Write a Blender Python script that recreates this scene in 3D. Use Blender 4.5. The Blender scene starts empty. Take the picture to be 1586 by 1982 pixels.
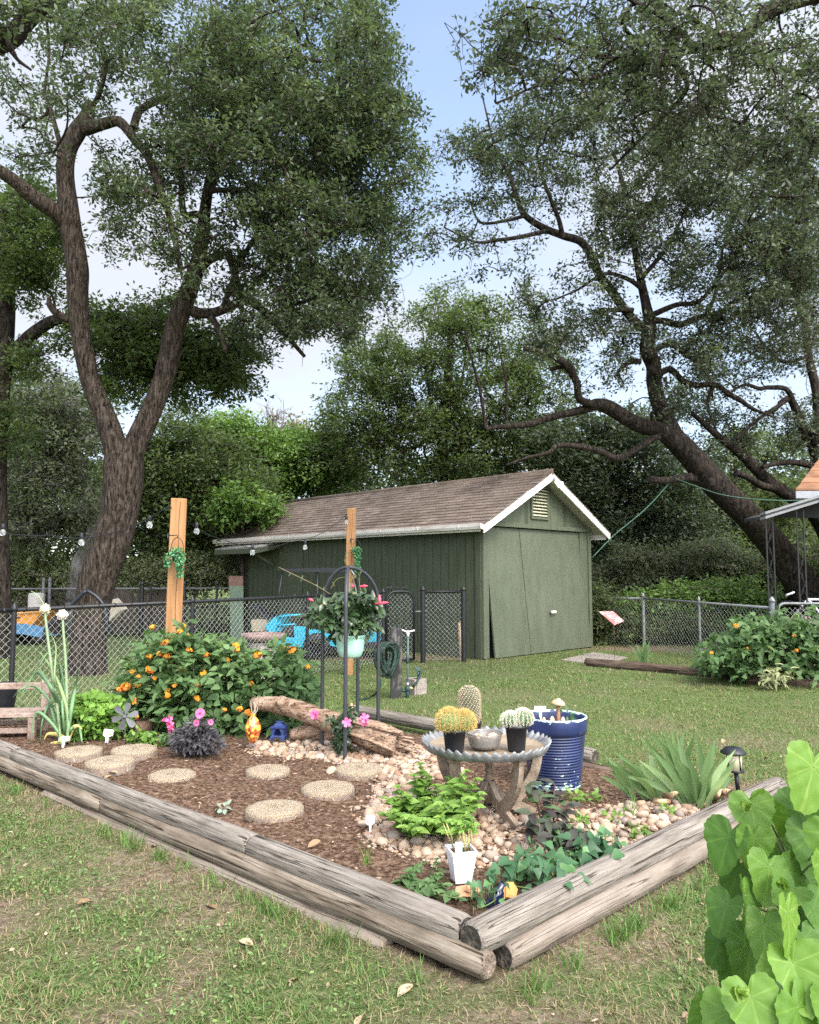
import bpy, math, random
import numpy as np
from mathutils import Vector, Matrix
R = math.radians
rng = np.random.default_rng(11)
random.seed(11)
scene = bpy.context.scene
COL = scene.collection

# ------------------------------------------------------------------ camera model (used to read positions off the photograph)
F, CX, CY, EH = 1480.0, 793.0, 991.0, 1.45
PITCH = math.atan((1112 - 991) / F)
def ray(px, py):
    a = (px - CX) / F; b = (CY - py) / F
    return np.array([a, math.cos(PITCH) - b * math.sin(PITCH), math.sin(PITCH) + b * math.cos(PITCH)])
def P(px, py, Y):
    d = ray(px, py); d = d * (Y / d[1]); d[2] += EH
    return d
def G(px, py, z=0.0):
    d = ray(px, py); t = (z - EH) / d[2]
    d = d * t; d[2] = z
    return d
def mm(npx, Y): return npx * Y / F
def depth(px, py, z=0.0): return float(G(px, py, z)[1])

# ------------------------------------------------------------------ mesh collector
class MB:
    def __init__(self):
        self.v = []; self.f = []; self.n = 0; self.rn = []
    def add(self, verts, faces, mat=0, smooth=False, rnd=0.5):
        verts = np.asarray(verts, float).reshape(-1, 3)
        if isinstance(faces, np.ndarray):
            self.f.append((faces + self.n, mat, smooth))
        else:
            by = {}
            for fc in faces: by.setdefault(len(fc), []).append(fc)
            for k in by: self.f.append((np.asarray(by[k], int) + self.n, mat, smooth))
        self.v.append(verts)
        r = np.full(len(verts), rnd, float) if np.isscalar(rnd) else np.asarray(rnd, float)
        self.rn.append(r); self.n += len(verts)
        return self
    # --- primitives
    def box(self, c, s, M=None, mat=0, bev=0.0, rnd=.5):
        x, y, z = [k / 2 for k in s]
        if bev <= 0:
            v = np.array([(-x,-y,-z),(x,-y,-z),(x,y,-z),(-x,y,-z),(-x,-y,z),(x,-y,z),(x,y,z),(-x,y,z)], float)
            f = [(0,3,2,1),(4,5,6,7),(0,1,5,4),(1,2,6,5),(2,3,7,6),(3,0,4,7)]
        else:
            b = bev; vs = []
            for sz in (-1, 1):
                for (sx, sy) in ((-1,-1),(1,-1),(1,1),(-1,1)):
                    vs += [(sx*x, sy*(y-b), sz*(z-b)), (sx*(x-b), sy*y, sz*(z-b)), (sx*(x-b), sy*(y-b), sz*z)]
            v = np.array(vs, float)
            f = []
            I = lambda k, j: (k % 4) * 3 + j
            for o in (0, 12):
                f.append([o + I(k, 2) for k in range(4)])
                for k in range(4):
                    f.append((o+I(k,0), o+I(k,1), o+I(k,2)))
            # side faces
            sides = [((0,1),(1,1)), ((1,0),(2,0)), ((2,1),(3,1)), ((3,0),(0,0))]
            for (a, b2) in sides:
                p, q = I(*a), I(*b2)
                f.append((p, q, 12+q, 12+p))
                ka, kb = a[0], b2[0]
                f.append((p, I(ka,2), I(kb,2), q)); f.append((12+p, 12+q, 12+I(kb,2), 12+I(ka,2)))
            for k in range(4): f.append((I(k,0), I(k,1), 12+I(k,1), 12+I(k,0)))
        if M is not None: v = v @ np.asarray(M, float).T
        return self.add(v + np.asarray(c, float), f, mat, False, rnd)
    def prism(self, pts, vec, mat=0, rnd=.5):
        pts = np.asarray(pts, float); n = len(pts)
        v = np.vstack([pts, pts + np.asarray(vec, float)])
        f = [list(range(n))[::-1], list(range(n, 2*n))] + [(i, (i+1) % n, n+(i+1) % n, n+i) for i in range(n)]
        return self.add(v, f, mat, False, rnd)
    def tube(self, pts, rad, sides=8, mat=0, caps=True, smooth=True, noise=0.0, rnd=.5, flat=None):
        pts = np.asarray(pts, float); n = len(pts)
        rad = np.full(n, rad, float) if np.isscalar(rad) else np.asarray(rad, float)
        T = np.gradient(pts, axis=0); T /= np.linalg.norm(T, axis=1)[:, None] + 1e-12
        u = np.cross(T[0], (0, 0, 1.0)) if abs(T[0][2]) < .9 else np.cross(T[0], (1.0, 0, 0))
        u /= np.linalg.norm(u); vs = []
        ang = np.arange(sides) * 2 * math.pi / sides
        ca, sa = np.cos(ang), np.sin(ang)
        for i in range(n):
            u = u - T[i] * np.dot(u, T[i]); u /= np.linalg.norm(u) + 1e-12
            w = np.cross(T[i], u)
            rr = rad[i] * (1 + noise * rng.normal(size=sides)) if noise else rad[i]
            k1, k2 = flat if flat else (1, 1)
            vs.append(pts[i] + (ca * rr * k1)[:, None] * u + (sa * rr * k2)[:, None] * w)
        v = np.vstack(vs)
        a = np.arange(n - 1)[:, None] * sides + np.arange(sides)[None, :]
        b = np.arange(n - 1)[:, None] * sides + (np.arange(sides)[None, :] + 1) % sides
        f = np.stack([a, b, b + sides, a + sides], -1).reshape(-1, 4)
        self.add(v, f, mat, smooth, rnd)
        if caps:
            base = self.n - len(v)
            self.f.append((np.array([list(range(sides))[::-1]]) + base, mat, False))
            self.f.append((np.array([list(range(sides))]) + base + (n-1)*sides, mat, False))
        return self
    def segs(self, A, B, ra, rb=None, sides=3, mat=0, rnd=.5):
        A = np.asarray(A, float); B = np.asarray(B, float); N = len(A)
        if N == 0: return self
        ra = np.broadcast_to(np.asarray(ra, float), (N,)); rb = ra if rb is None else np.broadcast_to(np.asarray(rb, float), (N,))
        T = B - A; T = T / (np.linalg.norm(T, axis=1)[:, None] + 1e-12)
        ref = np.where(np.abs(T[:, 2:3]) < .9, np.array([[0, 0, 1.0]]), np.array([[1.0, 0, 0]]))
        u = np.cross(T, ref); u /= np.linalg.norm(u, axis=1)[:, None]; w = np.cross(T, u)
        ang = np.arange(sides) * 2 * math.pi / sides
        ring = np.cos(ang)[None, :, None] * u[:, None] + np.sin(ang)[None, :, None] * w[:, None]
        v = np.concatenate([A[:, None] + ring * ra[:, None, None], B[:, None] + ring * rb[:, None, None]], 1).reshape(-1, 3)
        k = np.arange(sides); q = np.stack([k, (k+1) % sides, (k+1) % sides + sides, k + sides], -1)
        f = (np.arange(N)[:, None, None] * 2 * sides + q[None]).reshape(-1, 4)
        return self.add(v, f, mat, True, rnd)
    def lathe(self, prof, c=(0,0,0), n=24, mat=0, smooth=True, M=None, wob=None, capb=True, capt=False):
        prof = np.asarray(prof, float); m = len(prof)
        a = np.arange(n) * 2 * math.pi / n
        v = np.stack([prof[:, 0][:, None] * np.cos(a), prof[:, 0][:, None] * np.sin(a), np.repeat(prof[:, 1][:, None], n, 1)], -1).reshape(-1, 3)
        if wob: v = wob(v)
        if M is not None: v = v @ np.asarray(M, float).T
        v = v + np.asarray(c, float)
        i = np.arange(m-1)[:, None] * n; j = np.arange(n)[None, :]
        f = np.stack([i + j, i + (j+1) % n, i + n + (j+1) % n, i + n + j], -1).reshape(-1, 4)
        self.add(v, f, mat, smooth)
        base = self.n - len(v)
        if capb: self.f.append((np.array([list(range(n))[::-1]]) + base, mat, False))
        if capt: self.f.append((np.array([list(range(n))]) + base + (m-1)*n, mat, False))
        return self
    def ball(self, c, r, n=12, m=8, mat=0, noise=0.0, rnd=.5, M=None):
        r = np.broadcast_to(np.asarray(r, float), (3,))
        th = np.linspace(0, math.pi, m + 1)[1:-1]; ph = np.arange(n) * 2 * math.pi / n
        v = np.stack([np.sin(th)[:, None] * np.cos(ph), np.sin(th)[:, None] * np.sin(ph), np.repeat(np.cos(th)[:, None], n, 1)], -1).reshape(-1, 3)
        v = np.vstack([v, [(0, 0, 1)], [(0, 0, -1)]])
        if noise: v = v * (1 + noise * rng.normal(size=(len(v), 1)))
        v = v * r
        if M is not None: v = v @ np.asarray(M, float).T
        k = m - 1; f = []
        for i in range(k - 1):
            for j in range(n): f.append((i*n+j, (i+1)*n+j, (i+1)*n+(j+1) % n, i*n+(j+1) % n))
        t = k * n
        for j in range(n):
            f.append((t, j, (j+1) % n)); f.append((t+1, (k-1)*n+(j+1) % n, (k-1)*n+j))
        return self.add(v + np.asarray(c, float), f, mat, True, rnd)
    def leaves(self, p, D, N, L, W, tmpl='diamond', mat=0, rnd=None, droop=0.0):
        p = np.asarray(p, float); K = len(p)
        if K == 0: return self
        D = D / (np.linalg.norm(D, axis=1)[:, None] + 1e-9)
        S = np.cross(D, N); S /= np.linalg.norm(S, axis=1)[:, None] + 1e-9
        N = np.cross(S, D)
        L = np.broadcast_to(np.asarray(L, float), (K,)); W = np.broadcast_to(np.asarray(W, float), (K,))
        tv, tf = TMPL[tmpl]
        tv = np.asarray(tv, float)
        u = tv[:, 0][None, :, None]; w = tv[:, 1][None, :, None]; z = tv[:, 2][None, :, None]
        v = p[:, None] + D[:, None] * u * L[:, None, None] + S[:, None] * w * W[:, None, None] + N[:, None] * (z * W[:, None, None] - droop * (u ** 2) * L[:, None, None])
        m = len(tv)
        if rnd is None: rnd = rng.random(K)
        rr = np.repeat(rnd, m)
        first = True
        base = np.arange(K)[:, None, None] * m
        v = v.reshape(-1, 3); n0 = self.n
        self.v.append(v); self.rn.append(rr); self.n += len(v)
        by = {}
        for fc in tf: by.setdefault(len(fc), []).append(fc)
        for k in by:
            q = np.asarray(by[k], int)
            self.f.append(((base + q[None]).reshape(-1, k) + n0, mat, len(tf) > 1))
        return self
    # --- make the object
    def build(self, name, mats, parent=None, local=False):
        V = np.vstack(self.v)
        if parent is not None and not local:
            Mi = np.array(parent.matrix_basis.inverted())
            V = V @ Mi[:3, :3].T + Mi[:3, 3]
        me = bpy.data.meshes.new(name)
        loops = np.concatenate([f.reshape(-1) for f, _, _ in self.f]).astype(np.int32)
        tot = np.concatenate([np.full(len(f), f.shape[1]) for f, _, _ in self.f]).astype(np.int32)
        start = np.concatenate([[0], np.cumsum(tot)[:-1]]).astype(np.int32)
        mi = np.concatenate([np.full(len(f), m) for f, m, _ in self.f]).astype(np.int32)
        sm = np.concatenate([np.full(len(f), s) for f, _, s in self.f]).astype(bool)
        me.vertices.add(len(V)); me.vertices.foreach_set('co', V.astype(np.float32).reshape(-1))
        me.loops.add(len(loops)); me.loops.foreach_set('vertex_index', loops)
        me.polygons.add(len(tot)); me.polygons.foreach_set('loop_start', start); me.polygons.foreach_set('loop_total', tot)
        me.polygons.foreach_set('material_index', mi); me.polygons.foreach_set('use_smooth', sm)
        at = me.attributes.new('rnd', 'FLOAT', 'POINT'); at.data.foreach_set('value', np.concatenate(self.rn).astype(np.float32))
        me.update(calc_edges=True); me.validate(clean_customdata=False)
        for m in (mats if isinstance(mats, (list, tuple)) else [mats]): me.materials.append(m)
        o = bpy.data.objects.new(name, me); COL.objects.link(o)
        if parent is not None: o.parent = parent
        return o

def leaf_grid(outl, fold=.12, curl=0.0):
    """outl: list of (u, half width) -> folded leaf with a midrib"""
    v = []; f = []
    for (u, h) in outl:
        v += [(u, -h, fold * h * 2), (u, 0, 0), (u, h, fold * h * 2)]
    for i in range(len(outl) - 1):
        a = i * 3; b = a + 3
        f += [(a, a+1, b+1, b), (a+1, a+2, b+2, b+1)]
    return v, f
TMPL = {
 'diamond': ([(0,0,0),(.45,.5,.05),(1,0,0),(.45,-.5,.05)], [(0,3,2,1)]),
 'blade': ([(0,-.5,0),(0,.5,0),(1,0,0)], [(0,1,2)]),
 'bent': ([(0,-.5,0),(0,.5,0),(.55,.35,.3),(.55,-.35,.3),(1,0,-.2)], [(0,1,2,3),(3,2,4)]),
 'oval': leaf_grid([(0,.03),(.2,.36),(.45,.5),(.75,.32),(1,.02)]),
 'heart': leaf_grid([(-.12,.2),(0,.42),(.2,.52),(.5,.4),(.8,.17),(1,.01)], .1),
 'ivy': leaf_grid([(-.1,.22),(0,.44),(.16,.5),(.34,.36),(.55,.25),(.8,.11),(1,.01)], .14),
 'lance': leaf_grid([(0,.04),(.25,.4),(.5,.5),(.8,.3),(1,.02)], .15),
 'petal': leaf_grid([(0,.08),(.4,.34),(.75,.5),(1,.3)], .08),
}

# ------------------------------------------------------------------ tagging
def tag(o, label=None, cat=None, group=None, kind=None):
    if label: o['label'] = label
    if cat: o['category'] = cat
    if group: o['group'] = group
    if kind: o['kind'] = kind
    return o
def thing(name, label, cat, loc=(0,0,0), rz=0.0, group=None):
    o = bpy.data.objects.new(name, None); COL.objects.link(o)
    o.location = [float(k) for k in loc]; o.rotation_euler = (0, 0, rz)
    o.matrix_basis = Matrix.LocRotScale(Vector(o.location), o.rotation_euler, None)
    o.empty_display_size = .1
    return tag(o, label, cat, group)
def dup(o, label=None, loc=None, rz=None, parent=None, scale=None):
    c = o.copy(); COL.objects.link(c)
    if parent is not None: c.parent = parent
    if loc is not None: c.location = [float(k) for k in loc]
    if rz is not None: c.rotation_euler = (0, 0, rz)
    if scale is not None: c.scale = (scale,)*3
    if label: c['label'] = label
    for ch in list(o.children): dup(ch, parent=c)
    return c

# ------------------------------------------------------------------ numpy noise
def _h(i, j, s):
    n = (i * 374761393 + j * 668265263 + s * 974711) & 0x7fffffff
    n = ((n ^ (n >> 13)) * 1274126177) & 0x7fffffff
    return ((n ^ (n >> 16)) & 0xffff) / 65535.0
def vnoise(x, y, s=0):
    x = np.asarray(x, float); y = np.asarray(y, float)
    xi = np.floor(x).astype(np.int64); yi = np.floor(y).astype(np.int64)
    fx = x - xi; fy = y - yi; fx = fx*fx*(3-2*fx); fy = fy*fy*(3-2*fy)
    a = _h(xi, yi, s); b = _h(xi+1, yi, s); c = _h(xi, yi+1, s); d = _h(xi+1, yi+1, s)
    return (a*(1-fx)+b*fx)*(1-fy) + (c*(1-fx)+d*fx)*fy
def fbm(x, y, s=0, o=4):
    t = 0; a = .5
    for k in range(o):
        t = t + a * vnoise(x * 2**k, y * 2**k, s + k); a *= .5
    return t
def inpoly(x, y, poly):
    x = np.asarray(x); y = np.asarray(y); c = np.zeros(x.shape, bool); n = len(poly)
    for i in range(n):
        x1, y1 = poly[i][:2]; x2, y2 = poly[(i+1) % n][:2]
        k = ((y1 > y) != (y2 > y)) & (x < (x2-x1) * (y-y1) / (y2-y1+1e-12) + x1)
        c ^= k
    return c
def spline(pts, n=6):
    pts = np.asarray(pts, float)
    if len(pts) < 3:
        return np.array([pts[0] + (pts[-1]-pts[0]) * t for t in np.linspace(0, 1, n+1)])
    q = np.vstack([2*pts[0]-pts[1], pts, 2*pts[-1]-pts[-2]]); out = []
    for i in range(1, len(q)-2):
        p0, p1, p2, p3 = q[i-1], q[i], q[i+1], q[i+2]
        for t in np.arange(n) / n:
            out.append(.5*((2*p1)+(-p0+p2)*t+(2*p0-5*p1+4*p2-p3)*t*t+(-p0+3*p1-3*p2+p3)*t**3))
    out.append(pts[-1]); return np.array(out)
def unit(n):
    v = rng.normal(size=(n, 3)); return v / np.linalg.norm(v, axis=1)[:, None]
def rotz(a): c, s = math.cos(a), math.sin(a); return np.array([(c,-s,0),(s,c,0),(0,0,1.0)])
def rotx(a): c, s = math.cos(a), math.sin(a); return np.array([(1.0,0,0),(0,c,-s),(0,s,c)])
def roty(a): c, s = math.cos(a), math.sin(a); return np.array([(c,0,s),(0,1.0,0),(-s,0,c)])

# ------------------------------------------------------------------ materials
def _base(name):
    m = bpy.data.materials.new(name); m.use_nodes = True
    nt = m.node_tree; b = nt.nodes['Principled BSDF']
    return m, nt, b
def _ramp(nt, cols, interp='LINEAR'):
    r = nt.nodes.new('ShaderNodeValToRGB'); cr = r.color_ramp; cr.interpolation = interp
    if len(cols[0]) == 3:
        cols = [(i / max(1, len(cols)-1), c) for i, c in enumerate(cols)]
    while len(cr.elements) > 1: cr.elements.remove(cr.elements[-1])
    cr.elements[0].position = cols[0][0]; cr.elements[0].color = (*cols[0][1], 1)
    for p, c in cols[1:]:
        e = cr.elements.new(p); e.color = (*c, 1)
    return r
def M(name, cols, sc=(4,4,4), detail=6, rough=.7, bump=.0, bsc=None, metal=0, spec=.4, lo=.3, hi=.7, tex='noise', coord='Object', dist=0.02, trans=0.0, rough2=None, cracks=None):
    m, nt, b = _base(name); L = nt.links
    tc = nt.nodes.new('ShaderNodeTexCoord'); mp = nt.nodes.new('ShaderNodeMapping')
    mp.inputs['Scale'].default_value = sc if not np.isscalar(sc) else (sc,)*3
    L.new(tc.outputs[coord], mp.inputs[0])
    if tex == 'noise':
        t = nt.nodes.new('ShaderNodeTexNoise'); t.inputs['Scale'].default_value = 1; t.inputs['Detail'].default_value = detail; t.inputs['Roughness'].default_value = .62
        out = t.outputs[0]
    else:
        t = nt.nodes.new('ShaderNodeTexVoronoi'); t.inputs['Scale'].default_value = 1
        sp = nt.nodes.new('ShaderNodeSeparateColor'); L.new(t.outputs['Color'], sp.inputs[0]); out = sp.outputs[0]; lo, hi = 0, 1
    L.new(mp.outputs[0], t.inputs['Vector'])
    if len(cols) == 1: cols = [cols[0], cols[0]]
    if len(cols[0]) == 3:
        cols = [(lo + (hi-lo) * i / (len(cols)-1), c) for i, c in enumerate(cols)]
    r = _ramp(nt, cols); L.new(out, r.inputs[0]); colout = r.outputs[0]; crk = None
    if cracks:                                   # long drying cracks: thin contour lines of a stretched noise
        mc = nt.nodes.new('ShaderNodeMapping'); mc.inputs['Scale'].default_value = cracks; mc.inputs['Location'].default_value = (3.1, 1.7, .4); L.new(tc.outputs[coord], mc.inputs[0])
        nc = nt.nodes.new('ShaderNodeTexNoise'); nc.inputs['Scale'].default_value = 1; nc.inputs['Detail'].default_value = 2.5; L.new(mc.outputs[0], nc.inputs['Vector'])
        rc = _ramp(nt, [(.375,(1,1,1)),(.39,(.30,.27,.25)),(.40,(.30,.27,.25)),(.415,(1,1,1)),(.60,(1,1,1)),(.612,(.35,.33,.31)),(.62,(1,1,1))]); L.new(nc.outputs[0], rc.inputs[0])
        mm_ = nt.nodes.new('ShaderNodeMix'); mm_.data_type = 'RGBA'; mm_.blend_type = 'MULTIPLY'; mm_.inputs['Factor'].default_value = 1
        L.new(colout, mm_.inputs['A']); L.new(rc.outputs[0], mm_.inputs['B']); colout = mm_.outputs['Result']; crk = rc.outputs[0]
    L.new(colout, b.inputs['Base Color'])
    b.inputs['Roughness'].default_value = rough; b.inputs['Metallic'].default_value = metal
    b.inputs['Specular IOR Level'].default_value = spec
    if trans: b.inputs['Transmission Weight'].default_value = trans
    if bump:
        mp2 = nt.nodes.new('ShaderNodeMapping'); s2 = bsc if bsc is not None else sc
        mp2.inputs['Scale'].default_value = s2 if not np.isscalar(s2) else (s2,)*3
        L.new(tc.outputs[coord], mp2.inputs[0])
        if tex == 'noise':
            t2 = nt.nodes.new('ShaderNodeTexNoise'); t2.inputs['Scale'].default_value = 1; t2.inputs['Detail'].default_value = 5
            h = t2.outputs[0]
        else:
            t2 = nt.nodes.new('ShaderNodeTexVoronoi'); t2.inputs['Scale'].default_value = 1; h = t2.outputs['Distance']
        L.new(mp2.outputs[0], t2.inputs['Vector'])
        bp = nt.nodes.new('ShaderNodeBump'); bp.inputs['Strength'].default_value = abs(bump); bp.inputs['Distance'].default_value = dist
        bp.invert = (tex != 'noise')
        if crk is not None:
            ah = nt.nodes.new('ShaderNodeMath'); ah.operation = 'MULTIPLY_ADD'; L.new(h, ah.inputs[0]); ah.inputs[1].default_value = .6; L.new(crk, ah.inputs[2]); h = ah.outputs[0]
        L.new(h, bp.inputs['Height']); L.new(bp.outputs[0], b.inputs['Normal'])
    return m
def RM(name, cols, rough=.6, spec=.35, transl=0.0, tcol=None, src='attr', sheen=0):
    """colour from the per-leaf / per-object random value"""
    m, nt, b = _base(name); L = nt.links
    if src == 'attr':
        a = nt.nodes.new('ShaderNodeAttribute'); a.attribute_name = 'rnd'; o = a.outputs['Fac']
    else:
        a = nt.nodes.new('ShaderNodeObjectInfo'); o = a.outputs['Random']
    r = _ramp(nt, cols); L.new(o, r.inputs[0])
    L.new(r.outputs[0], b.inputs['Base Color']); b.inputs['Roughness'].default_value = rough; b.inputs['Specular IOR Level'].default_value = spec
    if transl:
        t = nt.nodes.new('ShaderNodeBsdfTranslucent'); mx = nt.nodes.new('ShaderNodeMixShader'); mx.inputs[0].default_value = transl
        g = nt.nodes.new('ShaderNodeMix'); g.data_type = 'RGBA'; g.blend_type = 'MULTIPLY'; g.inputs['Factor'].default_value = 1
        L.new(r.outputs[0], g.inputs['A']); g.inputs['B'].default_value = (*(tcol or (1.3, 1.35, .6)), 1)
        L.new(g.outputs['Result'], t.inputs['Color'])
        L.new(b.outputs[0], mx.inputs[1]); L.new(t.outputs[0], mx.inputs[2])
        L.new(mx.outputs[0], nt.nodes['Material Output'].inputs[0])
    return m
def flat(name, c, rough=.5, metal=0, spec=.4, var=.12, sc=9, bump=.0):
    c = np.array(c, float)
    return M(name, [tuple(c*(1-var)), tuple(c), tuple(np.minimum(c*(1+var), .9))], sc=sc, rough=rough, metal=metal, spec=spec, bump=bump)
# ------------------------------------------------------------------ material library
bark = M('bark', [(.012,.0095,.008),(.036,.028,.023),(.078,.06,.05),(.145,.118,.102)], sc=(30,30,6), detail=9, rough=.95, bump=1.0, bsc=(36,36,8), spec=.1, dist=.06, lo=.3, hi=.72, cracks=(24,24,3.6))
bark_dark = M('dark_bark', [(.01,.009,.008),(.033,.026,.022),(.075,.06,.052)], sc=(20,20,6), detail=9, rough=.95, bump=.9, bsc=(26,26,8), spec=.1, dist=.05, cracks=(13,13,4))
bark_grey = M('grey_bark', [(.05,.045,.042),(.13,.12,.115),(.2,.185,.18)], sc=(10,10,4), rough=.95, bump=.6, spec=.1)
oak_leaf = RM('oak_leaves', [(0,(.042,.06,.034)),(.5,(.078,.106,.058)),(.85,(.115,.15,.082)),(1,(.19,.22,.13))], rough=.42, spec=.5, transl=.45, tcol=(1.15,1.25,.75))
oak_leaf_b = RM('grey_oak_leaves', [(0,(.04,.054,.034)),(.5,(.074,.097,.058)),(.85,(.112,.138,.082)),(1,(.18,.20,.125))], rough=.42, spec=.5, transl=.42, tcol=(1.12,1.2,.78))
elm_leaf = RM('elm_leaves', [(0,(.045,.07,.026)),(.6,(.095,.135,.05)),(1,(.16,.21,.08))], rough=.5, spec=.35, transl=.48, tcol=(1.2,1.3,.65))
bright_leaf = RM('bright_leaves', [(0,(0.061,0.115,0.027)),(.6,(0.128,0.223,0.054)),(1,(0.230,0.338,0.095))], rough=.5, spec=.3, transl=.35)
shrub_leaf = RM('shrub_leaves', [(0,(.06,.076,.04)),(.6,(.12,.148,.08)),(1,(.19,.22,.135))], rough=.5, spec=.35, transl=.45, tcol=(1.15,1.2,.75))
back_leaf = RM('backdrop_leaves', [(0,(.055,.08,.03)),(.6,(.115,.15,.062)),(1,(.18,.22,.1))], rough=.5, spec=.3, transl=.5, tcol=(1.15,1.25,.7))
lantana_leaf = RM('lantana_leaves', [(0,(.05,.095,.032)),(.55,(.098,.175,.065)),(1,(.165,.26,.105))], rough=.55, spec=.3, transl=.35, tcol=(1.15,1.25,.6))
mint_leaf = RM('mint_leaves', [(0,(.06,.125,.022)),(.5,(.13,.235,.042)),(1,(.22,.35,.08))], rough=.5, spec=.35, transl=.3)
lime_leaf = RM('lime_leaves', [(0,(.07,.15,.025)),(.6,(.15,.28,.045)),(1,(.24,.38,.08))], rough=.55, spec=.3, transl=.3)
mand_leaf = RM('glossy_leaves', [(0,(.02,.038,.016)),(.6,(.045,.085,.034)),(1,(.13,.19,.09))], rough=.33, spec=.55, transl=.15)
teal_leaf = RM('vine_leaves', [(0,(.025,.07,.03)),(.6,(.05,.125,.055)),(1,(.10,.22,.07))], rough=.45, spec=.4, transl=.2)
purple_leaf = RM('purple_leaves', [(0,(.035,.03,.03)),(.4,(.05,.05,.04)),(.75,(.05,.085,.04)),(1,(.09,.15,.06))], rough=.5, spec=.35, transl=.15)
dark_leaf = RM('near_black_leaves', [(0,(.02,.018,.022)),(.7,(.05,.045,.052)),(1,(.09,.085,.09))], rough=.5, spec=.35)
iris_leaf = RM('iris_leaves', [(0,(.085,.15,.055)),(.6,(.16,.255,.105)),(.93,(.25,.34,.15)),(1,(.38,.28,.14))], rough=.5, spec=.3, transl=.3, tcol=(1.1,1.2,.7))
ivy_leaf = RM('trailing_ivy_leaves', [(0,(.02,.09,.035)),(.6,(.05,.19,.07)),(1,(.14,.34,.16))], rough=.5, spec=.35, transl=.15)
grass_m = RM('grass_blades', [(0,(.34,.26,.17)),(.14,(.27,.22,.12)),(.28,(.13,.165,.055)),(.6,(.10,.185,.052)),(.85,(.14,.24,.066)),(1,(.25,.32,.10))], rough=.6, spec=.2, transl=.3, tcol=(1.0,1.1,.5))
petal_orange = RM('orange_petals', [(0,(.66,.17,.07)),(.3,(.74,.24,.05)),(.65,(.78,.33,.03)),(1,(.8,.42,.05))], rough=.65, spec=.15, transl=.15, tcol=(1,1,.9))
petal_pink = RM('pink_petals', [(0,(.55,.07,.22)),(1,(.66,.18,.36))], rough=.6, spec=.2)
petal_coral = RM('coral_petals', [(0,(.75,.06,.12)),(1,(.8,.13,.2))], rough=.5, spec=.3)
stem_m = flat('stem', (.10,.15,.05), .6)
twig_m = flat('dry_twig', (.16,.13,.11), .9)
white_pl = flat('white_plastic', (.70,.69,.74), .4, var=.03)
black_pl = flat('black_plastic', (.012,.013,.018), .45, var=.3, sc=20)
black_mt = flat('black_coated_metal', (.014,.014,.017), .4, var=.25)
grey_mt = M('weathered_grey_metal', [(.07,.07,.085),(.11,.11,.125),(.16,.155,.165)], sc=8, rough=.55, bump=.15, bsc=60)
galv = M('galvanised_metal', [(.13,.135,.145),(.21,.215,.225),(.28,.285,.295)], sc=14, rough=.5, metal=.3)
wire_d = flat('weathered_wire', (.10,.095,.09), .7)
wire_m = flat('mesh_wire', (.46,.47,.46), .5, metal=.2)
log_m = M('weathered_timber', [(0.086,0.073,0.062),(0.164,0.143,0.125),(0.222,0.195,0.172),(0.281,0.254,0.226)], sc=(4,46,46), detail=10, rough=.95, bump=.9, bsc=(5,80,80), spec=.1, dist=.02, lo=.28, hi=.7, cracks=(.55,30,30))
log_m2 = M('stained_timber', [(0.061,0.048,0.034),(0.131,0.105,0.082),(0.205,0.168,0.133),(0.271,0.234,0.197)], sc=(2.5,16,16), detail=10, rough=.95, bump=.9, bsc=(5,70,70), spec=.1, dist=.02, lo=.3, hi=.7, cracks=(.55,30,30))
log_pale = M('pale_timber', [(0.114,0.091,0.074),(0.198,0.163,0.137),(0.266,0.228,0.194)], sc=(3,18,18), detail=10, rough=.95, bump=.7, bsc=(5,60,60), spec=.1, cracks=(.55,30,30))
end_dark = M('rotted_log_end', [(.012,.01,.009),(.05,.042,.035),(.16,.13,.10)], sc=30, rough=.95, bump=.8, bsc=60)
end_rough = M('broken_log_end', [(.06,.045,.035),(.19,.14,.11),(.3,.24,.19)], sc=40, rough=.95, bump=1, bsc=70)
old_timber = M('brown_old_timber', [(.03,.022,.018),(.10,.07,.055),(.19,.145,.115)], sc=(3,30,30), rough=.95, bump=.9, bsc=(4,60,60), spec=.1, cracks=(.55,30,30))
drift_m = M('driftwood', [(0.074,0.043,0.029),(0.221,0.143,0.100),(0.344,0.242,0.176),(0.426,0.328,0.262)], sc=(7,13,13), detail=10, rough=.9, bump=1.0, bsc=(10,26,26), spec=.1, dist=.03, lo=.28, hi=.7, cracks=(1.2,40,40))
cedar = M('new_cedar', [(.22,.105,.042),(.315,.165,.075),(.37,.215,.11)], sc=(14,14,1.1), rough=.75, bump=.25, bsc=(40,40,2), spec=.2)
oldwood = M('grey_furniture_wood', [(0.102,0.072,0.051),(0.221,0.166,0.123),(0.323,0.255,0.200)], sc=(10,10,10), rough=.85, bump=.4, bsc=50)
mulch_m = M('mulch_soil', [(.03,.018,.012),(.092,.056,.038),(.168,.108,.077),(.27,.19,.14)], sc=34, rough=1, bump=1.0, bsc=70, spec=.05, dist=.02, lo=.32, hi=.68)
chip_m = RM('wood_chips', [(0,(.038,.022,.015)),(.5,(.112,.066,.044)),(.85,(.19,.124,.086)),(1,(.42,.31,.21))], rough=.9, spec=.1)
pebble_m = RM('river_stones', [(0,(0.189,0.125,0.086)),(.15,(0.310,0.211,0.150)),(.35,(0.396,0.301,0.228)),(.5,(0.232,0.189,0.163)),(.62,(0.378,0.245,0.168)),(.8,(0.456,0.370,0.297)),(.92,(0.267,0.146,0.090)),(1,(0.361,0.310,0.267))], rough=.7, spec=.3, src='obj')
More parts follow.
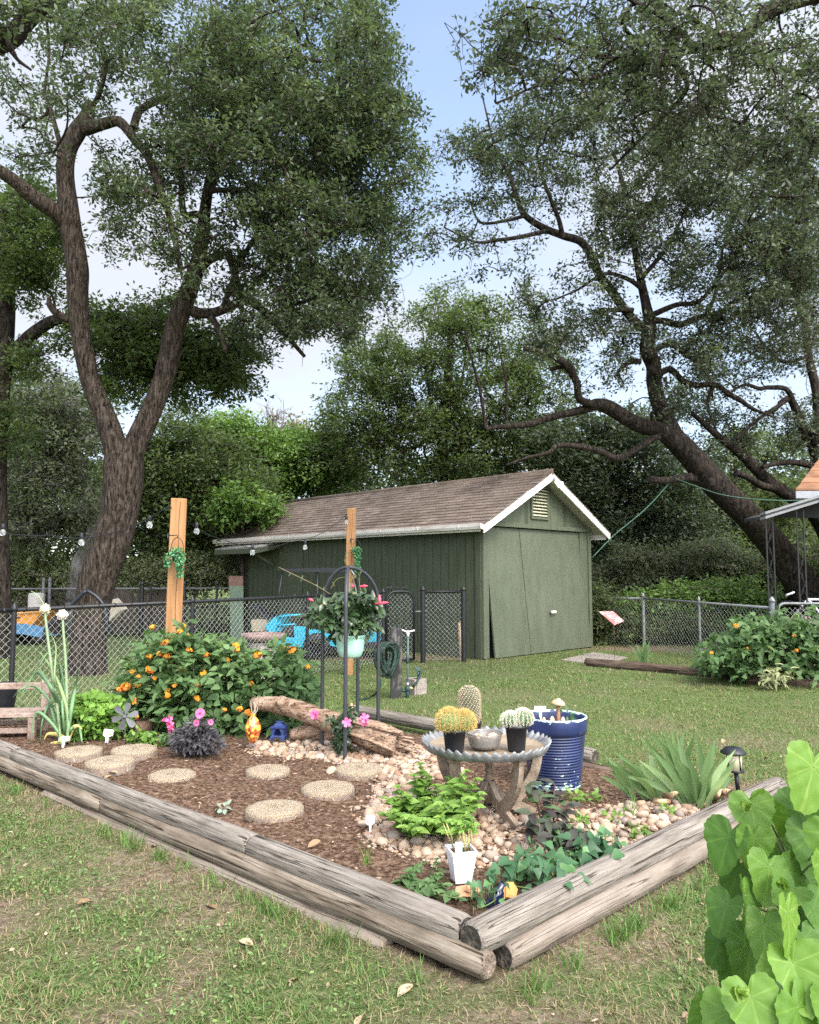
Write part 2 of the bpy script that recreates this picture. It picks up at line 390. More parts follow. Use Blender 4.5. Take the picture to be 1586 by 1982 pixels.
pebble_s = RM('river_gravel', [(0,(0.189,0.125,0.086)),(.15,(0.310,0.211,0.150)),(.35,(0.396,0.301,0.228)),(.5,(0.232,0.189,0.163)),(.62,(0.378,0.245,0.168)),(.8,(0.456,0.370,0.297)),(.92,(0.267,0.146,0.090)),(1,(0.361,0.310,0.267))], rough=.7, spec=.3)
aggr = M('exposed_aggregate', [(.17,.12,.08),(.40,.30,.20),(.52,.42,.30),(.30,.21,.14),(.62,.53,.42),(.45,.35,.25)], sc=62, tex='voronoi', rough=.85, bump=.9, dist=.008)
aggr_side = M('concrete_edge', [(.2,.15,.12),(.33,.26,.21)], sc=30, rough=.9, bump=.5, bsc=60)
concrete = M('concrete_block', [(0.192,0.160,0.144),(0.264,0.228,0.204),(0.320,0.280,0.256)], sc=20, rough=.95, bump=.5, bsc=80)
stone_red = M('red_stone', [(.14,.085,.08),(.24,.155,.145),(.33,.24,.225)], sc=14, rough=.9, bump=.4, bsc=60)
stone_gr = M('pebbled_stone', [(.15,.12,.11),(.34,.28,.26),(.44,.38,.36)], sc=60, tex='voronoi', rough=.95, bump=.6)
dry_leaf = RM('dry_leaf', [(0,(.2,.115,.065)),(.5,(.33,.225,.14)),(1,(.42,.32,.22))], rough=.75, spec=.2, src='obj')
# ------------------------------------------------------------------ bed geometry
LZ = .165                                  # height of the top timbers' axis
A1 = G(906, 1802, LZ); A0 = G(0, 1448, LZ)
dirL = (A0 - A1)[:2]; dirL = dirL / np.linalg.norm(dirL)            # along the front-left side, away from the corner
B1 = G(925, 1812, LZ); B0 = G(1505, 1522, LZ)
dirR = (B0 - B1)[:2]; dirR = dirR / np.linalg.norm(dirR)
outL = np.array([-abs(dirL[1]), -abs(dirL[0])]); outR = np.array([abs(dirR[1]), -abs(dirR[0])])
cornA = A1[:2] + dirL * 0.0
endL = A1[:2] + dirL * 5.6
backR = B0[:2] + dirR * -.12
backL = backR + dirL * 5.3
BED = [tuple(cornA), tuple(backR), tuple(backL), tuple(endL)]
SZ = .12                                   # soil level
def segd(x, y, a, b):
    ax, ay = a[:2]; bx, by = b[:2]; dx, dy = bx-ax, by-ay
    t = np.clip(((x-ax)*dx + (y-ay)*dy) / (dx*dx+dy*dy), 0, 1)
    return np.hypot(x-ax-t*dx, y-ay-t*dy)
SH_A = R(44); SU = np.array([math.cos(SH_A), math.sin(SH_A)]); SV = np.array([-math.sin(SH_A), math.cos(SH_A)])
SH_O = G(936, 1277)[:2]; SH_W, SH_L = 3.33, 8.25
SHED = [tuple(SH_O), tuple(SH_O+SU*SH_W), tuple(SH_O+SU*SH_W+SV*SH_L), tuple(SH_O+SV*SH_L)]
FA = np.array([-6.6, 4.1]); FL = np.array([-3.9, 7.6]); FR = np.array([.19, 12.9]); FE = G(901, 1281)[:2]
def bare(x, y):
    n = fbm(x*1.15+17.4, y*1.15+2.2, 5, 5) + .35*(fbm(x*5, y*5, 9, 3)-.45)
    b = np.clip((n-.435)*3.8, 0, 1)
    dl = np.minimum(segd(x, y, A1, endL), segd(x, y, B1, B0))
    b = np.maximum(b, np.clip(1.1-dl/.2+.8*(fbm(x*4, y*4, 21, 3)-.5), 0, 1))
    b = np.maximum(b, np.clip(1.3 - np.hypot((x-.45)/.5, (y-2.5)/.22), 0, 1))
    # softer, fuller lawn behind the bed
    far = np.clip((y-5.5)/2.5, 0, 1)
    b = b*(1-.8*far)
    left = np.clip((-x-.5)/2, 0, 1)*np.clip((y-9)/2, 0, 1)
    b = b*(1-.75*left)
    # leaf litter by the far fence and under the gate
    b = np.maximum(b, np.clip(1.1-np.hypot((x+.4)/2.2, (y-13.6)/.8), 0, 1))
    b = np.maximum(b, np.clip(1.1-np.hypot((x-4.6)/1.6, (y-15.2)/1.0), 0, 1))
    return np.clip(b, 0, 1)
def axis(lo, hi, step, far):
    core = np.arange(lo, hi+1e-6, step); k = step; a = [lo]; b = [hi]
    while a[-1] > -far: k *= 1.5; a.append(a[-1]-k)
    k = step
    while b[-1] < far: k *= 1.5; b.append(b[-1]+k)
    return np.array(a[1:][::-1] + list(core) + b[1:])
xs = axis(-9, 9, .09, 260); ys = axis(0, 20, .09, 260)
X, Y = np.meshgrid(xs, ys)
Z = .022*(fbm(X*1.6, Y*1.6, 31, 3)-.5)
dlg = np.minimum(segd(X, Y, A1, endL), segd(X, Y, B1, B0)); Z = Z+.036*np.exp(-(dlg/.32)**2)
ind = inpoly(X, Y, BED); Z = np.where(ind, -.02, Z)
br = bare(X, Y)
nx, ny = len(xs), len(ys)
i = np.arange(ny-1)[:, None]*nx + np.arange(nx-1)[None, :]
g = MB(); g.add(np.stack([X, Y, Z], -1).reshape(-1, 3), np.stack([i, i+1, i+1+nx, i+nx], -1).reshape(-1, 4), 0, True, br.reshape(-1))
m, nt, b = _base('lawn_ground'); L = nt.links
at = nt.nodes.new('ShaderNodeAttribute'); at.attribute_name = 'rnd'
tc = nt.nodes.new('ShaderNodeTexCoord')
def nz(sc, det=6):
    t = nt.nodes.new('ShaderNodeTexNoise'); t.inputs['Scale'].default_value = sc; t.inputs['Detail'].default_value = det; t.inputs['Roughness'].default_value = .7
    L.new(tc.outputs['Object'], t.inputs['Vector']); return t.outputs[0]
r1 = _ramp(nt, [(.3,(.05,.066,.026)),(.45,(.085,.125,.042)),(.55,(.13,.168,.064)),(.68,(.23,.215,.12))]); L.new(nz(38), r1.inputs[0])
r2 = _ramp(nt, [(.3,(.07,.043,.033)),(.45,(.165,.112,.085)),(.56,(.26,.19,.15)),(.7,(.38,.31,.245))]); L.new(nz(26, 8), r2.inputs[0])
mx = nt.nodes.new('ShaderNodeMix'); mx.data_type = 'RGBA'
ad = nt.nodes.new('ShaderNodeMath'); ad.operation = 'MULTIPLY_ADD'; L.new(nz(16), ad.inputs[0]); ad.inputs[1].default_value = 1.2; ad.inputs[2].default_value = -.6
ad2 = nt.nodes.new('ShaderNodeMath'); ad2.operation = 'ADD'; ad2.use_clamp = True; L.new(at.outputs['Fac'], ad2.inputs[0]); L.new(ad.outputs[0], ad2.inputs[1])
L.new(ad2.outputs[0], mx.inputs['Factor']); L.new(r1.outputs[0], mx.inputs['A']); L.new(r2.outputs[0], mx.inputs['B'])
L.new(mx.outputs['Result'], b.inputs['Base Color']); b.inputs['Roughness'].default_value = 1; b.inputs['Specular IOR Level'].default_value = .05
bp = nt.nodes.new('ShaderNodeBump'); bp.inputs['Strength'].default_value = .9; bp.inputs['Distance'].default_value = .03
L.new(nz(60), bp.inputs['Height']); L.new(bp.outputs[0], b.inputs['Normal'])
tag(g.build('ground', m), kind='structure')

# mulch soil inside the timbers
us = np.linspace(0, 1, 150); vs_ = np.linspace(0, 1, 90)
U, V = np.meshgrid(us, vs_)
c0, c1, c2, c3 = [np.array(k) for k in BED]
XY = (1-V)[..., None]*((1-U)[..., None]*c0+U[..., None]*c3) + V[..., None]*((1-U)[..., None]*c1+U[..., None]*c2)
ZS = SZ - .035 + .05*fbm(XY[..., 0]*3, XY[..., 1]*3, 41, 4) + .012*fbm(XY[..., 0]*22, XY[..., 1]*22, 44, 2)
nx = len(us); i = np.arange(len(vs_)-1)[:, None]*nx + np.arange(nx-1)[None, :]
s_ = MB(); s_.add(np.dstack([XY, ZS]).reshape(-1, 3), np.stack([i, i+nx, i+1+nx, i+1], -1).reshape(-1, 4), 0, True)
tag(s_.build('soil', mulch_m), kind='structure')
def soilz(x, y): return SZ - .035 + .05*fbm(x*3, y*3, 41, 4) + .012*fbm(x*22, y*22, 44, 2)

# pebble areas in the bed, outlined on the ground
PEB1 = [G(*k, SZ) for k in [(486,1440),(545,1428),(640,1440),(700,1446),(800,1444),(880,1470),(870,1500),(790,1525),(745,1555),(725,1530),(735,1500),(690,1487),(640,1474),(560,1462),(500,1462)]]
PEB2 = [G(*k, SZ) for k in [(700,1605),(730,1545),(790,1510),(880,1540),(950,1570),(1010,1588),(1090,1590),(1180,1562),(1290,1546),(1400,1566),(1400,1590),(1300,1650),(1230,1665),(1140,1630),(1040,1668),(900,1672),(790,1655),(735,1630)]]
# wood chips
n = 15000
t = rng.random((n, 2)); q = (1-t[:, 1:])*((1-t[:, :1])*c0+t[:, :1]*c3) + t[:, 1:]*((1-t[:, :1])*c1+t[:, :1]*c2)
keep = (q[:, 1] < 8.2); q = q[keep]; n = len(q)
mb = MB(); ang = rng.random(n)*6.28; Dv = np.stack([np.cos(ang), np.sin(ang), rng.normal(0, .22, n)], -1); Nn = np.stack([rng.normal(0, .35, n), rng.normal(0, .35, n), np.ones(n)], -1)
pz = np.stack([q[:, 0], q[:, 1], soilz(q[:, 0], q[:, 1])+.006+rng.random(n)*.008], -1)
rnd = rng.random(n)**1.3
mb.leaves(pz, Dv, Nn, rng.uniform(.014, .05, n), rng.uniform(.004, .011, n), 'diamond', 0, rnd)
tag(mb.build('mulch', chip_m), 'brown shredded wood mulch covering the soil between the timbers', 'mulch', kind='stuff')

# ------------------------------------------------------------------ grass
def blades(n, xr, yr, L0, W0, dens_pow=1.0, seedclump=.0):
    x = rng.uniform(*xr, n); 
    yy = rng.random(n); y = yr[0] + (yr[1]-yr[0])*yy**dens_pow
    vis = np.abs(x) < y*.62+.5
    x, y = x[vis], y[vis]
    ok = ~inpoly(x, y, BED) & ~inpoly(x, y, SHED)
    dl = np.minimum(segd(x, y, A1, endL), segd(x, y, B1, B0)); ok &= dl > .09
    bb = bare(x, y); ok &= rng.random(len(x)) > bb*.9
    tuft = fbm(x*6, y*6, 61, 3); ok &= rng.random(len(x)) < .25+1.5*np.clip(tuft-.25, 0, 1)
    x, y, bb, tuft = x[ok], y[ok], bb[ok], tuft[ok]; k = len(x)
    a = rng.random(k)*6.28; tl = rng.uniform(.35, 1.6, k)
    D = np.stack([np.cos(a)*tl, np.sin(a)*tl, np.ones(k)], -1)
    Nn = np.stack([-np.cos(a), -np.sin(a), tl+.2], -1)
    big = fbm(x*.9, y*.9, 71, 3)
    rnd = np.clip(.55+rng.normal(0, .21, k)+.7*(big-.47)+.4*(tuft-.45)-.34*bb-.10*np.clip((5-y)/2.5,0,1), .02, 1)
    dry = rng.random(k) < .19+.35*bb; rnd[dry] = rng.uniform(0, .2, dry.sum())
    sc = (.6+.8*tuft)
    return np.stack([x, y, -.008+.036*np.exp(-(np.minimum(segd(x, y, A1, endL), segd(x, y, B1, B0))/.32)**2)], -1), D, Nn, L0*rng.uniform(.5, 1.35, k)*sc, W0*rng.uniform(.7, 1.3, k), rnd
gm = MB()
for spec in [(380000, (-3.8,3.8), (2.1,5.6), .042, .0048, 'bent'), (200000, (-5.5,5.5), (5.4,10), .045, .008, 'blade'), (150000, (-9,9), (9.5,19), .05, .016, 'blade')]:
    p, D, Nn, l, w, rd = blades(spec[0], spec[1], spec[2], spec[3], spec[4])
    gm.leaves(p, D, Nn, l, w, spec[5], 0, rd, droop=.25)
# matted thatch lying between the blades
n = 120000; x = rng.uniform(-3.8, 3.8, n); y = 2.1+4.4*rng.random(n)**1.3; ok = ~inpoly(x, y, BED) & (np.abs(x) < .62*y+.3) & (np.minimum(segd(x, y, A1, endL), segd(x, y, B1, B0)) > .1) & (rng.random(n) < .35+.65*fbm(x*3, y*3, 66, 3))
x, y = x[ok], y[ok]; n = len(x); a = rng.random(n)*6.28; tw = rng.random(n)
gm.leaves(np.stack([x, y, .036*np.exp(-(np.minimum(segd(x, y, A1, endL), segd(x, y, B1, B0))/.32)**2)+rng.random(n)*.014], -1), np.stack([np.cos(a), np.sin(a), rng.normal(.12,.2,n)], -1), np.stack([rng.normal(0,.5,n), rng.normal(0,.5,n), np.ones(n)], -1), rng.uniform(.015,.05,n), rng.uniform(.002,.0045,n), 'blade', 0, np.where(tw < .42, rng.uniform(0,.16,n), rng.uniform(.2,.6,n)))
# taller tufts along the timbers
for (a, bseg, off) in ((A1[:2]+outL*.19, endL+outL*.19, outL), (B1[:2]+outR*.2, B0[:2]+outR*.2, outR)):
    k = 60; t = rng.random(k)
    for c in (a[None]+(bseg-a)[None]*t[:, None]):
        if rng.random() < .45: continue
        j = 14; pp = np.column_stack([c+rng.normal(0, .025, (j, 2)), np.full(j,.025)]); d = unit(j)*.5; d[:, 2] = 1
        gm.leaves(pp, d, unit(j)+np.array([0,0,1]), rng.uniform(.04, .11, j), .006, 'bent', 0, np.clip(rng.normal(.6, .15, j), 0, 1), droop=.3)
tag(gm.build('grass', grass_m), 'short patchy green lawn with dry straw coloured blades', 'grass', kind='stuff')
# scraps of dry leaf and straw on lawn and mulch
n = 3600; x = rng.uniform(-3.6, 3.6, n); y = rng.uniform(2.2, 9, n); inb = inpoly(x, y, BED)
keep = (np.abs(x) < .6*y+.3) & (rng.random(n) < np.where(inb, np.clip(.12+.5*np.clip(-x/2.5, 0, 1), 0, 1), .2+.6*bare(x, y)))
x, y, inb = x[keep], y[keep], inb[keep]; n = len(x); a = rng.random(n)*6.28
lt_ = MB(); lt_.leaves(np.stack([x, y, np.where(inb, soilz(x, y)+.014, .022)], -1), np.stack([np.cos(a), np.sin(a), rng.normal(0,.2,n)], -1), np.stack([rng.normal(0,.4,n), rng.normal(0,.4,n), np.ones(n)], -1), rng.uniform(.012,.04,n), rng.uniform(.004,.016,n), 'oval', 0, rng.random(n))
tag(lt_.build('leaf_litter', RM('litter', [(0,(.12,.075,.05)),(.5,(.25,.18,.12)),(1,(.38,.3,.22))], rough=.8)), 'scraps of dry leaf and straw scattered over the lawn and mulch', 'leaf litter', kind='stuff')
# low broad-leaved weeds in the near lawn
n = 42000; x = rng.uniform(-3.2, 3.2, n); y = rng.uniform(2.2, 6, n)
ok = ~inpoly(x, y, BED) & (fbm(x*2.6, y*2.6, 91, 4)+rng.normal(0,.03,n) > .52) & (bare(x, y) < .6) & (np.minimum(segd(x, y, A1, endL), segd(x, y, B1, B0)) > .2) & (np.abs(x) < .6*y+.3)
x, y = x[ok], y[ok]; n = len(x); a = rng.random(n)*6.28
wm = MB(); wm.leaves(np.stack([x, y, rng.uniform(.006, .035, n)], -1), np.stack([np.cos(a), np.sin(a), rng.normal(.2, .3, n)], -1), np.stack([rng.normal(0, .4, n), rng.normal(0, .4, n), np.ones(n)], -1), rng.uniform(.008, .02, n), rng.uniform(.006, .013, n), 'oval', 0, rng.random(n))
tag(wm.build('clover', RM('clover_leaves', [(0,(.06,.10,.035)),(.6,(.11,.185,.055)),(1,(.2,.28,.1))], transl=.2)), 'low clover and broad leaved weeds spread through the near lawn', 'weeds', kind='stuff')
# dry oak leaves lying about
lm = MB(); v, f = leaf_grid([(0,.05),(.25,.4),(.5,.5),(.78,.36),(1,.05)], .25)
v = np.array(v)*np.array([.065,.034,.034]); lm.add(v, f, 0, True); 
proto = None
spots = [(490,1830),(620,1675),(235,1525),(228,1532),(215,1537),(700,1965),(300,1640),(1010,1935),(1140,1760),(1265,1650),(1480,1470),(1225,1660),(1310,1405),(1400,1430),(1180,1395),(930,1398),(1060,1440),(650,1325),(720,1318),(500,1700),(150,1750),(560,1900),(1060,1900),(1190,1850),(840,1860),(420,1760),(770,1930),(1330,1700)]
for k, (a, b_) in enumerate(spots):
    q = G(a, b_, .02)
    if inpoly(q[0], q[1], BED): q[2] = SZ+.02
    if proto is None:
        proto = tag(lm.build('dry_leaf', dry_leaf), 'small tan dry oak leaf lying on the lawn', 'dry leaf', 'fallen dry leaves'); o = proto
    else: o = dup(proto)
    o.location = q; o.rotation_euler = (rng.normal(0, .3), rng.normal(0, .25), rng.random()*6.28); o.scale = (rng.uniform(.7, 1.2),)*3

# ------------------------------------------------------------------ landscape timbers
def timber(a, b, r, mats, label, rz=0, ends=(1,1), cut=.01, grp='landscape timbers edging the bed', wob=.012):
    a = np.array(a, float); b = np.array(b, float); d = b-a; L_ = np.linalg.norm(d); d /= L_
    n = max(6, int(L_/.12)); sides = 22
    t = np.linspace(0, L_, n); an = np.arange(sides)*2*math.pi/sides
    s = rng.random()*50
    mb = MB(); vs = []
    for ti in t:
        oy = wob*(fbm(ti*.9+s, 0, 3, 2)-.5)*2; oz = wob*(fbm(ti*.8+s, 9, 4, 2)-.5)*2
        rr = r*(1+.10*(fbm(np.cos(an)*1.5+s, np.sin(an)*1.5+ti*.6, 7, 3)-.45)) * (1+.05*(vnoise(ti*2+s, 1, 8)-.5))
        if ti == 0 or ti == L_: rr = rr*.93
        yy = rr*np.cos(an); zz = np.clip(rr*np.sin(an), -r*.9, r*.93)
        vs.append(np.stack([np.full(sides, ti), yy+oy, zz+oz], -1))
    # a rounded lip at each end
    vs.insert(0, vs[0]*np.array([1,.82,.82])+np.array([-.012,0,0])); vs.append(vs[-1]*np.array([1,.82,.82])+np.array([.012,0,0]))
    n = len(vs); i = np.arange(n-1)[:, None]*sides; j = np.arange(sides)[None]
    f = np.stack([i+j, i+sides+j, i+sides+(j+1)%sides, i+(j+1)%sides], -1).reshape(-1, 4)
    mb.add(np.vstack(vs), f[:, ::-1], 0, True)
    k = mb.n
    mb.f.append((np.array([list(range(sides))[::-1]]), ends[0], False)); mb.f.append((np.array([list(range(sides))])+(n-1)*sides, ends[1], False))
    o = mb.build('landscape_timber', mats)
    Mx = Vector(d).to_track_quat('X', 'Z')
    o.location = a; o.rotation_euler = Mx.to_euler()
    tag(o, label, 'timber', grp); return o
def onL(t, off=0, z=LZ): return np.array([*(A1[:2]+dirL*t+outL*off), z])
def onR(t, off=0, z=LZ): return np.array([*(B1[:2]+dirR*t+outR*off), z])
lenR = np.linalg.norm((B0-B1)[:2])
tj = float(np.dot(G(484, 1640, LZ)[:2]-A1[:2], dirL)); tj2 = float(np.dot(G(40, 1460, LZ)[:2]-A1[:2], dirL))
mats1 = [log_m, end_dark, end_rough]; mats2 = [log_m2, end_dark, end_rough]
timber(onL(.02), onL(tj-.012), .058, mats1, 'short grey top timber on the front left side, ending at the corner')
timber(onL(tj+.012), onL(tj2-.01), .058, mats1, 'long grey top timber in the middle of the front left side')
timber(onL(tj2+.012), onL(tj2+1.9), .058, mats1, 'grey top timber below the little wooden bench')
tk = float(np.dot(G(243, 1565, .05)[:2]-A1[:2], dirL))
timber(onL(-.11, .035, .10), onL(tk-.01, .035, .098), .052, mats2, 'stained lower timber on the front left, its broken end at the corner', ends=(2,2))
timber(onL(tk+.012, .035, .092), onL(tk+2.6, .035, .092), .052, mats2, 'stained lower timber at the left edge beneath the bench')
timber(onL(.35, .07, .022), onL(3.4, .07, .022), .045, [log_pale]*3, 'pale half buried timber under the two stacked ones on the front left')
timber(onR(-.03), onR(lenR), .064, mats1, 'thick pale grey top timber on the right side with dark rotted end')
timber(onR(.10, .04, .085), onR(lenR*.9, .04, .085), .056, [log_pale, end_dark, end_rough], 'pale lower timber under the thick right hand one')
bs = B0[:2]-dirR*.05
timber([*(bs+outR*.08+(-dirL)*.0), .05], [*(bs+dirL*2.35), .07], .058, [old_timber, end_dark, end_rough], 'dark back timber behind the irises and the path light', ends=(2,1))
b2 = G(745, 1384, .1); b3 = G(1150, 1462, .1)
timber([*b3[:2]+0.0, .1], [*(b2[:2]+dirL*.5), .10], .06, mats1, 'grey back timber running behind the round tray table')

# right-hand bed timbers
timber(np.append(G(1136, 1288)[:2], .05), np.append(G(1442, 1316)[:2], .05), .075, [old_timber]*3, 'cracked brown timber edging the far right bed by the shed', grp='timbers edging the far right bed')
timber(np.append(G(1446, 1322)[:2], .04), np.append(G(1680, 1335)[:2], .04), .07, [old_timber]*3, 'brown timber below the right hand lantana bush', grp='timbers edging the far right bed')

# ------------------------------------------------------------------ stepping stones
def stepping(px, py, r, top, label, proto=[]):
    if not proto:
        mb = MB()
        mb.lathe([(.985,0),(1,.012),(1,.05),(.965,.062),(.8,.066),(.4,.068),(.02,.068)], n=48, capt=True, mat=0, wob=lambda v: v*(1+.03*(fbm(np.arctan2(v[:,1],v[:,0])*3+9, v[:,2]*0, 4, 3)-.45)[:,None]*np.array([1,1,0])+.03*rng.normal(size=(len(v),1))*np.array([0,0,1])))
        mb.lathe([(.99,-.03),(1.004,.0),(1.004,.046)], n=36, mat=1)
        o = mb.build('stepping_stone', [aggr, aggr_side]); proto.append(o)
    else: o = dup(proto[0])
    q = G(px, py, top); o.location = (q[0], q[1], top-.068); o.scale = (r, r, 1); o.rotation_euler = (rng.normal(0,.015), rng.normal(0,.015), rng.random()*6)
    tag(o, label, 'stepping stone', 'round pebbled stepping stones'); return o
for a in [(532,1560,.165,.155,'round stepping stone lying lowest and closest to the front timbers'),(635,1521,.165,.155,'round stepping stone in the mulch between the trellis and the mint'),
          (519,1487,.15,.15,'round stepping stone in the mulch just below the blue lantern'),(695,1484,.165,.155,'round stepping stone half in the pebbles at the trellis foot'),
          (333,1496,.155,.145,'stepping stone sunk low in the mulch below the dark dahlia'),(213,1470,.165,.19,'raised stepping stone overlapping two others by the front timber'),
          (153,1450,.165,.18,'raised stepping stone next to the onion plant and white marker'),(260,1447,.165,.17,'raised stepping stone in front of the metal flower')]: stepping(*a)

# ------------------------------------------------------------------ river stones
def stone_proto(k):
    mb = MB(); mb.ball((0,0,0), (1, rng.uniform(.65,.92), rng.uniform(.5,.75)), 9, 6, noise=.11); return mb
protos = [stone_proto(k) for k in range(10)]
pts = []
for poly, dens in ((PEB1, 1000), (PEB2, 1000)):
    pa = np.array([k[:2] for k in poly]); lo, hi = pa.min(0), pa.max(0); n = int(np.prod(hi-lo)*dens)
    q = lo+(hi-lo)*rng.random((n, 2)); q = q[inpoly(q[:, 0], q[:, 1], poly)]
    pts += [tuple(k) for k in q]
# strays
for k in range(70):
    c = pts[rng.integers(len(pts))]; pts.append((c[0]+rng.normal(0,.16), c[1]+rng.normal(0,.16)))
acc = []
for c in pts:                                           # relax: drop the ones that sit on top of each other
    r = rng.uniform(.018, .043)
    if all((c[0]-a[0])**2+(c[1]-a[1])**2 > (.56*(r+a[2]))**2 for a in acc): acc.append((c[0], c[1], r))
bedin = [tuple(k) for k in np.array(BED)*.94+np.array(BED).mean(0)*.06]; acc = [a for a in acc if inpoly(a[0], a[1], bedin)]
acc.sort(key=lambda a: a[2]/a[1], reverse=True)
inst = []
sm = MB()
for k, (x, y, r) in enumerate(acc):
    z = soilz(x, y)+r*rng.uniform(.05, .5)
    if k < 300:
        pi = k % 10
        if len(inst) <= pi:
            o = protos[pi].build('river_stone', pebble_m); inst.append(o)
            tag(o, 'smooth tan or cream river stone lying in the pebble patch of the bed', 'river stone', 'river stones in the bed')
        else: o = dup(inst[pi])
        o.location = (x, y, z); o.scale = (r, r, r); o.rotation_euler = (rng.normal(0,.35), rng.normal(0,.35), rng.random()*6.28)
    else:
        pr = protos[k % 10]; sm.add(np.vstack(pr.v)*r @ rotz(rng.random()*6.28).T + np.array([x, y, z]), [], 0)
        for f, m_, s in pr.f: sm.f.append((f+sm.n-len(np.vstack(pr.v)), 0, True))
        sm.rn[-1][:] = rng.random()
# bed of small gravel between them
for k in range(5500):
    c = acc[rng.integers(len(acc))]; x = c[0]+rng.normal(0,.045); y = c[1]+rng.normal(0,.045); r = rng.uniform(.006,.014)
    pr = protos[k % 10]; V_ = np.vstack(pr.v)*r+np.array([x, y, soilz(x, y)+r*.4]); n0 = sm.n
    sm.v.append(V_); sm.rn.append(np.full(len(V_), rng.random())); sm.n += len(V_)
    for f, m_, s in pr.f: sm.f.append((f+n0, 0, True))
tag(sm.build('pebbles', pebble_s), 'small tan pebbles and grit filling in between the larger river stones', 'pebbles', kind='stuff')
print('stones', len(acc))
# ------------------------------------------------------------------ shed
def siding(name, base, groove=.2, axis=1, bumpy=.25):
    m, nt, b = _base(name); L = nt.links
    tc = nt.nodes.new('ShaderNodeTexCoord'); sp = nt.nodes.new('ShaderNodeSeparateXYZ'); L.new(tc.outputs['Object'], sp.inputs[0])
    d = nt.nodes.new('ShaderNodeMath'); d.operation = 'DIVIDE'; L.new(sp.outputs[axis], d.inputs[0]); d.inputs[1].default_value = groove
    fr = nt.nodes.new('ShaderNodeMath'); fr.operation = 'FRACT'; L.new(d.outputs[0], fr.inputs[0])
    r = _ramp(nt, [(0,(0,0,0)),(.05,(0,0,0)),(.09,(1,1,1)),(.95,(1,1,1)),(1,(0,0,0))]); L.new(fr.outputs[0], r.inputs[0])
    mp = nt.nodes.new('ShaderNodeMapping'); mp.inputs['Scale'].default_value = (14,14,2.2); L.new(tc.outputs['Object'], mp.inputs[0])
    n = nt.nodes.new('ShaderNodeTexNoise'); n.inputs['Scale'].default_value = 1; n.inputs['Detail'].default_value = 8; L.new(mp.outputs[0], n.inputs['Vector'])
    c = np.array(base); rc = _ramp(nt, [(.3, tuple(c*.78)), (.5, tuple(c)), (.68, tuple(c*1.16))]); L.new(n.outputs[0], rc.inputs[0])
    mx = nt.nodes.new('ShaderNodeMix'); mx.data_type = 'RGBA'; L.new(r.outputs[0], mx.inputs['Factor']); mx.inputs['A'].default_value = (*(c*1.35), 1) if bumpy < 0 else (*(c*.6), 1); L.new(rc.outputs[0], mx.inputs['B'])
    L.new(mx.outputs['Result'], b.inputs['Base Color']); b.inputs['Roughness'].default_value = .7; b.inputs['Specular IOR Level'].default_value = .3
    ad = nt.nodes.new('ShaderNodeMath'); ad.operation = 'MULTIPLY_ADD'; L.new(n.outputs[0], ad.inputs[0]); ad.inputs[1].default_value = .25; L.new(r.outputs[0], ad.inputs[2])
    bp = nt.nodes.new('ShaderNodeBump'); bp.inputs['Strength'].default_value = .6; bp.inputs['Distance'].default_value = .008; L.new(ad.outputs[0], bp.inputs['Height']); L.new(bp.outputs[0], b.inputs['Normal'])
    return m
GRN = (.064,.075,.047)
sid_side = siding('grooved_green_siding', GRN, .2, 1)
sid_front = siding('green_panel_siding', (.088,.101,.067), 1.22, 0)  # shed green lightened, painting in the stronger light on the front
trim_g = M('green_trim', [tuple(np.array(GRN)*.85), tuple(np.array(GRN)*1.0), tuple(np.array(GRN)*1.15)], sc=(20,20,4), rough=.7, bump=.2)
trim_g2 = M('green_front_trim', [(.072,.084,.055),(.088,.101,.067),(.10,.114,.077)], sc=(20,20,4), rough=.7, bump=.2)  # lit copy of the green trim, matching the lightened front siding
white_tr = M('chipped_white_paint', [(0,(.2,.15,.12)),(.31,(.30,.25,.22)),(.35,(.72,.66,.65)),(.6,(.8,.74,.73)),(1,(.84,.79,.78))], sc=(9,9,16), rough=.6, bump=.2)
soff = flat('soffit', (.50,.47,.42), .8)
m, nt, b = _base('roof_shingles'); L = nt.links
tc = nt.nodes.new('ShaderNodeTexCoord'); sp = nt.nodes.new('ShaderNodeSeparateXYZ'); L.new(tc.outputs['Object'], sp.inputs[0])
cb = nt.nodes.new('ShaderNodeCombineXYZ'); L.new(sp.outputs[1], cb.inputs[0])
zz = nt.nodes.new('ShaderNodeMath'); zz.operation = 'MULTIPLY'; L.new(sp.outputs[2], zz.inputs[0]); zz.inputs[1].default_value = 1; L.new(zz.outputs[0], cb.inputs[1])
bk = nt.nodes.new('ShaderNodeTexBrick'); L.new(cb.outputs[0], bk.inputs['Vector']); bk.inputs['Scale'].default_value = 1; bk.inputs['Brick Width'].default_value = .24; bk.inputs['Row Height'].default_value = .0677
bk.inputs['Mortar Size'].default_value = .003; bk.inputs['Bias'].default_value = 0; bk.offset = .37
bk.inputs['Color1'].default_value = (.125,.098,.082,1); bk.inputs['Color2'].default_value = (.195,.158,.136,1); bk.inputs['Mortar'].default_value = (.06,.048,.046,1)
n = nt.nodes.new('ShaderNodeTexNoise'); n.inputs['Scale'].default_value = 90; n.inputs['Detail'].default_value = 4; L.new(tc.outputs['Object'], n.inputs['Vector'])
n2 = nt.nodes.new('ShaderNodeTexNoise'); n2.inputs['Scale'].default_value = 1.3; n2.inputs['Detail'].default_value = 4; L.new(tc.outputs['Object'], n2.inputs['Vector'])
mu = nt.nodes.new('ShaderNodeMix'); mu.data_type = 'RGBA'; mu.blend_type = 'MULTIPLY'; mu.inputs['Factor'].default_value = 1
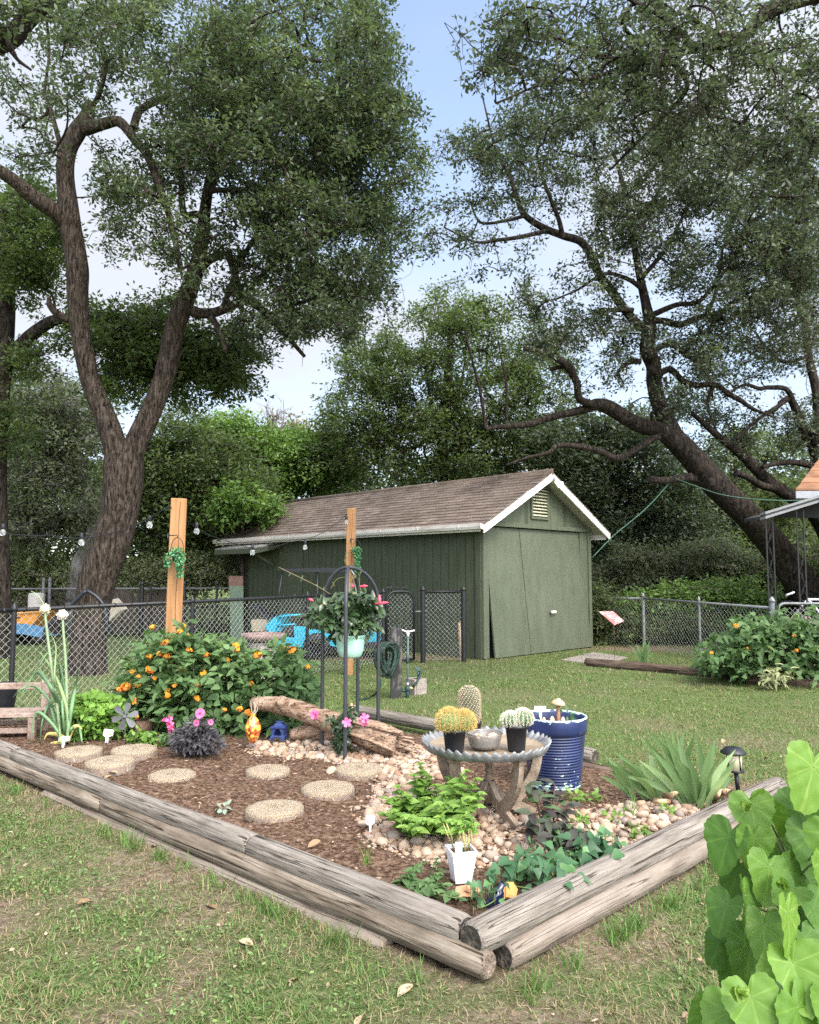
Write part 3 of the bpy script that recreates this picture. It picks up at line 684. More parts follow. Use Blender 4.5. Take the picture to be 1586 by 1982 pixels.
rr = _ramp(nt, [(.3,(.66,.66,.66)),(.7,(1.3,1.28,1.26))]); L.new(n.outputs[0], rr.inputs[0]); L.new(bk.outputs['Color'], mu.inputs['A']); L.new(rr.outputs[0], mu.inputs['B'])
mu2 = nt.nodes.new('ShaderNodeMix'); mu2.data_type = 'RGBA'; mu2.blend_type = 'MULTIPLY'; mu2.inputs['Factor'].default_value = 1
rr2 = _ramp(nt, [(.35,(.84,.84,.84)),(.65,(1.12,1.1,1.1))]); L.new(n2.outputs[0], rr2.inputs[0]); L.new(mu.outputs['Result'], mu2.inputs['A']); L.new(rr2.outputs[0], mu2.inputs['B'])
L.new(mu2.outputs['Result'], b.inputs['Base Color']); b.inputs['Roughness'].default_value = .95; b.inputs['Specular IOR Level'].default_value = .15
bp = nt.nodes.new('ShaderNodeBump'); bp.inputs['Strength'].default_value = .5; bp.inputs['Distance'].default_value = .01; L.new(n.outputs[0], bp.inputs['Height']); L.new(bp.outputs[0], b.inputs['Normal'])
shingle = m

shed = thing('shed', 'long dark green wooden shed with brown shingle roof and crooked door', 'shed', (*SH_O, 0), SH_A)
W, LN, WZ, EZ, OV = SH_W, SH_L, 2.44, 2.28, .30
apex = 3.34; slope = (apex-EZ)/(W/2+OV)
# side walls and back
mb = MB()
mb.box((.03, LN/2, WZ/2-.04), (.06, LN, WZ-.08), mat=0); mb.box((W-.03, LN/2, WZ/2-.04), (.06, LN, WZ-.08), mat=0)
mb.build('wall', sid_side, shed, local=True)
mb = MB(); rz_ = lambda x: apex-.10-abs(x-W/2)*slope
mb.prism([(.061, LN-.06, 0),(W-.061, LN-.06, 0),(W-.061, LN-.06, rz_(.06)),(W/2, LN-.06, rz_(W/2)),(.061, LN-.06, rz_(.06))], (0, .06, 0)); mb.build('back_wall', sid_front, shed, local=True)
# front: gable above the header, jambs and a sheet painted as the shade behind the door
mb = MB()
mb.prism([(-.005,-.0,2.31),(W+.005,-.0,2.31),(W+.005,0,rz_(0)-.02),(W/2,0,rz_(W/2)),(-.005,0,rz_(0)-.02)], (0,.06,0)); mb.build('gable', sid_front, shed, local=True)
mb = MB(); mb.box((.06,.02,1.16),(.14,.10,2.30), bev=.004); mb.box((3.15,.03,1.16),(.33,.06,2.30), bev=.004); mb.box((W-.04,-.015,1.16),(.10,.03,2.302), bev=.004); mb.box((W/2,-.02,2.335),(W+.03,.04,.075), bev=.004)
mb.build('door_frame', trim_g2, shed, local=True)
mb = MB(); mb.box((1.6,.16,1.15),(3.1,.04,2.3)); mb.build('opening_shade', flat('interior_shade', (.03,.035,.03), .9), shed, local=True)  # dark colour stands for the shade inside the shed
for nm_, c_, s_b in (('corner_board',(-.012,.09,1.14),(.024,.12,2.28)),('corner_board',(-.012,LN-.08,1.14),(.024,.12,2.28)),('door_trim',(-.01,5.25,1.0),(.02,.08,2.0)),('door_trim',(-.01,6.05,1.0),(.02,.08,2.0))):
    mb = MB(); mb.box(c_, s_b, bev=.003); mb.build(nm_, trim_g, shed, local=True)
# crooked sliding door, three sheets
dm = MB(); dx = [0, .335, .68, 1.0]
for k in range(3):
    a0, a1 = dx[k], dx[k+1]-.003
    T0, T1 = (.10, .035, 2.285), (2.98, .035, 2.285); B0_, B1_ = (.235, -.075, .012), (3.24, -.075, .02)
    lerp = lambda p, q, t: np.array(p)*(1-t)+np.array(q)*t
    o_ = np.array((0, -.006*(k % 2), 0))
    dm.prism([lerp(B0_, B1_, a0)+o_, lerp(B0_, B1_, a1)+o_, lerp(T0, T1, a1)+o_, lerp(T0, T1, a0)+o_], (0, .03, 0))
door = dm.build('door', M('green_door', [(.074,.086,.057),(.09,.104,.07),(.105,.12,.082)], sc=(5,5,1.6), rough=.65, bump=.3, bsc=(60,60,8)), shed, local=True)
hm = MB(); hm.box((1.93,-.09,.75),(.16,.03,.05), bev=.008); hm.box((1.875,-.115,.75),(.05,.035,.06), bev=.008); hm.build('handle', flat('pale_latch', (.62,.58,.5), .4), door, local=True)
# roof slabs with overlapping courses
for sgn in (-1, 1):
    rf = MB(); nc = 16; half = W/2+OV
    y0, y1 = -OV, LN+.22
    for c in range(nc):
        t0, t1 = c/nc, (c+1)/nc
        xo, xi = W/2+sgn*half*(1-t0), W/2+sgn*half*(1-t1)*(1 if c < nc-1 else 0)
        zo, zi = EZ+(apex-EZ)*t0, EZ+(apex-EZ)*t1
        nseg = 36; ys_ = np.linspace(y0, y1, nseg+1)
        for k in range(nseg):
            dz = .010+.012*rng.random()
            A_ = [(xo, ys_[k], zo+.012+dz), (xo, ys_[k+1]-.001, zo+.012+dz), (xi, ys_[k+1]-.001, zi+.014), (xi, ys_[k], zi+.014)]
            B_ = [(p[0], p[1], p[2]-.022-(dz if q < 2 else 0)) for q, p in enumerate(A_)]
            rf.add(A_+B_, [(0,1,2,3) if sgn > 0 else (3,2,1,0),(0,4,5,1) if sgn > 0 else (1,5,4,0),(0,3,7,4),(1,5,6,2)])
    if sgn < 0: roof = rf.build('roof', shingle, shed, local=True)
    else: rf.build('roof', shingle, shed, local=True)
rc = MB(); rc.tube([(W/2, -OV-.005, apex+.012), (W/2, LN+.225, apex+.012)], .07, 8, flat=(.35, 1)); rc.build('ridge_cap', shingle, shed, local=True)
sf = MB()
for sgn in (-1, 1):
    xe, xm = W/2+sgn*(W/2+OV-.01), W/2
    sf.prism([(xe,-OV+.03,EZ-.03),(xm,-OV+.03,apex-.05),(xm,LN+.2,apex-.05),(xe,LN+.2,EZ-.03)], (0,0,.02))
sf.build('soffit', soff, shed, local=True)
fa = MB()
for sgn in (-1, 1):
    xe = W/2+sgn*(W/2+OV); d = np.array([W/2-xe, 0, apex-EZ]); 
    for yy in (-OV, LN+.2):
        fa.prism([(xe, yy, EZ-.135),(xe, yy, EZ+.005),(W/2+sgn*.0015, yy, apex+.005),(W/2+sgn*.0015, yy, apex-.145)], (0, .028, 0))
    if sgn > 0: fa.box((xe-.014, LN/2, EZ-.06),(.026, LN+.4, .13))
    else: fa.box((xe+.018, LN/2, EZ-.055),(.026, LN+.4, .1))
fa.build('fascia', white_tr, shed, local=True)
gt = MB(); xg = -OV-.055
prof = [(-.05,.055),(-.05,.0),(-.035,-.04),(.035,-.045),(.045,.04)]
pts = np.array([(xg+p[0], -OV+.0, EZ-.03+p[1]) for p in prof]); n = len(pts)
v = np.vstack([pts, pts+np.array([0, LN+.5, 0])]); f = [(i, i+1, n+i+1, n+i) for i in range(n-1)]
v2 = v+np.array([.004, 0, .006]); gt.add(v, f); gt.add(v2, [q[::-1] for q in f]); gt.prism(pts, (0,.012,0)); gt.prism(pts+np.array([0,LN+.49,0]), (0,.012,0))
for k in range(9): gt.box((xg-.002, .2+k*1.0, EZ+.012),(.105,.022,.012)); gt.box((xg-.053, .2+k*1.0, EZ-.0),(.008,.022,.05))
gt.build('gutter', M('stained_gutter', [(0,(.25,.19,.15)),(.36,(.5,.44,.4)),(.48,(.66,.61,.58)),(1,(.74,.7,.67))], sc=(6,1.6,9), rough=.5, bump=.1), shed, local=True)
# louvred gable vent
vm = MB(); vx, vz = W/2-.03, 2.795; vw, vh = .46, .54
for sgn in (-1, 1): vm.box((vx+sgn*(vw/2+.02), -.018, vz),(.045,.036,vh+.09))
vm.box((vx,-.018,vz-vh/2-.022),(vw,.036,.045)); vm.box((vx,-.018,vz+vh/2+.022),(vw,.036,.045))
vent = vm.build('vent', trim_g2, shed, local=True)
lv = MB()
for k in range(9): lv.box((vx, -.012, vz-vh/2+.035+k*vh/9), (vw-.004, .055, .008), M=rotx(R(38)))
lv.build('slat', flat('cream_louvre', (.55,.54,.38), .6), vent, local=True)
vb = MB(); vb.box((vx,-.003,vz),(vw,.005,vh)); vb.build('vent_back', flat('vent_dark', (.035,.035,.03), .9), vent, local=True)
# lamp under the peak
fl = MB(); Ml = rotx(R(58)); lc = np.array((W/2+.03, -OV-.05, apex-.16))
fl.tube([lc+(0,.05,.04), lc], .032, 10); ln_o = fl.build('lamp_holder', galv, shed, local=True)
bl = MB(); bl.lathe([(.03,0),(.036,.05),(.062,.11),(.068,.125),(.05,.15),(.01,.158)], lc, 18, M=rotx(R(125)) , capt=True)
mE = flat('lit_bulb', (.9,.88,.8), .3); e_ = mE.node_tree.nodes['Principled BSDF']; e_.inputs['Emission Color'].default_value = (1,.93,.75,1); e_.inputs['Emission Strength'].default_value = 1.1
bl.build('lamp', mE, shed, local=True)
# side door outline, handle, lean-to awning over it
sd = MB(); sd.box((-.008,5.65,.98),(.012,.72,1.93)); sd.build('side_door', sid_front if False else trim_g, shed, local=True)
sh_ = MB(); sh_.tube([(-.03,5.4,1.02),(-.07,5.4,1.0),(-.07,5.4,.9),(-.03,5.4,.88)], .012, 6); sh_.build('side_door_handle', galv, shed, local=True)
aw = MB(); aw.prism([(-.02,6.05,2.17),(-.72,6.05,2.03),(-.72,7.75,2.03),(-.02,7.75,2.17)], (0,0,.035)); awn = aw.build('awning', M('grey_roll_roof', [(.13,.125,.12),(.22,.21,.205),(.3,.29,.285)], sc=10, rough=.9, bump=.4, bsc=60), shed, local=True)
af = MB(); af.box((-.725,6.9,1.975),(.03,1.74,.11)); af.prism([(-.02,6.03,2.06),(-.71,6.03,1.92),(-.71,6.03,2.025),(-.02,6.03,2.165)], (0,.03,0)); af.prism([(-.03,6.3,1.62),(-.60,6.3,1.93),(-.60,6.3,1.99),(-.03,6.3,1.70)], (0,.05,0))
af.build('awning_frame', trim_g, shed, local=True)

# ------------------------------------------------------------------ chain link fences
def post(mb, x, y, h, r=.032, cap=True, mat=0, z0=-.05):
    mb.tube([(x,y,z0),(x,y,h)], r, 10, mat=mat, caps=False)
    if cap: mb.lathe([(r*1.18,0),(r*1.18,.025),(r*.8,.055),(.004,.085)], (x,y,h), 10, mat=mat)
def meshpanel(a, b, z0a, ha, hb, sp=.078, r=.0014, z0b=None):
    """diagonal wire both ways between ground points a and b"""
    a = np.array(a, float); b = np.array(b, float); Ln = np.linalg.norm(b-a); d = (b-a)/Ln
    mb = MB(); A_ = []; B_ = []
    h = max(ha, hb)
    H = lambda s: ha+(hb-ha)*s/Ln
    for s0 in np.arange(-h, Ln+h, sp):
        for sg in (1, -1):
            s1 = s0; s2 = s0+sg*(h-z0a)
            q = []
            for s, z in ((s1, z0a), (s2, h)): q.append((s, z))
            (sa, za), (sb, zb) = q
            ts = sorted([(0-sa)/(sb-sa), (Ln-sa)/(sb-sa)]); t0, t1 = max(0, ts[0]), min(1, ts[1])
            if t1 <= t0: continue
            hh = H(sa+(sb-sa)*t1)
            if za+(zb-za)*t1 > hh: t1 = (hh-za)/(zb-za)
            if t1 <= t0: continue
            # two pieces with a little kink so that wires weave rather than cross in one plane
            off = .002*sg
            nrm = np.array([-d[1], d[0]])*off
            for (u, w_, L_) in ((t0, t1, 0),):
                p0 = a+d*(sa+(sb-sa)*u)+nrm; p1 = a+d*(sa+(sb-sa)*w_)+nrm
                A_.append((*p0, za+(zb-za)*u)); B_.append((*p1, za+(zb-za)*w_))
    mb.segs(A_, B_, r, sides=3); return mb
fence = thing('chain_link_fence', 'black chain link fence running behind the flower bed to the gate', 'fence', (*FL, 0))
FGl = P(742, 1149, 12.6)[:2]
for (a, b_, ha, hb) in ((FA, FL, 1.06, 1.10), (FL, FGl, 1.10, 1.155)):
    meshpanel(a, b_, .03, ha-.03, hb-.03).build('mesh', wire_m, fence)
    tm = MB(); tm.tube([(*a, ha), (*b_, hb)], .021, 8); k = int(np.linalg.norm(b_-a)/.2)
    for t in (np.arange(k)+.5)/k:
        c = a+(b_-a)*t; zc = ha+(hb-ha)*t; dd = (b_-a)/np.linalg.norm(b_-a)
        tm.tube([(*(c-dd*.012), zc), (*(c+dd*.012), zc)], .0245, 8)
    tm.build('top_rail', black_mt, fence)
for t in (.0, .36, .70, 1.0):
    c = FL+(FGl-FL)*t; pm = MB(); post(pm, c[0], c[1], 1.09+.055*t, .026 if t < 1 else .034); pm.build('post', black_mt, fence)
def curl(c, d, s):   # scroll hook along the rail
    t = np.linspace(0, 1.6*math.pi, 14); return [np.array(c)+np.array([d[0]*s*(math.cos(k)-1), d[1]*s*(math.cos(k)-1), s*math.sin(k)]) for k in t]
# gate with rounded corners
gate = thing('garden_gate', 'black tubular gate with rounded top corners beside the coiled hose', 'gate', (*FGl, 0))
GR = G(808, 1282)[:2]; gd = (GR-FGl)/np.linalg.norm(GR-FGl); gl = np.linalg.norm(GR-FGl); g0 = FGl+gd*.06
Lg = gl-.12; gp = []
hz = 1.17
for k in np.linspace(0, math.pi/2, 7): gp.append((.16-.16*math.cos(k), hz-.16+.16*math.sin(k)))
for k in np.linspace(0, math.pi/2, 7): gp.append((Lg-.16+.16*math.sin(k), hz-.16+.16*math.cos(k)))
fr3 = [(*(g0+gd*s), z) for s, z in [(0, .05)]+gp+[(Lg, .05)]]
fm = MB(); fm.tube(fr3, .021, 8); fm.tube([fr3[0], fr3[-1]], .021, 8); fm.build('gate_frame', black_mt, gate)
meshpanel(g0+gd*.02, g0+gd*(Lg-.02), .06, hz-.05, hz-.05).build('mesh', wire_m, gate)
hk = MB(); 
for s in (.18, .72): 
    c = (*(g0+gd*s*Lg), hz+.02); hk.tube(curl(c, gd, .05), .009, 6); hk.tube([np.array(c)+(0,0,-.02), np.array(c)+(0,0,.09)], .009, 6)
hk.tube([(*(g0+gd*.2*Lg), hz+.09), (*(g0+gd*.7*Lg), hz+.03)], .006, 5)
hk.build('scroll', black_mt, gate)
# fixed panel between gate and shed
pan = thing('fence_panel', 'narrow black chain link panel between the gate and the shed wall', 'fence', (*G(822, 1283)[:2], 0))
p0, p1 = G(819, 1283)[:2], G(898, 1281)[:2]
meshpanel(p0, p1, .04, 1.15, 1.15).build('mesh', wire_m, pan)
pm = MB(); pm.tube([(*p0, 1.165), (*p1, 1.165)], .02, 8); 
for t in np.linspace(.06,.94,14): c = p0+(p1-p0)*t; pm.tube([(*(c-gd*.008), 1.165), (*(c+gd*.008), 1.165)], .026, 8)
pm.build('top_rail', black_mt, pan)
for c in (p0, p1): pm = MB(); post(pm, c[0], c[1], 1.18, .043); pm.build('post', black_mt, pan)
lt = MB(); lt.tube([(*(p0-gd*.14), .84),(*(p0+gd*.06), .845)], .012, 6); lt.build('latch', galv, gate)
# wooden stake leaning there
st = MB(); b_ = G(893, 1279); st.tube([b_+(0,-.1,-.05), np.array(P(889, 1205, b_[1]))+(0,.03,0)], .022, 4, smooth=False)
tag(st.build('wooden_stake', flat('pale_wood', (.5,.36,.25), .8)), 'pale wooden stake leaning on the black fence post by the shed', 'stake')

# far fence beyond the left lawn
ff = thing('chain_link_fence', 'low grey chain link fence at the far end of the left lawn', 'fence', (-9, 17.6, 0))
fpts = [np.array(k, float) for k in ((-16, 16.2), (-8.45, 17.3), (-6.2, 17.6), (-4.2, 17.9))]
for a, b_ in zip(fpts[:-1], fpts[1:]): meshpanel(a, b_, .05, 1.1, 1.1, .11, .0018).build('mesh', wire_d, ff)
tm = MB(); tm.tube([(*k, 1.13) for k in fpts], .022, 6); tm.build('top_rail', grey_mt, ff)
for px in (84, 96): c = P(px, 1150, 17.3); pm = MB(); post(pm, c[0], c[1], 1.3, .035); pm.build('post', grey_mt, ff)
for px in (275, 292, 357, 420): c = P(px, 1150, 17.6); pm = MB(); post(pm, c[0], c[1], 1.22, .045 if px in (275, 357) else .025); pm.build('post', black_mt, ff)
hd = MB(); hd.box((-9.5, 18.6, .58),(8,.05,1.1)); hd.build('slat_screen', M('brown_brush_screen', [(.03,.022,.018),(.08,.06,.05),(.13,.1,.085)], sc=(30,30,3), rough=1, bump=.5), ff)

# galvanised fence on the right
rf_ = thing('chain_link_fence', 'grey galvanised chain link fence on the right behind the far bed', 'fence', (4.3, 15, 0))
ra = np.append(P(1140, 1160, 16.5)[:2], P(1140, 1159, 16.5)[2]); rb = P(1245, 1158, 15.2); rc_ = P(1495, 1177, 11.6)
for a, b_ in ((ra, rb), (rb, rc_)):
    meshpanel(a[:2], b_[:2], -.02, a[2]-.02, b_[2]-.02, .09, .0018).build('mesh', wire_m, rf_)
    tm = MB(); tm.tube([a, b_], .021, 8); tm.build('top_rail', galv, rf_)
for c, r_ in ((rb, .03), (rc_, .04), ((ra+rb)/2*0+rb+(rc_-rb)*.5, .022)):
    pm = MB(); post(pm, c[0], c[1], c[2]+(.09 if r_ > .035 else .03), r_); pm.build('post', galv, rf_)
rg = thing('metal_gate', 'small grey tubular gate with rounded corners by the porch columns', 'gate', (*(rc_[:2]+np.array([.12,-.02])), 0))
GY = 11.5; z_ = P(1540, 1168, GY)[2]; x0_, x1_ = P(1506, 1168, GY)[0], P(1600, 1168, GY-.1)[0]
fp = [(x0_, GY, .05),(x0_, GY, z_-.1)]+[(x0_+.1-.1*math.cos(k), GY, z_-.1+.1*math.sin(k)) for k in np.linspace(.2,1.57,5)]+[(x1_-.1+.1*math.sin(k), (GY-.1), z_-.1+.1*math.cos(k)) for k in np.linspace(0,1.57,6)]+[(x1_, (GY-.1), .05)]
fm = MB(); fm.tube(fp, .02, 8); fm.build('gate_frame', galv, rg)
meshpanel((x0_, GY), (x1_, (GY-.1)), .05, z_-.06, z_-.06, .075, .0018).build('mesh', wire_m, rg)

# ------------------------------------------------------------------ porch and house corner at right
hs = thing('house', 'corner of a house with orange brown shingle roof at the right edge', 'house', (8.2, 14.0, 0))
q = P(1541, 948, 12.5); e = P(1700, 952, 11.6)
brick_r = M('orange_shingles', [(.13,.06,.032),(.22,.105,.055),(.29,.15,.09)], sc=(3,3,9), rough=.9, bump=.4)
mb = MB()
xr = 13.0
for k in range(8):
    z0, z1 = q[2]+k*.14, q[2]+(k+1)*.14; y0, y1 = 12.5+k*.26, 12.5+(k+1)*.26; xa, xb = q[0]+k*.22, q[0]+(k+1)*.22
    mb.add([(xa,y0,z0+.02),(xr,y0-.3,z0+.02),(xr,y1-.3,z1),(xb,y1,z1),(xa,y0,z0-.01),(xr,y0-.3,z0-.01)], [(0,1,2,3),(4,5,1,0)])
    mb.add([(xa,y0,z0+.02),(xb,y1,z1),(xa+2.9,18,z0+.02),(xb+2.9,18,z1)], [(0,1,3,2)])
mb.build('roof', brick_r, hs)
mb = MB(); mb.prism([(q[0],12.5,q[2]-.14),(xr,12.2,q[2]-.14),(xr,12.2,q[2]-.02),(q[0],12.5,q[2]-.02)], (0,.03,0)); mb.prism([(q[0],12.5,q[2]-.14),(q[0]+2.9,18,q[2]-.14),(q[0]+2.9,18,q[2]-.02),(q[0],12.5,q[2]-.02)], (.03,0,0)); mb.build('fascia', flat('grey_fascia', (.3,.31,.34), .6), hs)
mb = MB(); mb.box((11.6, 15.0, 1.35),(4.6, 4.4, 2.7)); mb.build('wall', M('red_brick', [(.14,.05,.035),(.25,.10,.07)], sc=12, rough=.9, bump=.4), hs)
pc = thing('porch', 'porch roof edge on black wrought iron columns at the right edge', 'porch', (*G(1492,1330)[:2], 0))
PY = 12.3
pa, pb = P(1482, 995, PY), P(1680, 934, PY-.7)
mb = MB()
vz_ = np.array([0,0,1.0])
for (o1, o2, mi) in ((0,.035,0),(-.035,0,1),(-.075,-.035,0)):
    mb.prism([pa+vz_*o1, pb+vz_*o1, pb+vz_*o2, pa+vz_*o2], (.05,.3,0), mat=mi)
mb.prism([pa-vz_*.075+(.03,.06,0), pb-vz_*.07+(.03,.03,0), pb-vz_*.02+(.03,.03,0), pa-vz_*.02+(.03,.03,0)], (.6,2.2,.1), mat=1)
mb.build('porch_roof', [flat('alu_edge', (.3,.3,.315), .5), flat('dark_underside', (.05,.05,.055), .8)], pc)
mb = MB(); mb.prism([P(1490,1002,PY+.4),P(1720,1002,PY+.2),P(1720,935,PY+.2)], (0,.06,0)); mb.build('porch_shade_panel', flat('porch_ceiling_shade', (.02,.02,.022), .8), pc)  # upright dark panel put in for the shade under the porch ceiling
for px, yy, s in ((1492, PY+.12, 1), (1552, PY-.1, 1)):
    zt = P(px, 997 if px < 1500 else 985, yy)[2]; c = P(px, 1100, yy); cm = MB(); w_ = .05
    top = zt-.02
    for dx_ in (-w_, w_+.012): cm.box((c[0]+dx_, yy, top/2), (.02,.02,top))
    for kz in np.arange(.25, top-.15, .42):
        t = np.linspace(0, 2*math.pi, 18)
        cm.tube([(c[0]+.006+.042*math.cos(k)*math.sin(k/2), yy, kz+.16*(k/math.pi-1)) for k in t], .006, 5)
        cm.tube([(c[0]+.006-.042*math.cos(k)*math.sin(k/2), yy, kz+.21+.16*(k/math.pi-1)) for k in t], .006, 5)
    cm.build('column', black_mt, pc)
# brown mound behind the right lantana
mb = MB(); mb.ball((P(1553,1240,12.4)[0], 12.4, .3), (.36,.3,.50), 18, 10, noise=.03); tag(mb.build('boulder', M('brown_rock', [(.1,.07,.06),(.2,.15,.13),(.28,.22,.2)], sc=6, rough=.95, bump=.5, bsc=25)), 'rounded brown boulder behind the right lantana and grey gate', 'boulder')
# bicycle behind the gate
bi = thing('bicycle', 'white and dark bicycle standing behind the grey gate near porch', 'bicycle', (*P(1535,1170,12.6)[:2], 0))
c = P(1527, 1190, 12.6); zc = .33; Ry = .33
for k, xx in enumerate((c[0], c[0]+.98)):
    wm_ = MB(); t = np.linspace(0, 2*math.pi, 25); wm_.tube([(xx+Ry*math.cos(a)*.55, 12.6-Ry*math.cos(a)*.8+k*-.6, zc+.35+Ry*math.sin(a)) for a in t], .02, 6, caps=False); w_ = wm_.build('wheel', black_pl, bi)
    sp_ = MB(); aa = np.linspace(0, 2*math.pi, 15)[:-1]; sp_.segs([(xx, 12.6+k*-.6, zc+.35)]*14, [(xx+.3*math.cos(a)*.55, 12.6-.3*math.cos(a)*.8+k*-.6, zc+.35+.3*math.sin(a)) for a in aa], .003); sp_.build('rim', galv, w_)
fm = MB(); fm.tube([(c[0],12.6,.68),(c[0]+.25,12.45,1.05),(c[0]+.75,12.15,1.05),(c[0]+.98,12.0,.68)], .022, 7); fm.tube([(c[0]+.25,12.45,1.05),(c[0]+.5,12.3,.66),(c[0]+.75,12.15,1.05)], .022, 7); fm.build('frame', white_pl, bi)
fm = MB(); fm.tube([(c[0]-.12,12.4,1.12),(c[0]+.05,12.5,1.16),(c[0]+.12,12.65,1.16),(c[0]+.06,12.8,1.1)], .016, 6); fm.build('handlebar', white_pl, bi)
# ------------------------------------------------------------------ cedar posts
def cedar_post(px0, px1, ytop, Yd, lean, label):
    w = mm(px1-px0, Yd); c = P((px0+px1)/2, 1250, Yd); zt = P(px0, ytop, Yd)[2]
    o = thing('wooden_post', label, 'post', (c[0], Yd+w/2, 0), math.atan2(-c[0], Yd)); mb = MB()
    Mx = roty(-lean); mb.box((0,0,0),(w, w, zt+.3), bev=.006)
    v = mb.v[0]; v[:, 2] += (zt+.3)/2-.3; mb.v[0] = v @ Mx.T
    # drying check down the face
    mb.build('shaft', cedar, o, local=True)
    k = MB(); k.tube([np.array((.012+.004*math.sin(z*9), -w/2-.0005, z)) @ Mx.T for z in np.linspace(zt*.45, zt-.03, 12)], .0028, 4); k.build('crack', flat('dark_crack', (.13,.05,.02), .9), o, local=True)
    return o, np.array((c[0], Yd, zt)), w
po1, pt1, pw1 = cedar_post(312, 342, 964, 7.2, -R(1.0), 'new orange cedar post behind the lantana holding the string lights')
po2, pt2, pw2 = cedar_post(665, 683, 983, 11.25, -R(.8), 'new orange cedar post behind the black trellis, before the shed')

# ------------------------------------------------------------------ string lights
clear = M('clear_bulb', [(.9,.9,.92)], rough=.08, spec=.6, trans=.85)
def string(name, label, pts, bulbs, rw=.004):
    o = thing(name, label, 'string lights', pts[0]); w = MB(); pts = np.array(pts, float)
    path = []
    for a, b in zip(pts[:-1], pts[1:]):
        for t in np.linspace(0, 1, 9)[:-1]: p = a+(b-a)*t; p[2] -= np.linalg.norm(b-a)*.055*math.sin(math.pi*t); path.append(p)
    path.append(pts[-1]); path = np.array(path); w.tube(path, rw, 5); w.build('cable', black_pl, o)
    proto = None
    for b in bulbs:
        b = np.array(b, float)
        near = path[np.argmin(np.linalg.norm(path-b, axis=1))]
        s = MB(); s.tube([near, b+(0,0,.075)], .004, 4); s.lathe([(.013,.0),(.017,.012),(.017,.05),(.010,.06)], b+(0,0,.03), 10, capt=True); so = s.build('socket', black_pl, o)
        g_ = MB(); g_.ball(b, (.029,.029,.037), 12, 8); g_.build('bulb', clear, o)
        f_ = MB(); f_.ball(b+(0,0,.004), (.008,.008,.018), 6, 5); f_.build('filament', flat('filament', (.75,.7,.6), .5), so)
e0 = P(-60, 1012, 7.6)
top1 = P(328, 979, 7.16); top2 = P(672, 995, 11.2); tail = P(720, 1130, 11.3)
string('string_lights', 'string lights running left from the first cedar post past the oak trunk', [e0, P(100,1036,7.5), P(200,1036,7.4), top1], [P(6,1031,7.55), P(158,1050,7.45), P(290,1016,7.25)])
string('string_lights', 'string lights sagging between the two cedar posts before the shed', [top1, P(440,1047,8.1), P(560,1049,9.6), top2], [P(381,1028,7.6), P(489,1069,8.7), P(591,1059,10.0), P(671,1010,11.15)])

# ------------------------------------------------------------------ small hanging ivy pots on the posts
def leafcloud(mb, c, rad, n, L, W, tmpl='oval', flatn=.4, up=.5, droop=.2, shell=.6):
    d = unit(n); r = (shell+(1-shell)*rng.random(n))[:, None]
    p = np.array(c)+d*np.array(rad)*r
    D = d+unit(n)*.6; D[:, 2] -= .15
    Nn = unit(n)*flatn+np.array([0,-.25,up])+d*.5
    mb.leaves(p, D, Nn, L*rng.uniform(.7, 1.25, n), W*rng.uniform(.75, 1.2, n), tmpl, 0, np.clip(rng.normal(.5, .22, n)+.25*d[:, 2], 0, 1), droop)
def ivy_pot(c, side, label, tails):
    o = thing('hanging_ivy', label, 'hanging plant', c); c = np.array(c, float)
    p = MB(); p.lathe([(.035,-.045),(.055,.03),(.058,.035),(.05,.03)], c, 14); p.build('pot', black_pl, o)
    h = MB(); t = np.linspace(0, math.pi, 12); h.tube([c+(-.062*math.cos(k), 0, .03+.15*math.sin(k)**.8) for k in t], .0035, 5); h.tube([c+(-.09,0,.2), c+(0,0,.2), c+(0,0,.18)], .005, 5); h.tube([c+(-.09,0,.15), c+(-.09,0,.21)], .008, 5); h.build('bracket', black_mt, o)
    f = MB(); leafcloud(f, c+(0,0,.04), (.075,.065,.045), 170, .026, .02, shell=.3)
    for (dx, ln) in tails:
        n = int(ln*420); z = rng.random(n)*ln
        pp = np.stack([c[0]+dx+rng.normal(0, .016, n)*(1.1-z/ln*.5), c[1]-.03+rng.normal(0, .018, n), c[2]+.03-z], -1)
        d = unit(n); d[:, 2] -= .6; f.leaves(pp, d, unit(n)*.5+np.array([0,-.7,.4]), rng.uniform(.018,.03,n), rng.uniform(.014,.022,n), 'oval', 0, rng.random(n))
    f.build('foliage', ivy_leaf, o); return o
ivy_pot(P(343, 1078, 7.12), 1, 'small black pot of trailing ivy hung on the first cedar post', [(-.075,.12),(.02,.16),(.05,.2),(.035,.22)])
ivy_pot(P(691, 1070, 11.2), 1, 'trailing ivy hung on the second cedar post above the trellis', [(-.01,.3),(.02,.34),(.035,.3)])

# ------------------------------------------------------------------ black trellis plant stand and hanging basket
tc_ = np.array([-.46, 5.95]); 
tr = thing('trellis', 'black four legged arched metal plant stand in the pebbles', 'trellis', (*tc_, SZ))
feet = [G(668, 1472, SZ), G(624, 1447, SZ), G(731, 1441, SZ), np.array([-.43, 6.42, SZ])]
apx = P(675, 1098, 5.95)
for ft in feet:
    d = ft[:2]-apx[:2]; rr = np.linalg.norm(d); ux = d/rr
    pth = [ft+(0,0,-.08)]
    sh = 1.02
    for z in np.linspace(SZ+.3, apx[2]-.30, 4): pth.append(np.array([*(apx[:2]+ux*rr*sh), z]))
    for k in np.linspace(0, math.pi/2, 9)[1:]: pth.append(np.array([*(apx[:2]+ux*rr*sh*(math.cos(k) if k < 1.57 else .02)), apx[2]-.30+.30*math.sin(k)]))
    mb = MB(); mb.tube(spline(pth, 3), .0145, 9); mb.build('leg', grey_mt if False else flat('slate_metal', (.035,.036,.045), .45, var=.2), tr)
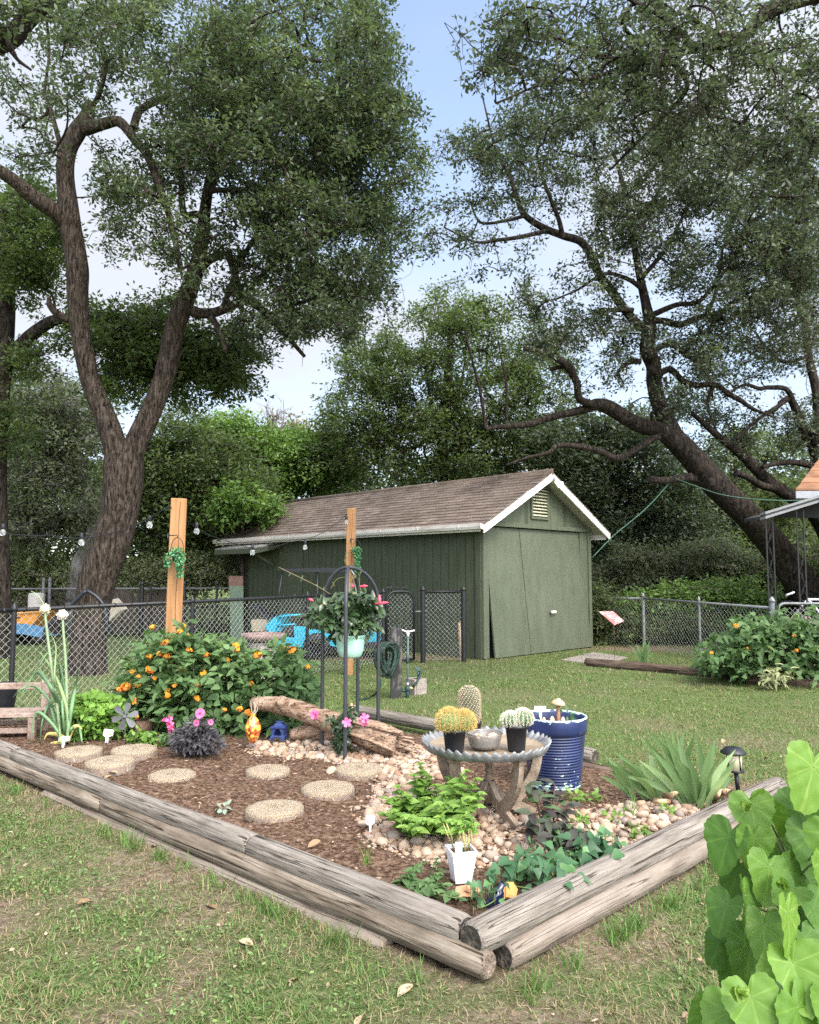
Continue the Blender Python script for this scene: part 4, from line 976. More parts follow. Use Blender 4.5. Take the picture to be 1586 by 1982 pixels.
bk_ = thing('hanging_basket', 'mint green hanging pot of mandevilla with coral buds in the trellis', 'hanging plant', (-.46, 5.93, .82))
bc = np.array(P(678, 1250, 5.9)); bc[1] = 5.93; wv = mm(56, 5.9)/2
zt, zb = P(678, 1229, 5.9)[2], P(678, 1273, 5.9)[2]
mb = MB(); mb.lathe([(wv*.62, zb),(wv*.78, zb+.012),(wv*.92, zb+.06),(wv*.985, zt-.04),(wv, zt-.022),(wv*1.035, zt-.02),(wv*1.035, zt),(wv*.97, zt),(wv*.95, zt-.03)], (bc[0], bc[1], 0), 32)
mb.build('pot', M('mint_green_plastic', [(.28,.52,.42),(.33,.58,.47),(.37,.62,.51)], sc=3, rough=.45), bk_)
mb = MB(); mb.lathe([(wv*.96, zt-.03),(wv*.5, zt-.015),(.003, zt-.01)], (bc[0], bc[1], 0), 20, capb=False); mb.build('soil', mulch_m, bk_)
mb = MB()
for k in range(3):
    a = k*2.1+.4; mb.tube([(bc[0]+wv*math.cos(a), bc[1]+wv*math.sin(a), zt), (bc[0]+.03*math.cos(a), bc[1]+.03*math.sin(a), apx[2]-.12)], .004, 5)
mb.tube([(bc[0]+.01, bc[1], apx[2]-.12),(bc[0]+.03, bc[1], apx[2]-.06),(bc[0]+.0, bc[1], apx[2]-.02)], .006, 6); mb.build('hanger', galv, bk_)
fo = MB(); sm_ = MB()
tips = [(600,1205),(612,1180),(640,1160),(660,1170),(700,1165),(720,1180),(728,1200),(726,1160),(690,1145),(640,1190),(628,1212),(605,1190),(595,1190),(650,1200),(680,1185),(705,1200),(735,1175),(728,1212),(705,1228),(645,1230),(610,1165),(670,1150),(700,1185),(645,1215),(690,1215),(660,1225),(715,1210),(675,1195),(630,1205),(618,1200),(708,1150),(655,1180)]
root = np.array([bc[0], bc[1], zt])
for k, (a, b_) in enumerate(tips):
    tp = P(a, b_, 5.93+rng.uniform(-.24, .2)); mid = (root+tp)/2+(0,0,.07)
    pth = spline([root+rng.normal(0,.04,3)*(1,1,0), mid, tp], 5); sm_.tube(pth, .0035, 4, caps=False)
    for j in range(2, len(pth)):
        for s in (-1, 1, 0, .5, -.5):
            d = pth[j]-pth[j-1]; d /= np.linalg.norm(d); sd_ = np.cross(d, unit(1)[0]); sd_ /= np.linalg.norm(sd_)
            D = (sd_*(s if s else .4)+d*.35+rng.normal(0,.25,3))[None]; D[0, 2] -= .25
            fo.leaves(pth[j][None], D, np.array([[rng.normal(0,.3), -.5, .8]]), rng.uniform(.06,.095), rng.uniform(.032,.046), 'oval', 0, np.array([np.clip(rng.normal(.5,.25), 0, 1)]), .2)
fo.build('foliage', mand_leaf, bk_); 
# loose vine tips
for q in ([(640,1150),(615,1135),(585,1120),(540,1098)], [(640,1140),(655,1120),(690,1115),(672,1112)], [(665,1165),(672,1110),(668,1085),(672,1068)], [(700,1150),(695,1120),(700,1105)]):
    pth = spline([P(a, b_, 5.9) for a, b_ in q], 6); sm_.tube(pth, .003, 4)
    for j in range(3, len(pth), 3): fl_ = unit(2); sm_.leaves(np.repeat(pth[j][None], 2, 0), fl_, unit(2)+np.array([0,-.5,.5]), .03, .013, 'oval', 1, None)
sm_.build('stem', [flat('vine_stem', (.16,.13,.06), .7), mand_leaf], bk_)
for a, b_, a2, b2_ in ((600,1160,606,1163),(700,1135,712,1134),(684,1136,682,1133),(733,1168,752,1166),(735,1155,735,1165)):
    mb = MB(); p0, p1 = P(a, b_, 5.75), P(a2, b2_, 5.7); p1 = p0+(p1-p0)*1.0
    mb.tube([p0-(p1-p0)*.4, p0, (p0+p1)/2, p1], [.003,.009,.012,.003], 7); mb.build('flower', petal_coral, bk_)

# small mandevilla planted under the stand
mp_ = thing('mandevilla', 'small dark green climbing plant with pink flowers beneath the trellis', 'plant', G(665, 1460, SZ))
fo = MB(); sm_ = MB()
for k in range(9):
    b0 = G(665+rng.normal(0,5), 1458, SZ); tp = P(662+rng.normal(0,14), 1352+rng.uniform(0,50), 5.7+rng.normal(0,.06))
    pth = spline([b0, (b0+tp)/2+rng.normal(0,.03,3), tp], 7); sm_.tube(pth, .004, 4)
    for j in range(2, len(pth)):
        n = 5; d = unit(n); d[:, 2] -= .3; fo.leaves(np.repeat(pth[j][None], n, 0)+rng.normal(0,.015,(n,3)), d, unit(n)*.4+np.array([0,-.5,.7]), rng.uniform(.045,.075,n), rng.uniform(.02,.03,n), 'oval', 0, rng.random(n)*.7, .25)
fo.build('foliage', mand_leaf, mp_); sm_.build('stem', stem_m, mp_)
def flower5(c, r, nrm, mat, parent, name='flower', n=5, tm='petal'):
    nrm = np.array(nrm, float); nrm /= np.linalg.norm(nrm); u = np.cross(nrm, (0.1,.2,1)); u /= np.linalg.norm(u); w = np.cross(nrm, u)
    a = np.arange(n)*2*math.pi/n; D = np.cos(a)[:, None]*u+np.sin(a)[:, None]*w+nrm*.15
    mb = MB(); mb.leaves(np.repeat(np.array(c)[None], n, 0), D, np.repeat(nrm[None], n, 0), r, r*.75, tm, 0, None); 
    return mb.build(name, mat, parent)
for a, b_, nr in ((609,1383,(-.2,-1,.3)),(611,1386,(-.6,-.5,-.3)),(706,1390,(.2,-1,.4)),(704,1397,(-.3,-.8,-.3)),(672,1398,(0,-1,.1))): flower5(P(a,b_,5.55), .035, nr, petal_pink, mp_)
stk = MB(); stk.tube([G(678,1456,SZ)+(0,0,-.05), P(681,1362,5.75)], .008, 7); tag(stk.build('bamboo_stake', flat('bamboo', (.5,.34,.16), .6)), 'thin bamboo cane standing beside the plant under the trellis', 'stake')

# ------------------------------------------------------------------ driftwood
def wood(path, rads, label, splits=0, name='driftwood'):
    o = thing(name, label, 'driftwood', path[len(path)//2]); mb = MB()
    pth = spline(path, 8); rr = np.interp(np.linspace(0, 1, len(pth)), np.linspace(0, 1, len(rads)), rads)
    sides = 18; T = np.gradient(pth, axis=0); T /= np.linalg.norm(T, axis=1)[:, None]; u = np.array([0,0,1.0]); vs = []
    an = np.arange(sides)*2*math.pi/sides
    for i in range(len(pth)):
        u = u-T[i]*np.dot(u, T[i]); u /= np.linalg.norm(u); w = np.cross(T[i], u)
        r = rr[i]*(1+.42*(fbm(np.cos(an)*2.4+i*.04, np.sin(an)*2.4+i*.03, 77, 3)-.45)+.12*(vnoise(an*3, i*.5, 5)-.5))
        vs.append(pth[i]+(np.cos(an)*r)[:, None]*u+(np.sin(an)*r)[:, None]*w)
    i = np.arange(len(pth)-1)[:, None]*sides; j = np.arange(sides)[None]
    mb.add(np.vstack(vs), np.stack([i+j, i+(j+1)%sides, i+sides+(j+1)%sides, i+sides+j], -1).reshape(-1, 4), 0, True)
    mb.f.append((np.array([list(range(sides))[::-1]]), 0, False)); mb.f.append((np.array([list(range(sides))])+(len(pth)-1)*sides, 0, False))
    if splits:
        e = pth[-8:]; dirn = e[-1]-e[0]; dirn /= np.linalg.norm(dirn); sd_ = np.cross(dirn, (0,0,1)); sd_ /= np.linalg.norm(sd_)
        for k in range(splits):
            off = sd_*rng.uniform(-1.1, 1.1)*rr[-8]+np.array([0,0,rng.uniform(-.6,.9)])*rr[-8]*.9
            a = e[0]-dirn*rng.uniform(.05,.3)+off*.8; b_ = e[-1]+dirn*rng.uniform(-.02,.16)+off*1.25; b_[2] = max(b_[2], SZ+.01)
            mb.tube(spline([a, (a+b_)/2+rng.normal(0,.012,3), b_], 5), np.linspace(.034, .012, 11)[:len(spline([a,a,b_],5))], 6, noise=.15, flat=(1,.5))
    mb.build('log', drift_m, o); return o, mb, pth
dw, _, dpath = wood([P(489,1361,6.3), P(545,1366,6.2), P(600,1382,6.1), P(660,1404,5.95), P(722,1424,5.8), P(772,1441,5.72)], [.045,.072,.075,.085,.105,.10], 'thick weathered driftwood log with splintered end lying under the trellis', 16)
kn = MB(); kn.tube(spline([P(556,1372,6.15), P(548,1362,6.12), P(541,1352,6.1)], 3), [.05,.052,.05,.047,.046,.044,.035], 10, noise=.07); kn.build('branch_stub', drift_m, dw)
wood([G(566,1436,SZ)+(0,0,.05), P(612,1411,6.15), P(660,1398,6.3)], [.05,.055,.06], 'short grey driftwood piece tucked beneath the big driftwood log')[0]

# ------------------------------------------------------------------ little ornaments
go = thing('glass_ornament', 'mottled yellow and red glass drop hung from the driftwood by twine', 'ornament', P(491,1412,5.98))
c = P(490, 1412, 5.98); zb = P(490,1438,5.98)[2]; h = P(490,1383,5.98)[2]-zb; r = mm(31, 5.98)/2
mb = MB(); mb.lathe([(.3*r,0),(.42*r,.04*h),(.8*r,.25*h),(1.0*r,.48*h),(.95*r,.62*h),(.62*r,.82*h),(.32*r,.93*h),(.3*r,h),(.36*r,1.03*h)], (c[0],c[1],zb), 22, capt=True)
mb.build('glass', M('mottled_glass', [(0,(.05,.03,.02)),(.38,(.1,.04,.02)),(.42,(.42,.08,.03)),(.52,(.55,.15,.04)),(.55,(.7,.55,.05)),(.65,(.62,.6,.12)),(.7,(.25,.3,.08)),(1,(.55,.5,.3))], sc=32, detail=3, rough=.08, spec=.8), go)
mb = MB()
for k in range(5): mb.tube(spline([(c[0]+rng.normal(0,.006), c[1], zb+h), P(490+rng.normal(0,3),1372,6.1), P(489+rng.normal(0,4),1356,6.26)], 4), .004, 5)
mb.build('twine', flat('twine', (.3,.24,.18), .95), go)
bl_m = flat('blue_glaze', (.03,.05,.165), .3, var=.25, sc=30)
la = thing('garden_lantern', 'small cobalt blue pagoda lantern sitting on the pebbles', 'lantern', (*G(541,1438,SZ)[:2], SZ+.03))
lw = .118
mb = MB(); 
for sx in (-1,1):
    for sy in (-1,1): mb.box((sx*lw*.4, sy*lw*.4, .012),(.022,.022,.03), bev=.003); mb.box((sx*lw*.33, sy*lw*.33, .06),(.022,.022,.075), bev=.002)
mb.box((0,0,.028),(lw*.96,lw*.96,.014), bev=.003)
mb.box((0,lw*.33,.062),(lw*.6,.01,.07)); mb.box((-lw*.36,0,.062),(.01,lw*.5,.07)); mb.box((lw*.36,0,.062),(.01,lw*.5,.07)); 
mb.tube([(lw*.25*math.cos(k), -lw*.36, .055+.038*math.sin(k)) for k in np.linspace(0, math.pi, 9)], .008, 6)
mb.build('body', bl_m, la, local=True)
mb = MB(); a = lw*.72
prof = [(a,.092),(a*1.03,.1),(a*.62,.113),(a*.4,.126),(a*.3,.128),(a*.28,.134),(.01,.136)]
mb.lathe(prof, (0,0,0), 4, smooth=False, M=rotz(math.pi/4)); mb.tube([(-lw*.3,0,.138),(-lw*.1,0,.134),(lw*.1,0,.134),(lw*.3,0,.138)], .008, 6); mb.build('lantern_roof', bl_m, la, local=True)
la.rotation_euler.z = -.15
mf = thing('metal_flower', 'dull grey six petalled metal flower on a thin stake', 'ornament', G(242,1438,SZ))
c = P(242,1387,6.15); mb = MB(); aa = np.arange(6)*math.pi/3+.25; 
mb.leaves(np.repeat(c[None],6,0)+np.stack([np.cos(aa)*.012,np.zeros(6),np.sin(aa)*.012],-1), np.stack([np.cos(aa),np.full(6,.05),np.sin(aa)],-1), np.repeat(np.array([[.1,-1,.2]]),6,0)+np.stack([.3*np.cos(aa+1),np.zeros(6),.3*np.sin(aa+1)],-1), .095, .055, 'petal', 0)
mb.build('petal', M('dull_steel', [(.09,.09,.10),(.16,.16,.17)], sc=9, rough=.6, metal=.3), mf)
mb = MB(); mb.ball(c+(0,-.01,0), .014, 10, 6); mb.tube([G(242,1440,SZ), c+(0,.012,0)], .004, 5); mb.build('stake', grey_mt, mf)
# T shaped plant markers
def marker(px, py, w, hgt, z, label, Yv=None, lean=0.0, proto=[]):
    q = G(px, py, z) if Yv is None else P(px, py, Yv)
    if not proto:
        mb = MB(); mb.prism([(-.5,0,.55),(-.42,0,.5),(-.12,0,.42),(-.1,0,0),(-.02,0,-.35),(.02,0,-.35),(.1,0,0),(.12,0,.42),(.42,0,.5),(.5,0,.55),(.5,0,1.0),(-.5,0,1.0)], (0,.02,0)); o = mb.build('plant_marker', white_pl); proto.append(o)
    else: o = dup(proto[0])
    o.location = q; o.scale = (w, 1 if w < .2 else 1, hgt); o.rotation_euler = (-.25, lean, rng.normal(0,.15)); tag(o, label, 'plant marker', 'white plastic plant markers'); return o
marker(122,1443,.08,.07,SZ,'white T shaped plant marker at the foot of the tall onions'); marker(205,1438,.08,.105,SZ,'white T shaped plant marker in front of the lime green herb')
mk = marker(717,1612,.045,.085,SZ,'narrow white plant marker at the edge of the pebbles beside the mint'); marker(1047,1386,.07,.06,0,'white plant marker stuck in the big blue pot', Yv=4.82)

# ------------------------------------------------------------------ small wooden bench with black pot behind
be = thing('mini_bench', 'small weathered wooden bench at the left end of the bed', 'bench', (-3.4, 6.5, SZ), R(6))
wmat = M('weathered_pink_wood', [(.14,.095,.075),(.28,.205,.17),(.36,.28,.24)], sc=(14,14,14), rough=.9, bump=.4, bsc=50)
for nm, c, s in (('leg',(.30,-.16,.07),(.055,.05,.20)),('leg',(-.42,-.16,.07),(.055,.05,.20)),('seat',(-.06,-.04,.185),(.80,.30,.035)),('stretcher',(-.06,-.1,.05),(.70,.03,.045)),('stretcher',(-.06,.17,.07),(.70,.025,.045)),('backrest',(-.06,.17,.375),(.66,.03,.055))):
    mb = MB(); mb.box(c, s, bev=.005); mb.build(nm, wmat, be, local=True)
for x_ in (.285, -.405): mb = MB(); mb.box((x_,.17,.18),(.065,.05,.48), bev=.005); mb.build('back_post', wmat, be, local=True)
wp = thing('planter', 'tapered black woven planter behind the little bench', 'planter', (*P(4,1385,6.95)[:2], 0))
mb = MB(); n_ = 40
def wv_(v):
    a = np.arctan2(v[:,1], v[:,0]); k = 1+.035*np.sin(a*20+np.round(v[:,2]/.025)*math.pi); v[:, 0] *= k; v[:, 1] *= k; return v
mb.lathe([(.07+.055*t, .05+.42*t) for t in np.linspace(0,1,18)]+[(.12,.48),(.11,.46)], (*P(4,1385,6.95)[:2], 0), n_, wob=wv_); mb.build('basket', black_pl, wp)

# ------------------------------------------------------------------ tray table
tb = thing('tray_table', 'round scalloped metal tray on carved wooden legs', 'table', (*G(948,1572,SZ)[:2], SZ))
TC = np.array([P(941,1436,4.32)[0], 4.32]); TZ = P(941,1440,4.32)[2]; TR = mm(240, 4.32)/2
nn = 220; a = np.arange(nn)*2*math.pi/nn; wvz = .010*np.sin(a*44)
rings = [(.02, TZ-.012, 0, 0),(TR*.5, TZ-.013, 0, 0),(TR*.86, TZ-.012, 0, 0),(TR*.9, TZ-.004, 0, .2),(TR*.965, TZ+.018, 0, .6),(TR*1.0, TZ+.026, .006, 1),(TR*1.01, TZ+.022, .006, 1),(TR*.985, TZ+.002, .003, .45),(TR*.95, TZ-.022, 0, 0),(TR*.88, TZ-.028, 0, 0),(TR*.4, TZ-.026, 0, 0),(.02, TZ-.026, 0, 0)]
vs = [np.stack([TC[0]+(r+dr*np.sin(a*44))*np.cos(a), TC[1]+(r+dr*np.sin(a*44))*np.sin(a), z+wvz*k], -1) for r, z, dr, k in rings]
mb = MB(); i = np.arange(len(rings)-1)[:, None]*nn; j = np.arange(nn)[None]; f = np.stack([i+j, i+nn+j, i+nn+(j+1)%nn, i+(j+1)%nn], -1)
mi = [1,1,0,0,0,0,0,0,0,0,0]
V0 = np.vstack(vs); n0 = mb.n; mb.v.append(V0); mb.rn.append(np.full(len(V0),.5)); mb.n += len(V0)
for k in range(len(rings)-1): mb.f.append((f[k].reshape(-1,4)[:, ::-1], 1 if k < 3 else 0, True))
mb.f.append((np.array([list(range(nn))]), 1, False))
mb.build('tray', [M('tarnished_pewter', [(.11,.11,.12),(.22,.225,.235),(.36,.36,.36)], sc=12, rough=.5, metal=.35, bump=.2, bsc=40), M('dusty_tray_floor', [(.17,.125,.085),(.28,.22,.155),(.36,.29,.22)], sc=7, rough=.75, bump=.2, bsc=40, metal=.1)], tb)
LC = np.array([TC[0]+.015, TC[1]+.03]); H = TZ-.03
def tleg(ang):
    mb = MB(); ca, sa = math.cos(ang), math.sin(ang); pt = lambda r, z: np.array([LC[0]+r*ca, LC[1]+r*sa, z])
    side = np.array([-sa, ca, 0])
    arm = spline([pt(.285,H), pt(.28,H-.07), pt(.255,H-.15), pt(.205,H-.225), pt(.14,H-.29)], 5)
    def ribbon(pth, ws, th):
        pth = np.array(pth); T = np.gradient(pth, axis=0); T /= np.linalg.norm(T, axis=1)[:, None]; V_ = []
        for p, t, w in zip(pth, T, ws):
            nrm = np.cross(t, side); V_ += [p+nrm*w/2+side*th/2, p+nrm*w/2-side*th/2, p-nrm*w/2-side*th/2, p-nrm*w/2+side*th/2]
        n = len(pth); F_ = [(i*4+k, i*4+(k+1)%4, i*4+4+(k+1)%4, i*4+4+k) for i in range(n-1) for k in range(4)]+[(3,2,1,0),((n-1)*4,(n-1)*4+1,(n-1)*4+2,(n-1)*4+3)]
        mb.add(V_, F_)
    ribbon(arm, np.linspace(.052,.06,len(arm)), .032)
    st_ = spline([pt(.012,H-.19), pt(.07,H-.255), pt(.15,H-.31), pt(.26,SZ+.0)], 4); ribbon(st_, np.linspace(.05,.058,len(st_)), .03)
    mb.box(pt(.275,H-.012), (.09,.045,.022), M=rotz(ang))
    mb.build('leg', oldwood, tb)
for k in range(5): tleg(R(-62)+k*2*math.pi/5)
mb = MB(); zz0 = H-.36
mb.lathe([(.018,H),(.018,H-.1),(.013,H-.105),(.024,H-.12),(.013,H-.135),(.026,H-.155),(.016,H-.175),(.022,H-.19),(.03,H-.2),(.03,H-.29)][::-1], (*LC, 0), 14); mb.build('spindle', oldwood, tb)
# ------------------------------------------------------------------ cacti and bowl on the tray
def cactus_ball(mb, sp, c, r, ribs, hs=1.0, spine=.018, dens=1, up=.0, mats=(0,)):
    n = ribs*4; m_ = 14; th = np.linspace(0, math.pi*.86, m_); ph = np.arange(n)*2*math.pi/n
    rr = np.sin(th)[:, None]*(1+.075*np.cos(ribs*ph))[None]
    dip = .86+.14*np.minimum(1, th/.35)
    v = np.stack([rr*np.cos(ph), rr*np.sin(ph), np.repeat((np.cos(th)*dip)[:, None], n, 1)*hs], -1)*r
    i = np.arange(m_-1)[:, None]*n; j = np.arange(n)[None]
    mb.add(v.reshape(-1,3)+np.array(c), np.stack([i+j, i+n+j, i+n+(j+1)%n, i+(j+1)%n], -1).reshape(-1,4), 0, True)
    k0 = 9
    for q in range(ribs):
        a0 = q*2*math.pi/ribs
        for t in np.linspace(.12, 2.2, int(10*dens)+6):
            b0 = np.array([math.sin(t)*1.08*math.cos(a0), math.sin(t)*1.08*math.sin(a0), math.cos(t)*hs])*r
            nr = b0/np.linalg.norm(b0); d = nr[None]*.75+unit(k0)*.85; d[:, 2] += up
            d = d/np.linalg.norm(d, axis=1)[:, None]; A_ = np.repeat((b0+np.array(c))[None], k0, 0); sp.segs(A_, A_+d*spine*rng.uniform(.6,1.2,(k0,1)), .00075, .0003, 3)
def black_pot(o, c, zb, rt, h, lean=0):
    p = MB(); p.lathe([(rt*.74,0),(rt*.78,.01),(rt*.97,h*.9),(rt*1.03,h*.9),(rt*1.05,h),(rt*.97,h),(rt*.95,h*.92)], (c[0],c[1],zb), 24, M=None); p.build('pot', black_pl, o)
    s_ = MB(); s_.lathe([(rt*.95,h*.93),(rt*.5,h*.97),(.002,h*.98)], (c[0],c[1],zb), 18, capb=False); s_.build('soil', mulch_m, o)
TF = TZ-.008
cq = P(880,1440,4.14); c1 = thing('cactus', 'golden spined double cactus in black pot at the left of the tray', 'cactus', (cq[0],cq[1],TF), group='cacti on the tray table')
black_pot(c1, cq, TF, .062, .125); ht = TF+.125
mb, sp = MB(), MB(); cactus_ball(mb, sp, (cq[0]-.026,cq[1]-.005,ht+.038), .062, 16, 1.0, .022, 1, .25); cactus_ball(mb, sp, (cq[0]+.05,cq[1]+.01,ht+.034), .054, 16, 1.0, .022, 1, .25)
mb.build('body', M('pale_green_cactus', [(.10,.17,.06),(.17,.25,.10)], sc=20, rough=.6), c1); sp.build('spines', flat('golden_spines', (.62,.44,.15), .6), c1)
cq = P(1000,1440,4.2); c2 = thing('cactus', 'white spined cactus in black pot at the right of the tray', 'cactus', (cq[0],cq[1],TF), group='cacti on the tray table')
black_pot(c2, cq, TF, .060, .135); ht = TF+.135
mb, sp = MB(), MB()
for dx_, dz_, r_ in ((-.034,.026,.045),(.036,.036,.05),(.0,.018,.044)): cactus_ball(mb, sp, (cq[0]+dx_,cq[1]+rng.normal(0,.008),ht+dz_), r_, 15, .95, .0115, 1.5)
mb.build('body', M('dark_green_cactus', [(.04,.10,.035),(.08,.16,.06)], sc=20, rough=.6), c2); sp.build('spines', flat('white_spines', (.75,.70,.60), .6), c2)
cq = P(918,1420,4.55); c3 = thing('cactus', 'tall columnar spiny cactus in small pot behind the glass bowl', 'cactus', (cq[0],cq[1],TF), group='cacti on the tray table')
black_pot(c3, cq, TF, .045, .085)
mb, sp = MB(), MB(); h0, h1 = TF+.075, P(910,1328,4.55)[2]; cc = np.array([cq[0]-.026, cq[1]])
prf = [(.05,0),(.06,.03),(.062,.09),(.06,(h1-h0)*.72),(.052,(h1-h0)*.88),(.036,(h1-h0)*.96),(.012,h1-h0)]
mb.lathe(prf, (cc[0],cc[1],h0), 26, capt=True)
K = 19
for q in range(K):
    for t in np.linspace(.01,.985,22):
        for sg in (1,):
            aa_ = q*2*math.pi/K+t*2.2; r_ = np.interp(t*(h1-h0), [p[1] for p in prf], [p[0] for p in prf]); b0 = np.array([cc[0]+r_*math.cos(aa_), cc[1]+r_*math.sin(aa_), h0+t*(h1-h0)])
            d = unit(7)*.8+np.array([math.cos(aa_), math.sin(aa_), .15]); d /= np.linalg.norm(d, axis=1)[:, None]; A_ = np.repeat(b0[None],7,0); sp.segs(A_, A_+d*.013, .0008, .0003, 3); mb.ball(b0, .0042, 5, 4, mat=1)
mb.build('body', [M('grey_green_cactus', [(.045,.055,.032),(.085,.095,.06)], sc=30, rough=.7), flat('areole', (.5,.42,.3), .9)], c3); sp.build('spines', flat('pale_spines', (.44,.35,.24), .6), c3)
bq = P(938,1440,4.24); bw = thing('glass_bowl', 'cut glass bowl holding dark soil and a peach stone on the tray', 'bowl', (bq[0],bq[1],TF))
br_ = mm(69,4.24)/2; mb = MB(); prf = [(.045,0),(.062,.006),(.08,.02),(br_*.93,.055),(br_,.085)]
def cut(v):
    a = np.arctan2(v[:,1], v[:,0]); k = 1+.012*np.sin(a*36)*np.sin(v[:,2]/.007); v[:,0] *= k; v[:,1] *= k; return v
fine = [(np.interp(t,[0,.25,.5,.75,1],[p[0] for p in prf]), np.interp(t,[0,.25,.5,.75,1],[p[1] for p in prf])) for t in np.linspace(0,1,22)]
inn = [(r-.004, z+.003) for r, z in fine[::-1][:-2]]
mb.lathe(fine+inn, (bq[0],bq[1],TF), 72, wob=cut); mb.build('glass', M('smoky_glass', [(.62,.58,.56)], rough=.1, spec=.6, trans=.72), bw)
mb = MB(); mb.lathe([(.05,.008),(.075,.022),(br_*.86,.05),(br_*.5,.058),(.003,.062)], (bq[0],bq[1],TF), 24, capb=True); mb.build('soil', M('grit', [(.03,.02,.018),(.10,.07,.06),(.26,.19,.16)], sc=70, rough=1, bump=.8, bsc=90), bw)
mb = MB(); mb.ball((bq[0]+.045,bq[1]-.02,TF+.068), (.032,.026,.022), 14, 9, noise=.03)
for k in range(6): mb.ball((bq[0]-.05+rng.normal(0,.02), bq[1]+rng.normal(0,.03), TF+.062), rng.uniform(.008,.015), 8, 6, noise=.1)
mb.build('stone', flat('peach_stone', (.6,.42,.3), .6), bw)

# ------------------------------------------------------------------ big blue pot
bp_ = thing('blue_pot', 'large ribbed cobalt blue pot with chipped mint rim', 'pot', (*G(1078,1508,SZ)[:2], SZ))
PB = np.array([P(1079,1450,4.98)[0]-.02, 4.98]); zr = P(1080,1384,4.98)[2]; r1 = mm(124,4.98)/2; r0 = r1*.76; zb = SZ-.01
prof = [(r0,zb)]; zs = zr-.105
for k in range(19):
    t = k/19; z = zb+.012+(zs-zb-.012)*t; r = r0+(r1*.93-r0)*t
    st_ = (zs-zb-.012)/19
    prof += [(r-.003,z),(r+.004,z+st_*.3),(r+.004,z+st_*.65),(r-.003,z+st_*.97)]
prof += [(r1*.93,zs),(r1*.97,zs+.003),(r1*1.0,zs+.03),(r1*1.012,zr-.012),(r1*1.0,zr),(r1*.955,zr),(r1*.93,zr-.02),(r1*.9,zr-.07)]
m, nt, b = _base('chipped_blue_glaze'); L = nt.links
tcx = nt.nodes.new('ShaderNodeTexCoord'); sp_ = nt.nodes.new('ShaderNodeSeparateXYZ'); L.new(tcx.outputs['Object'], sp_.inputs[0])
nz_ = nt.nodes.new('ShaderNodeTexNoise'); nz_.inputs['Scale'].default_value = 26; nz_.inputs['Detail'].default_value = 3; mpz = nt.nodes.new('ShaderNodeMapping'); mpz.inputs['Scale'].default_value = (1,1,2.4); L.new(tcx.outputs['Object'], mpz.inputs[0]); L.new(mpz.outputs[0], nz_.inputs['Vector'])
hz_ = zr-SZ
zr_ = _ramp(nt, [(0,(.32,)*3),(.05,(.24,)*3),(.12,(.08,)*3),(.3,(.055,)*3),(.42,(.0,)*3),(.93,(.0,)*3),(.965,(.03,)*3),(.99,(.33,)*3),(1,(.36,)*3)])
dv = nt.nodes.new('ShaderNodeMath'); dv.operation = 'DIVIDE'; L.new(sp_.outputs[2], dv.inputs[0]); dv.inputs[1].default_value = hz_; L.new(dv.outputs[0], zr_.inputs[0])
sm2 = nt.nodes.new('ShaderNodeMath'); sm2.operation = 'ADD'; L.new(nz_.outputs[0], sm2.inputs[0]); L.new(zr_.outputs[0], sm2.inputs[1])
th_ = _ramp(nt, [(.72,(0,0,0)),(.75,(1,1,1))]); L.new(sm2.outputs[0], th_.inputs[0])
mxp = nt.nodes.new('ShaderNodeMix'); mxp.data_type = 'RGBA'; L.new(th_.outputs[0], mxp.inputs['Factor'])
nb = nt.nodes.new('ShaderNodeTexNoise'); nb.inputs['Scale'].default_value = 7; L.new(tcx.outputs['Object'], nb.inputs['Vector']); rb_ = _ramp(nt, [(.35,(.016,.024,.072)),(.65,(.026,.04,.125))]); L.new(nb.outputs[0], rb_.inputs[0])
L.new(rb_.outputs[0], mxp.inputs['A']); mxp.inputs['B'].default_value = (.48,.68,.62,1); L.new(mxp.outputs['Result'], b.inputs['Base Color']); b.inputs['Roughness'].default_value = .28
mb = MB(); mb.lathe(prof, (*PB,0), 56); mb.build('pot_body', m, bp_)
mb = MB(); zs_ = zr-.05; mb.lathe([(r1*.92,zs_-.02),(r1*.7,zs_),(r1*.4,zs_+.012),(.003,zs_+.015)], (*PB,0), 28, capb=False); mb.build('soil', M('potting_soil', [(.02,.012,.01),(.08,.045,.035),(.17,.11,.08)], sc=60, rough=1, bump=.9, bsc=90), bp_)
mu_ = thing('mushroom_ornament', 'tan toadstool ornament standing in the blue pot', 'ornament', (P(1081,1384,4.95)[0],4.95,zs_))
c = P(1081,1384,4.95); zc = P(1081,1362,4.95)[2]
mb = MB(); mb.lathe([(.012,zs_),(.014,zs_+.03),(.011,zc)], (c[0],4.95,0), 12); mb.build('stalk', flat('brown_ceramic', (.3,.17,.1), .5), mu_)
mb = MB(); mb.lathe([(.006,-.004),(.044,-.008),(.047,.0),(.036,.016),(.018,.026),(.006,.034),(.001,.036)], (c[0],4.95,zc), 18, M=roty(.15)); mb.build('cap', M('tan_ceramic', [(.42,.24,.14),(.58,.40,.26)], sc=20, rough=.45), mu_)
for k, (a, b_, s, lab) in enumerate(((1053,1392,.022,'pale seashell at the left in the blue pot soil'),(1069,1390,.026,'upright cream seashell beside the mushroom in the blue pot'),(1090,1392,.024,'cream seashell right of the mushroom in the blue pot'),(1034,1388,.02,'brown bark lump at the left rim inside the blue pot'))):
    q = P(a, b_, 4.88); mb = MB(); mb.ball((q[0],q[1],zs_+.03), (s*.6,s*.5,s*1.15), 10, 7, noise=.06); tag(mb.build('seashell' if k < 3 else 'bark_piece', flat('shell', (.66,.5,.36) if k < 3 else (.14,.08,.06), .5)), lab, 'seashell' if k < 3 else 'bark')
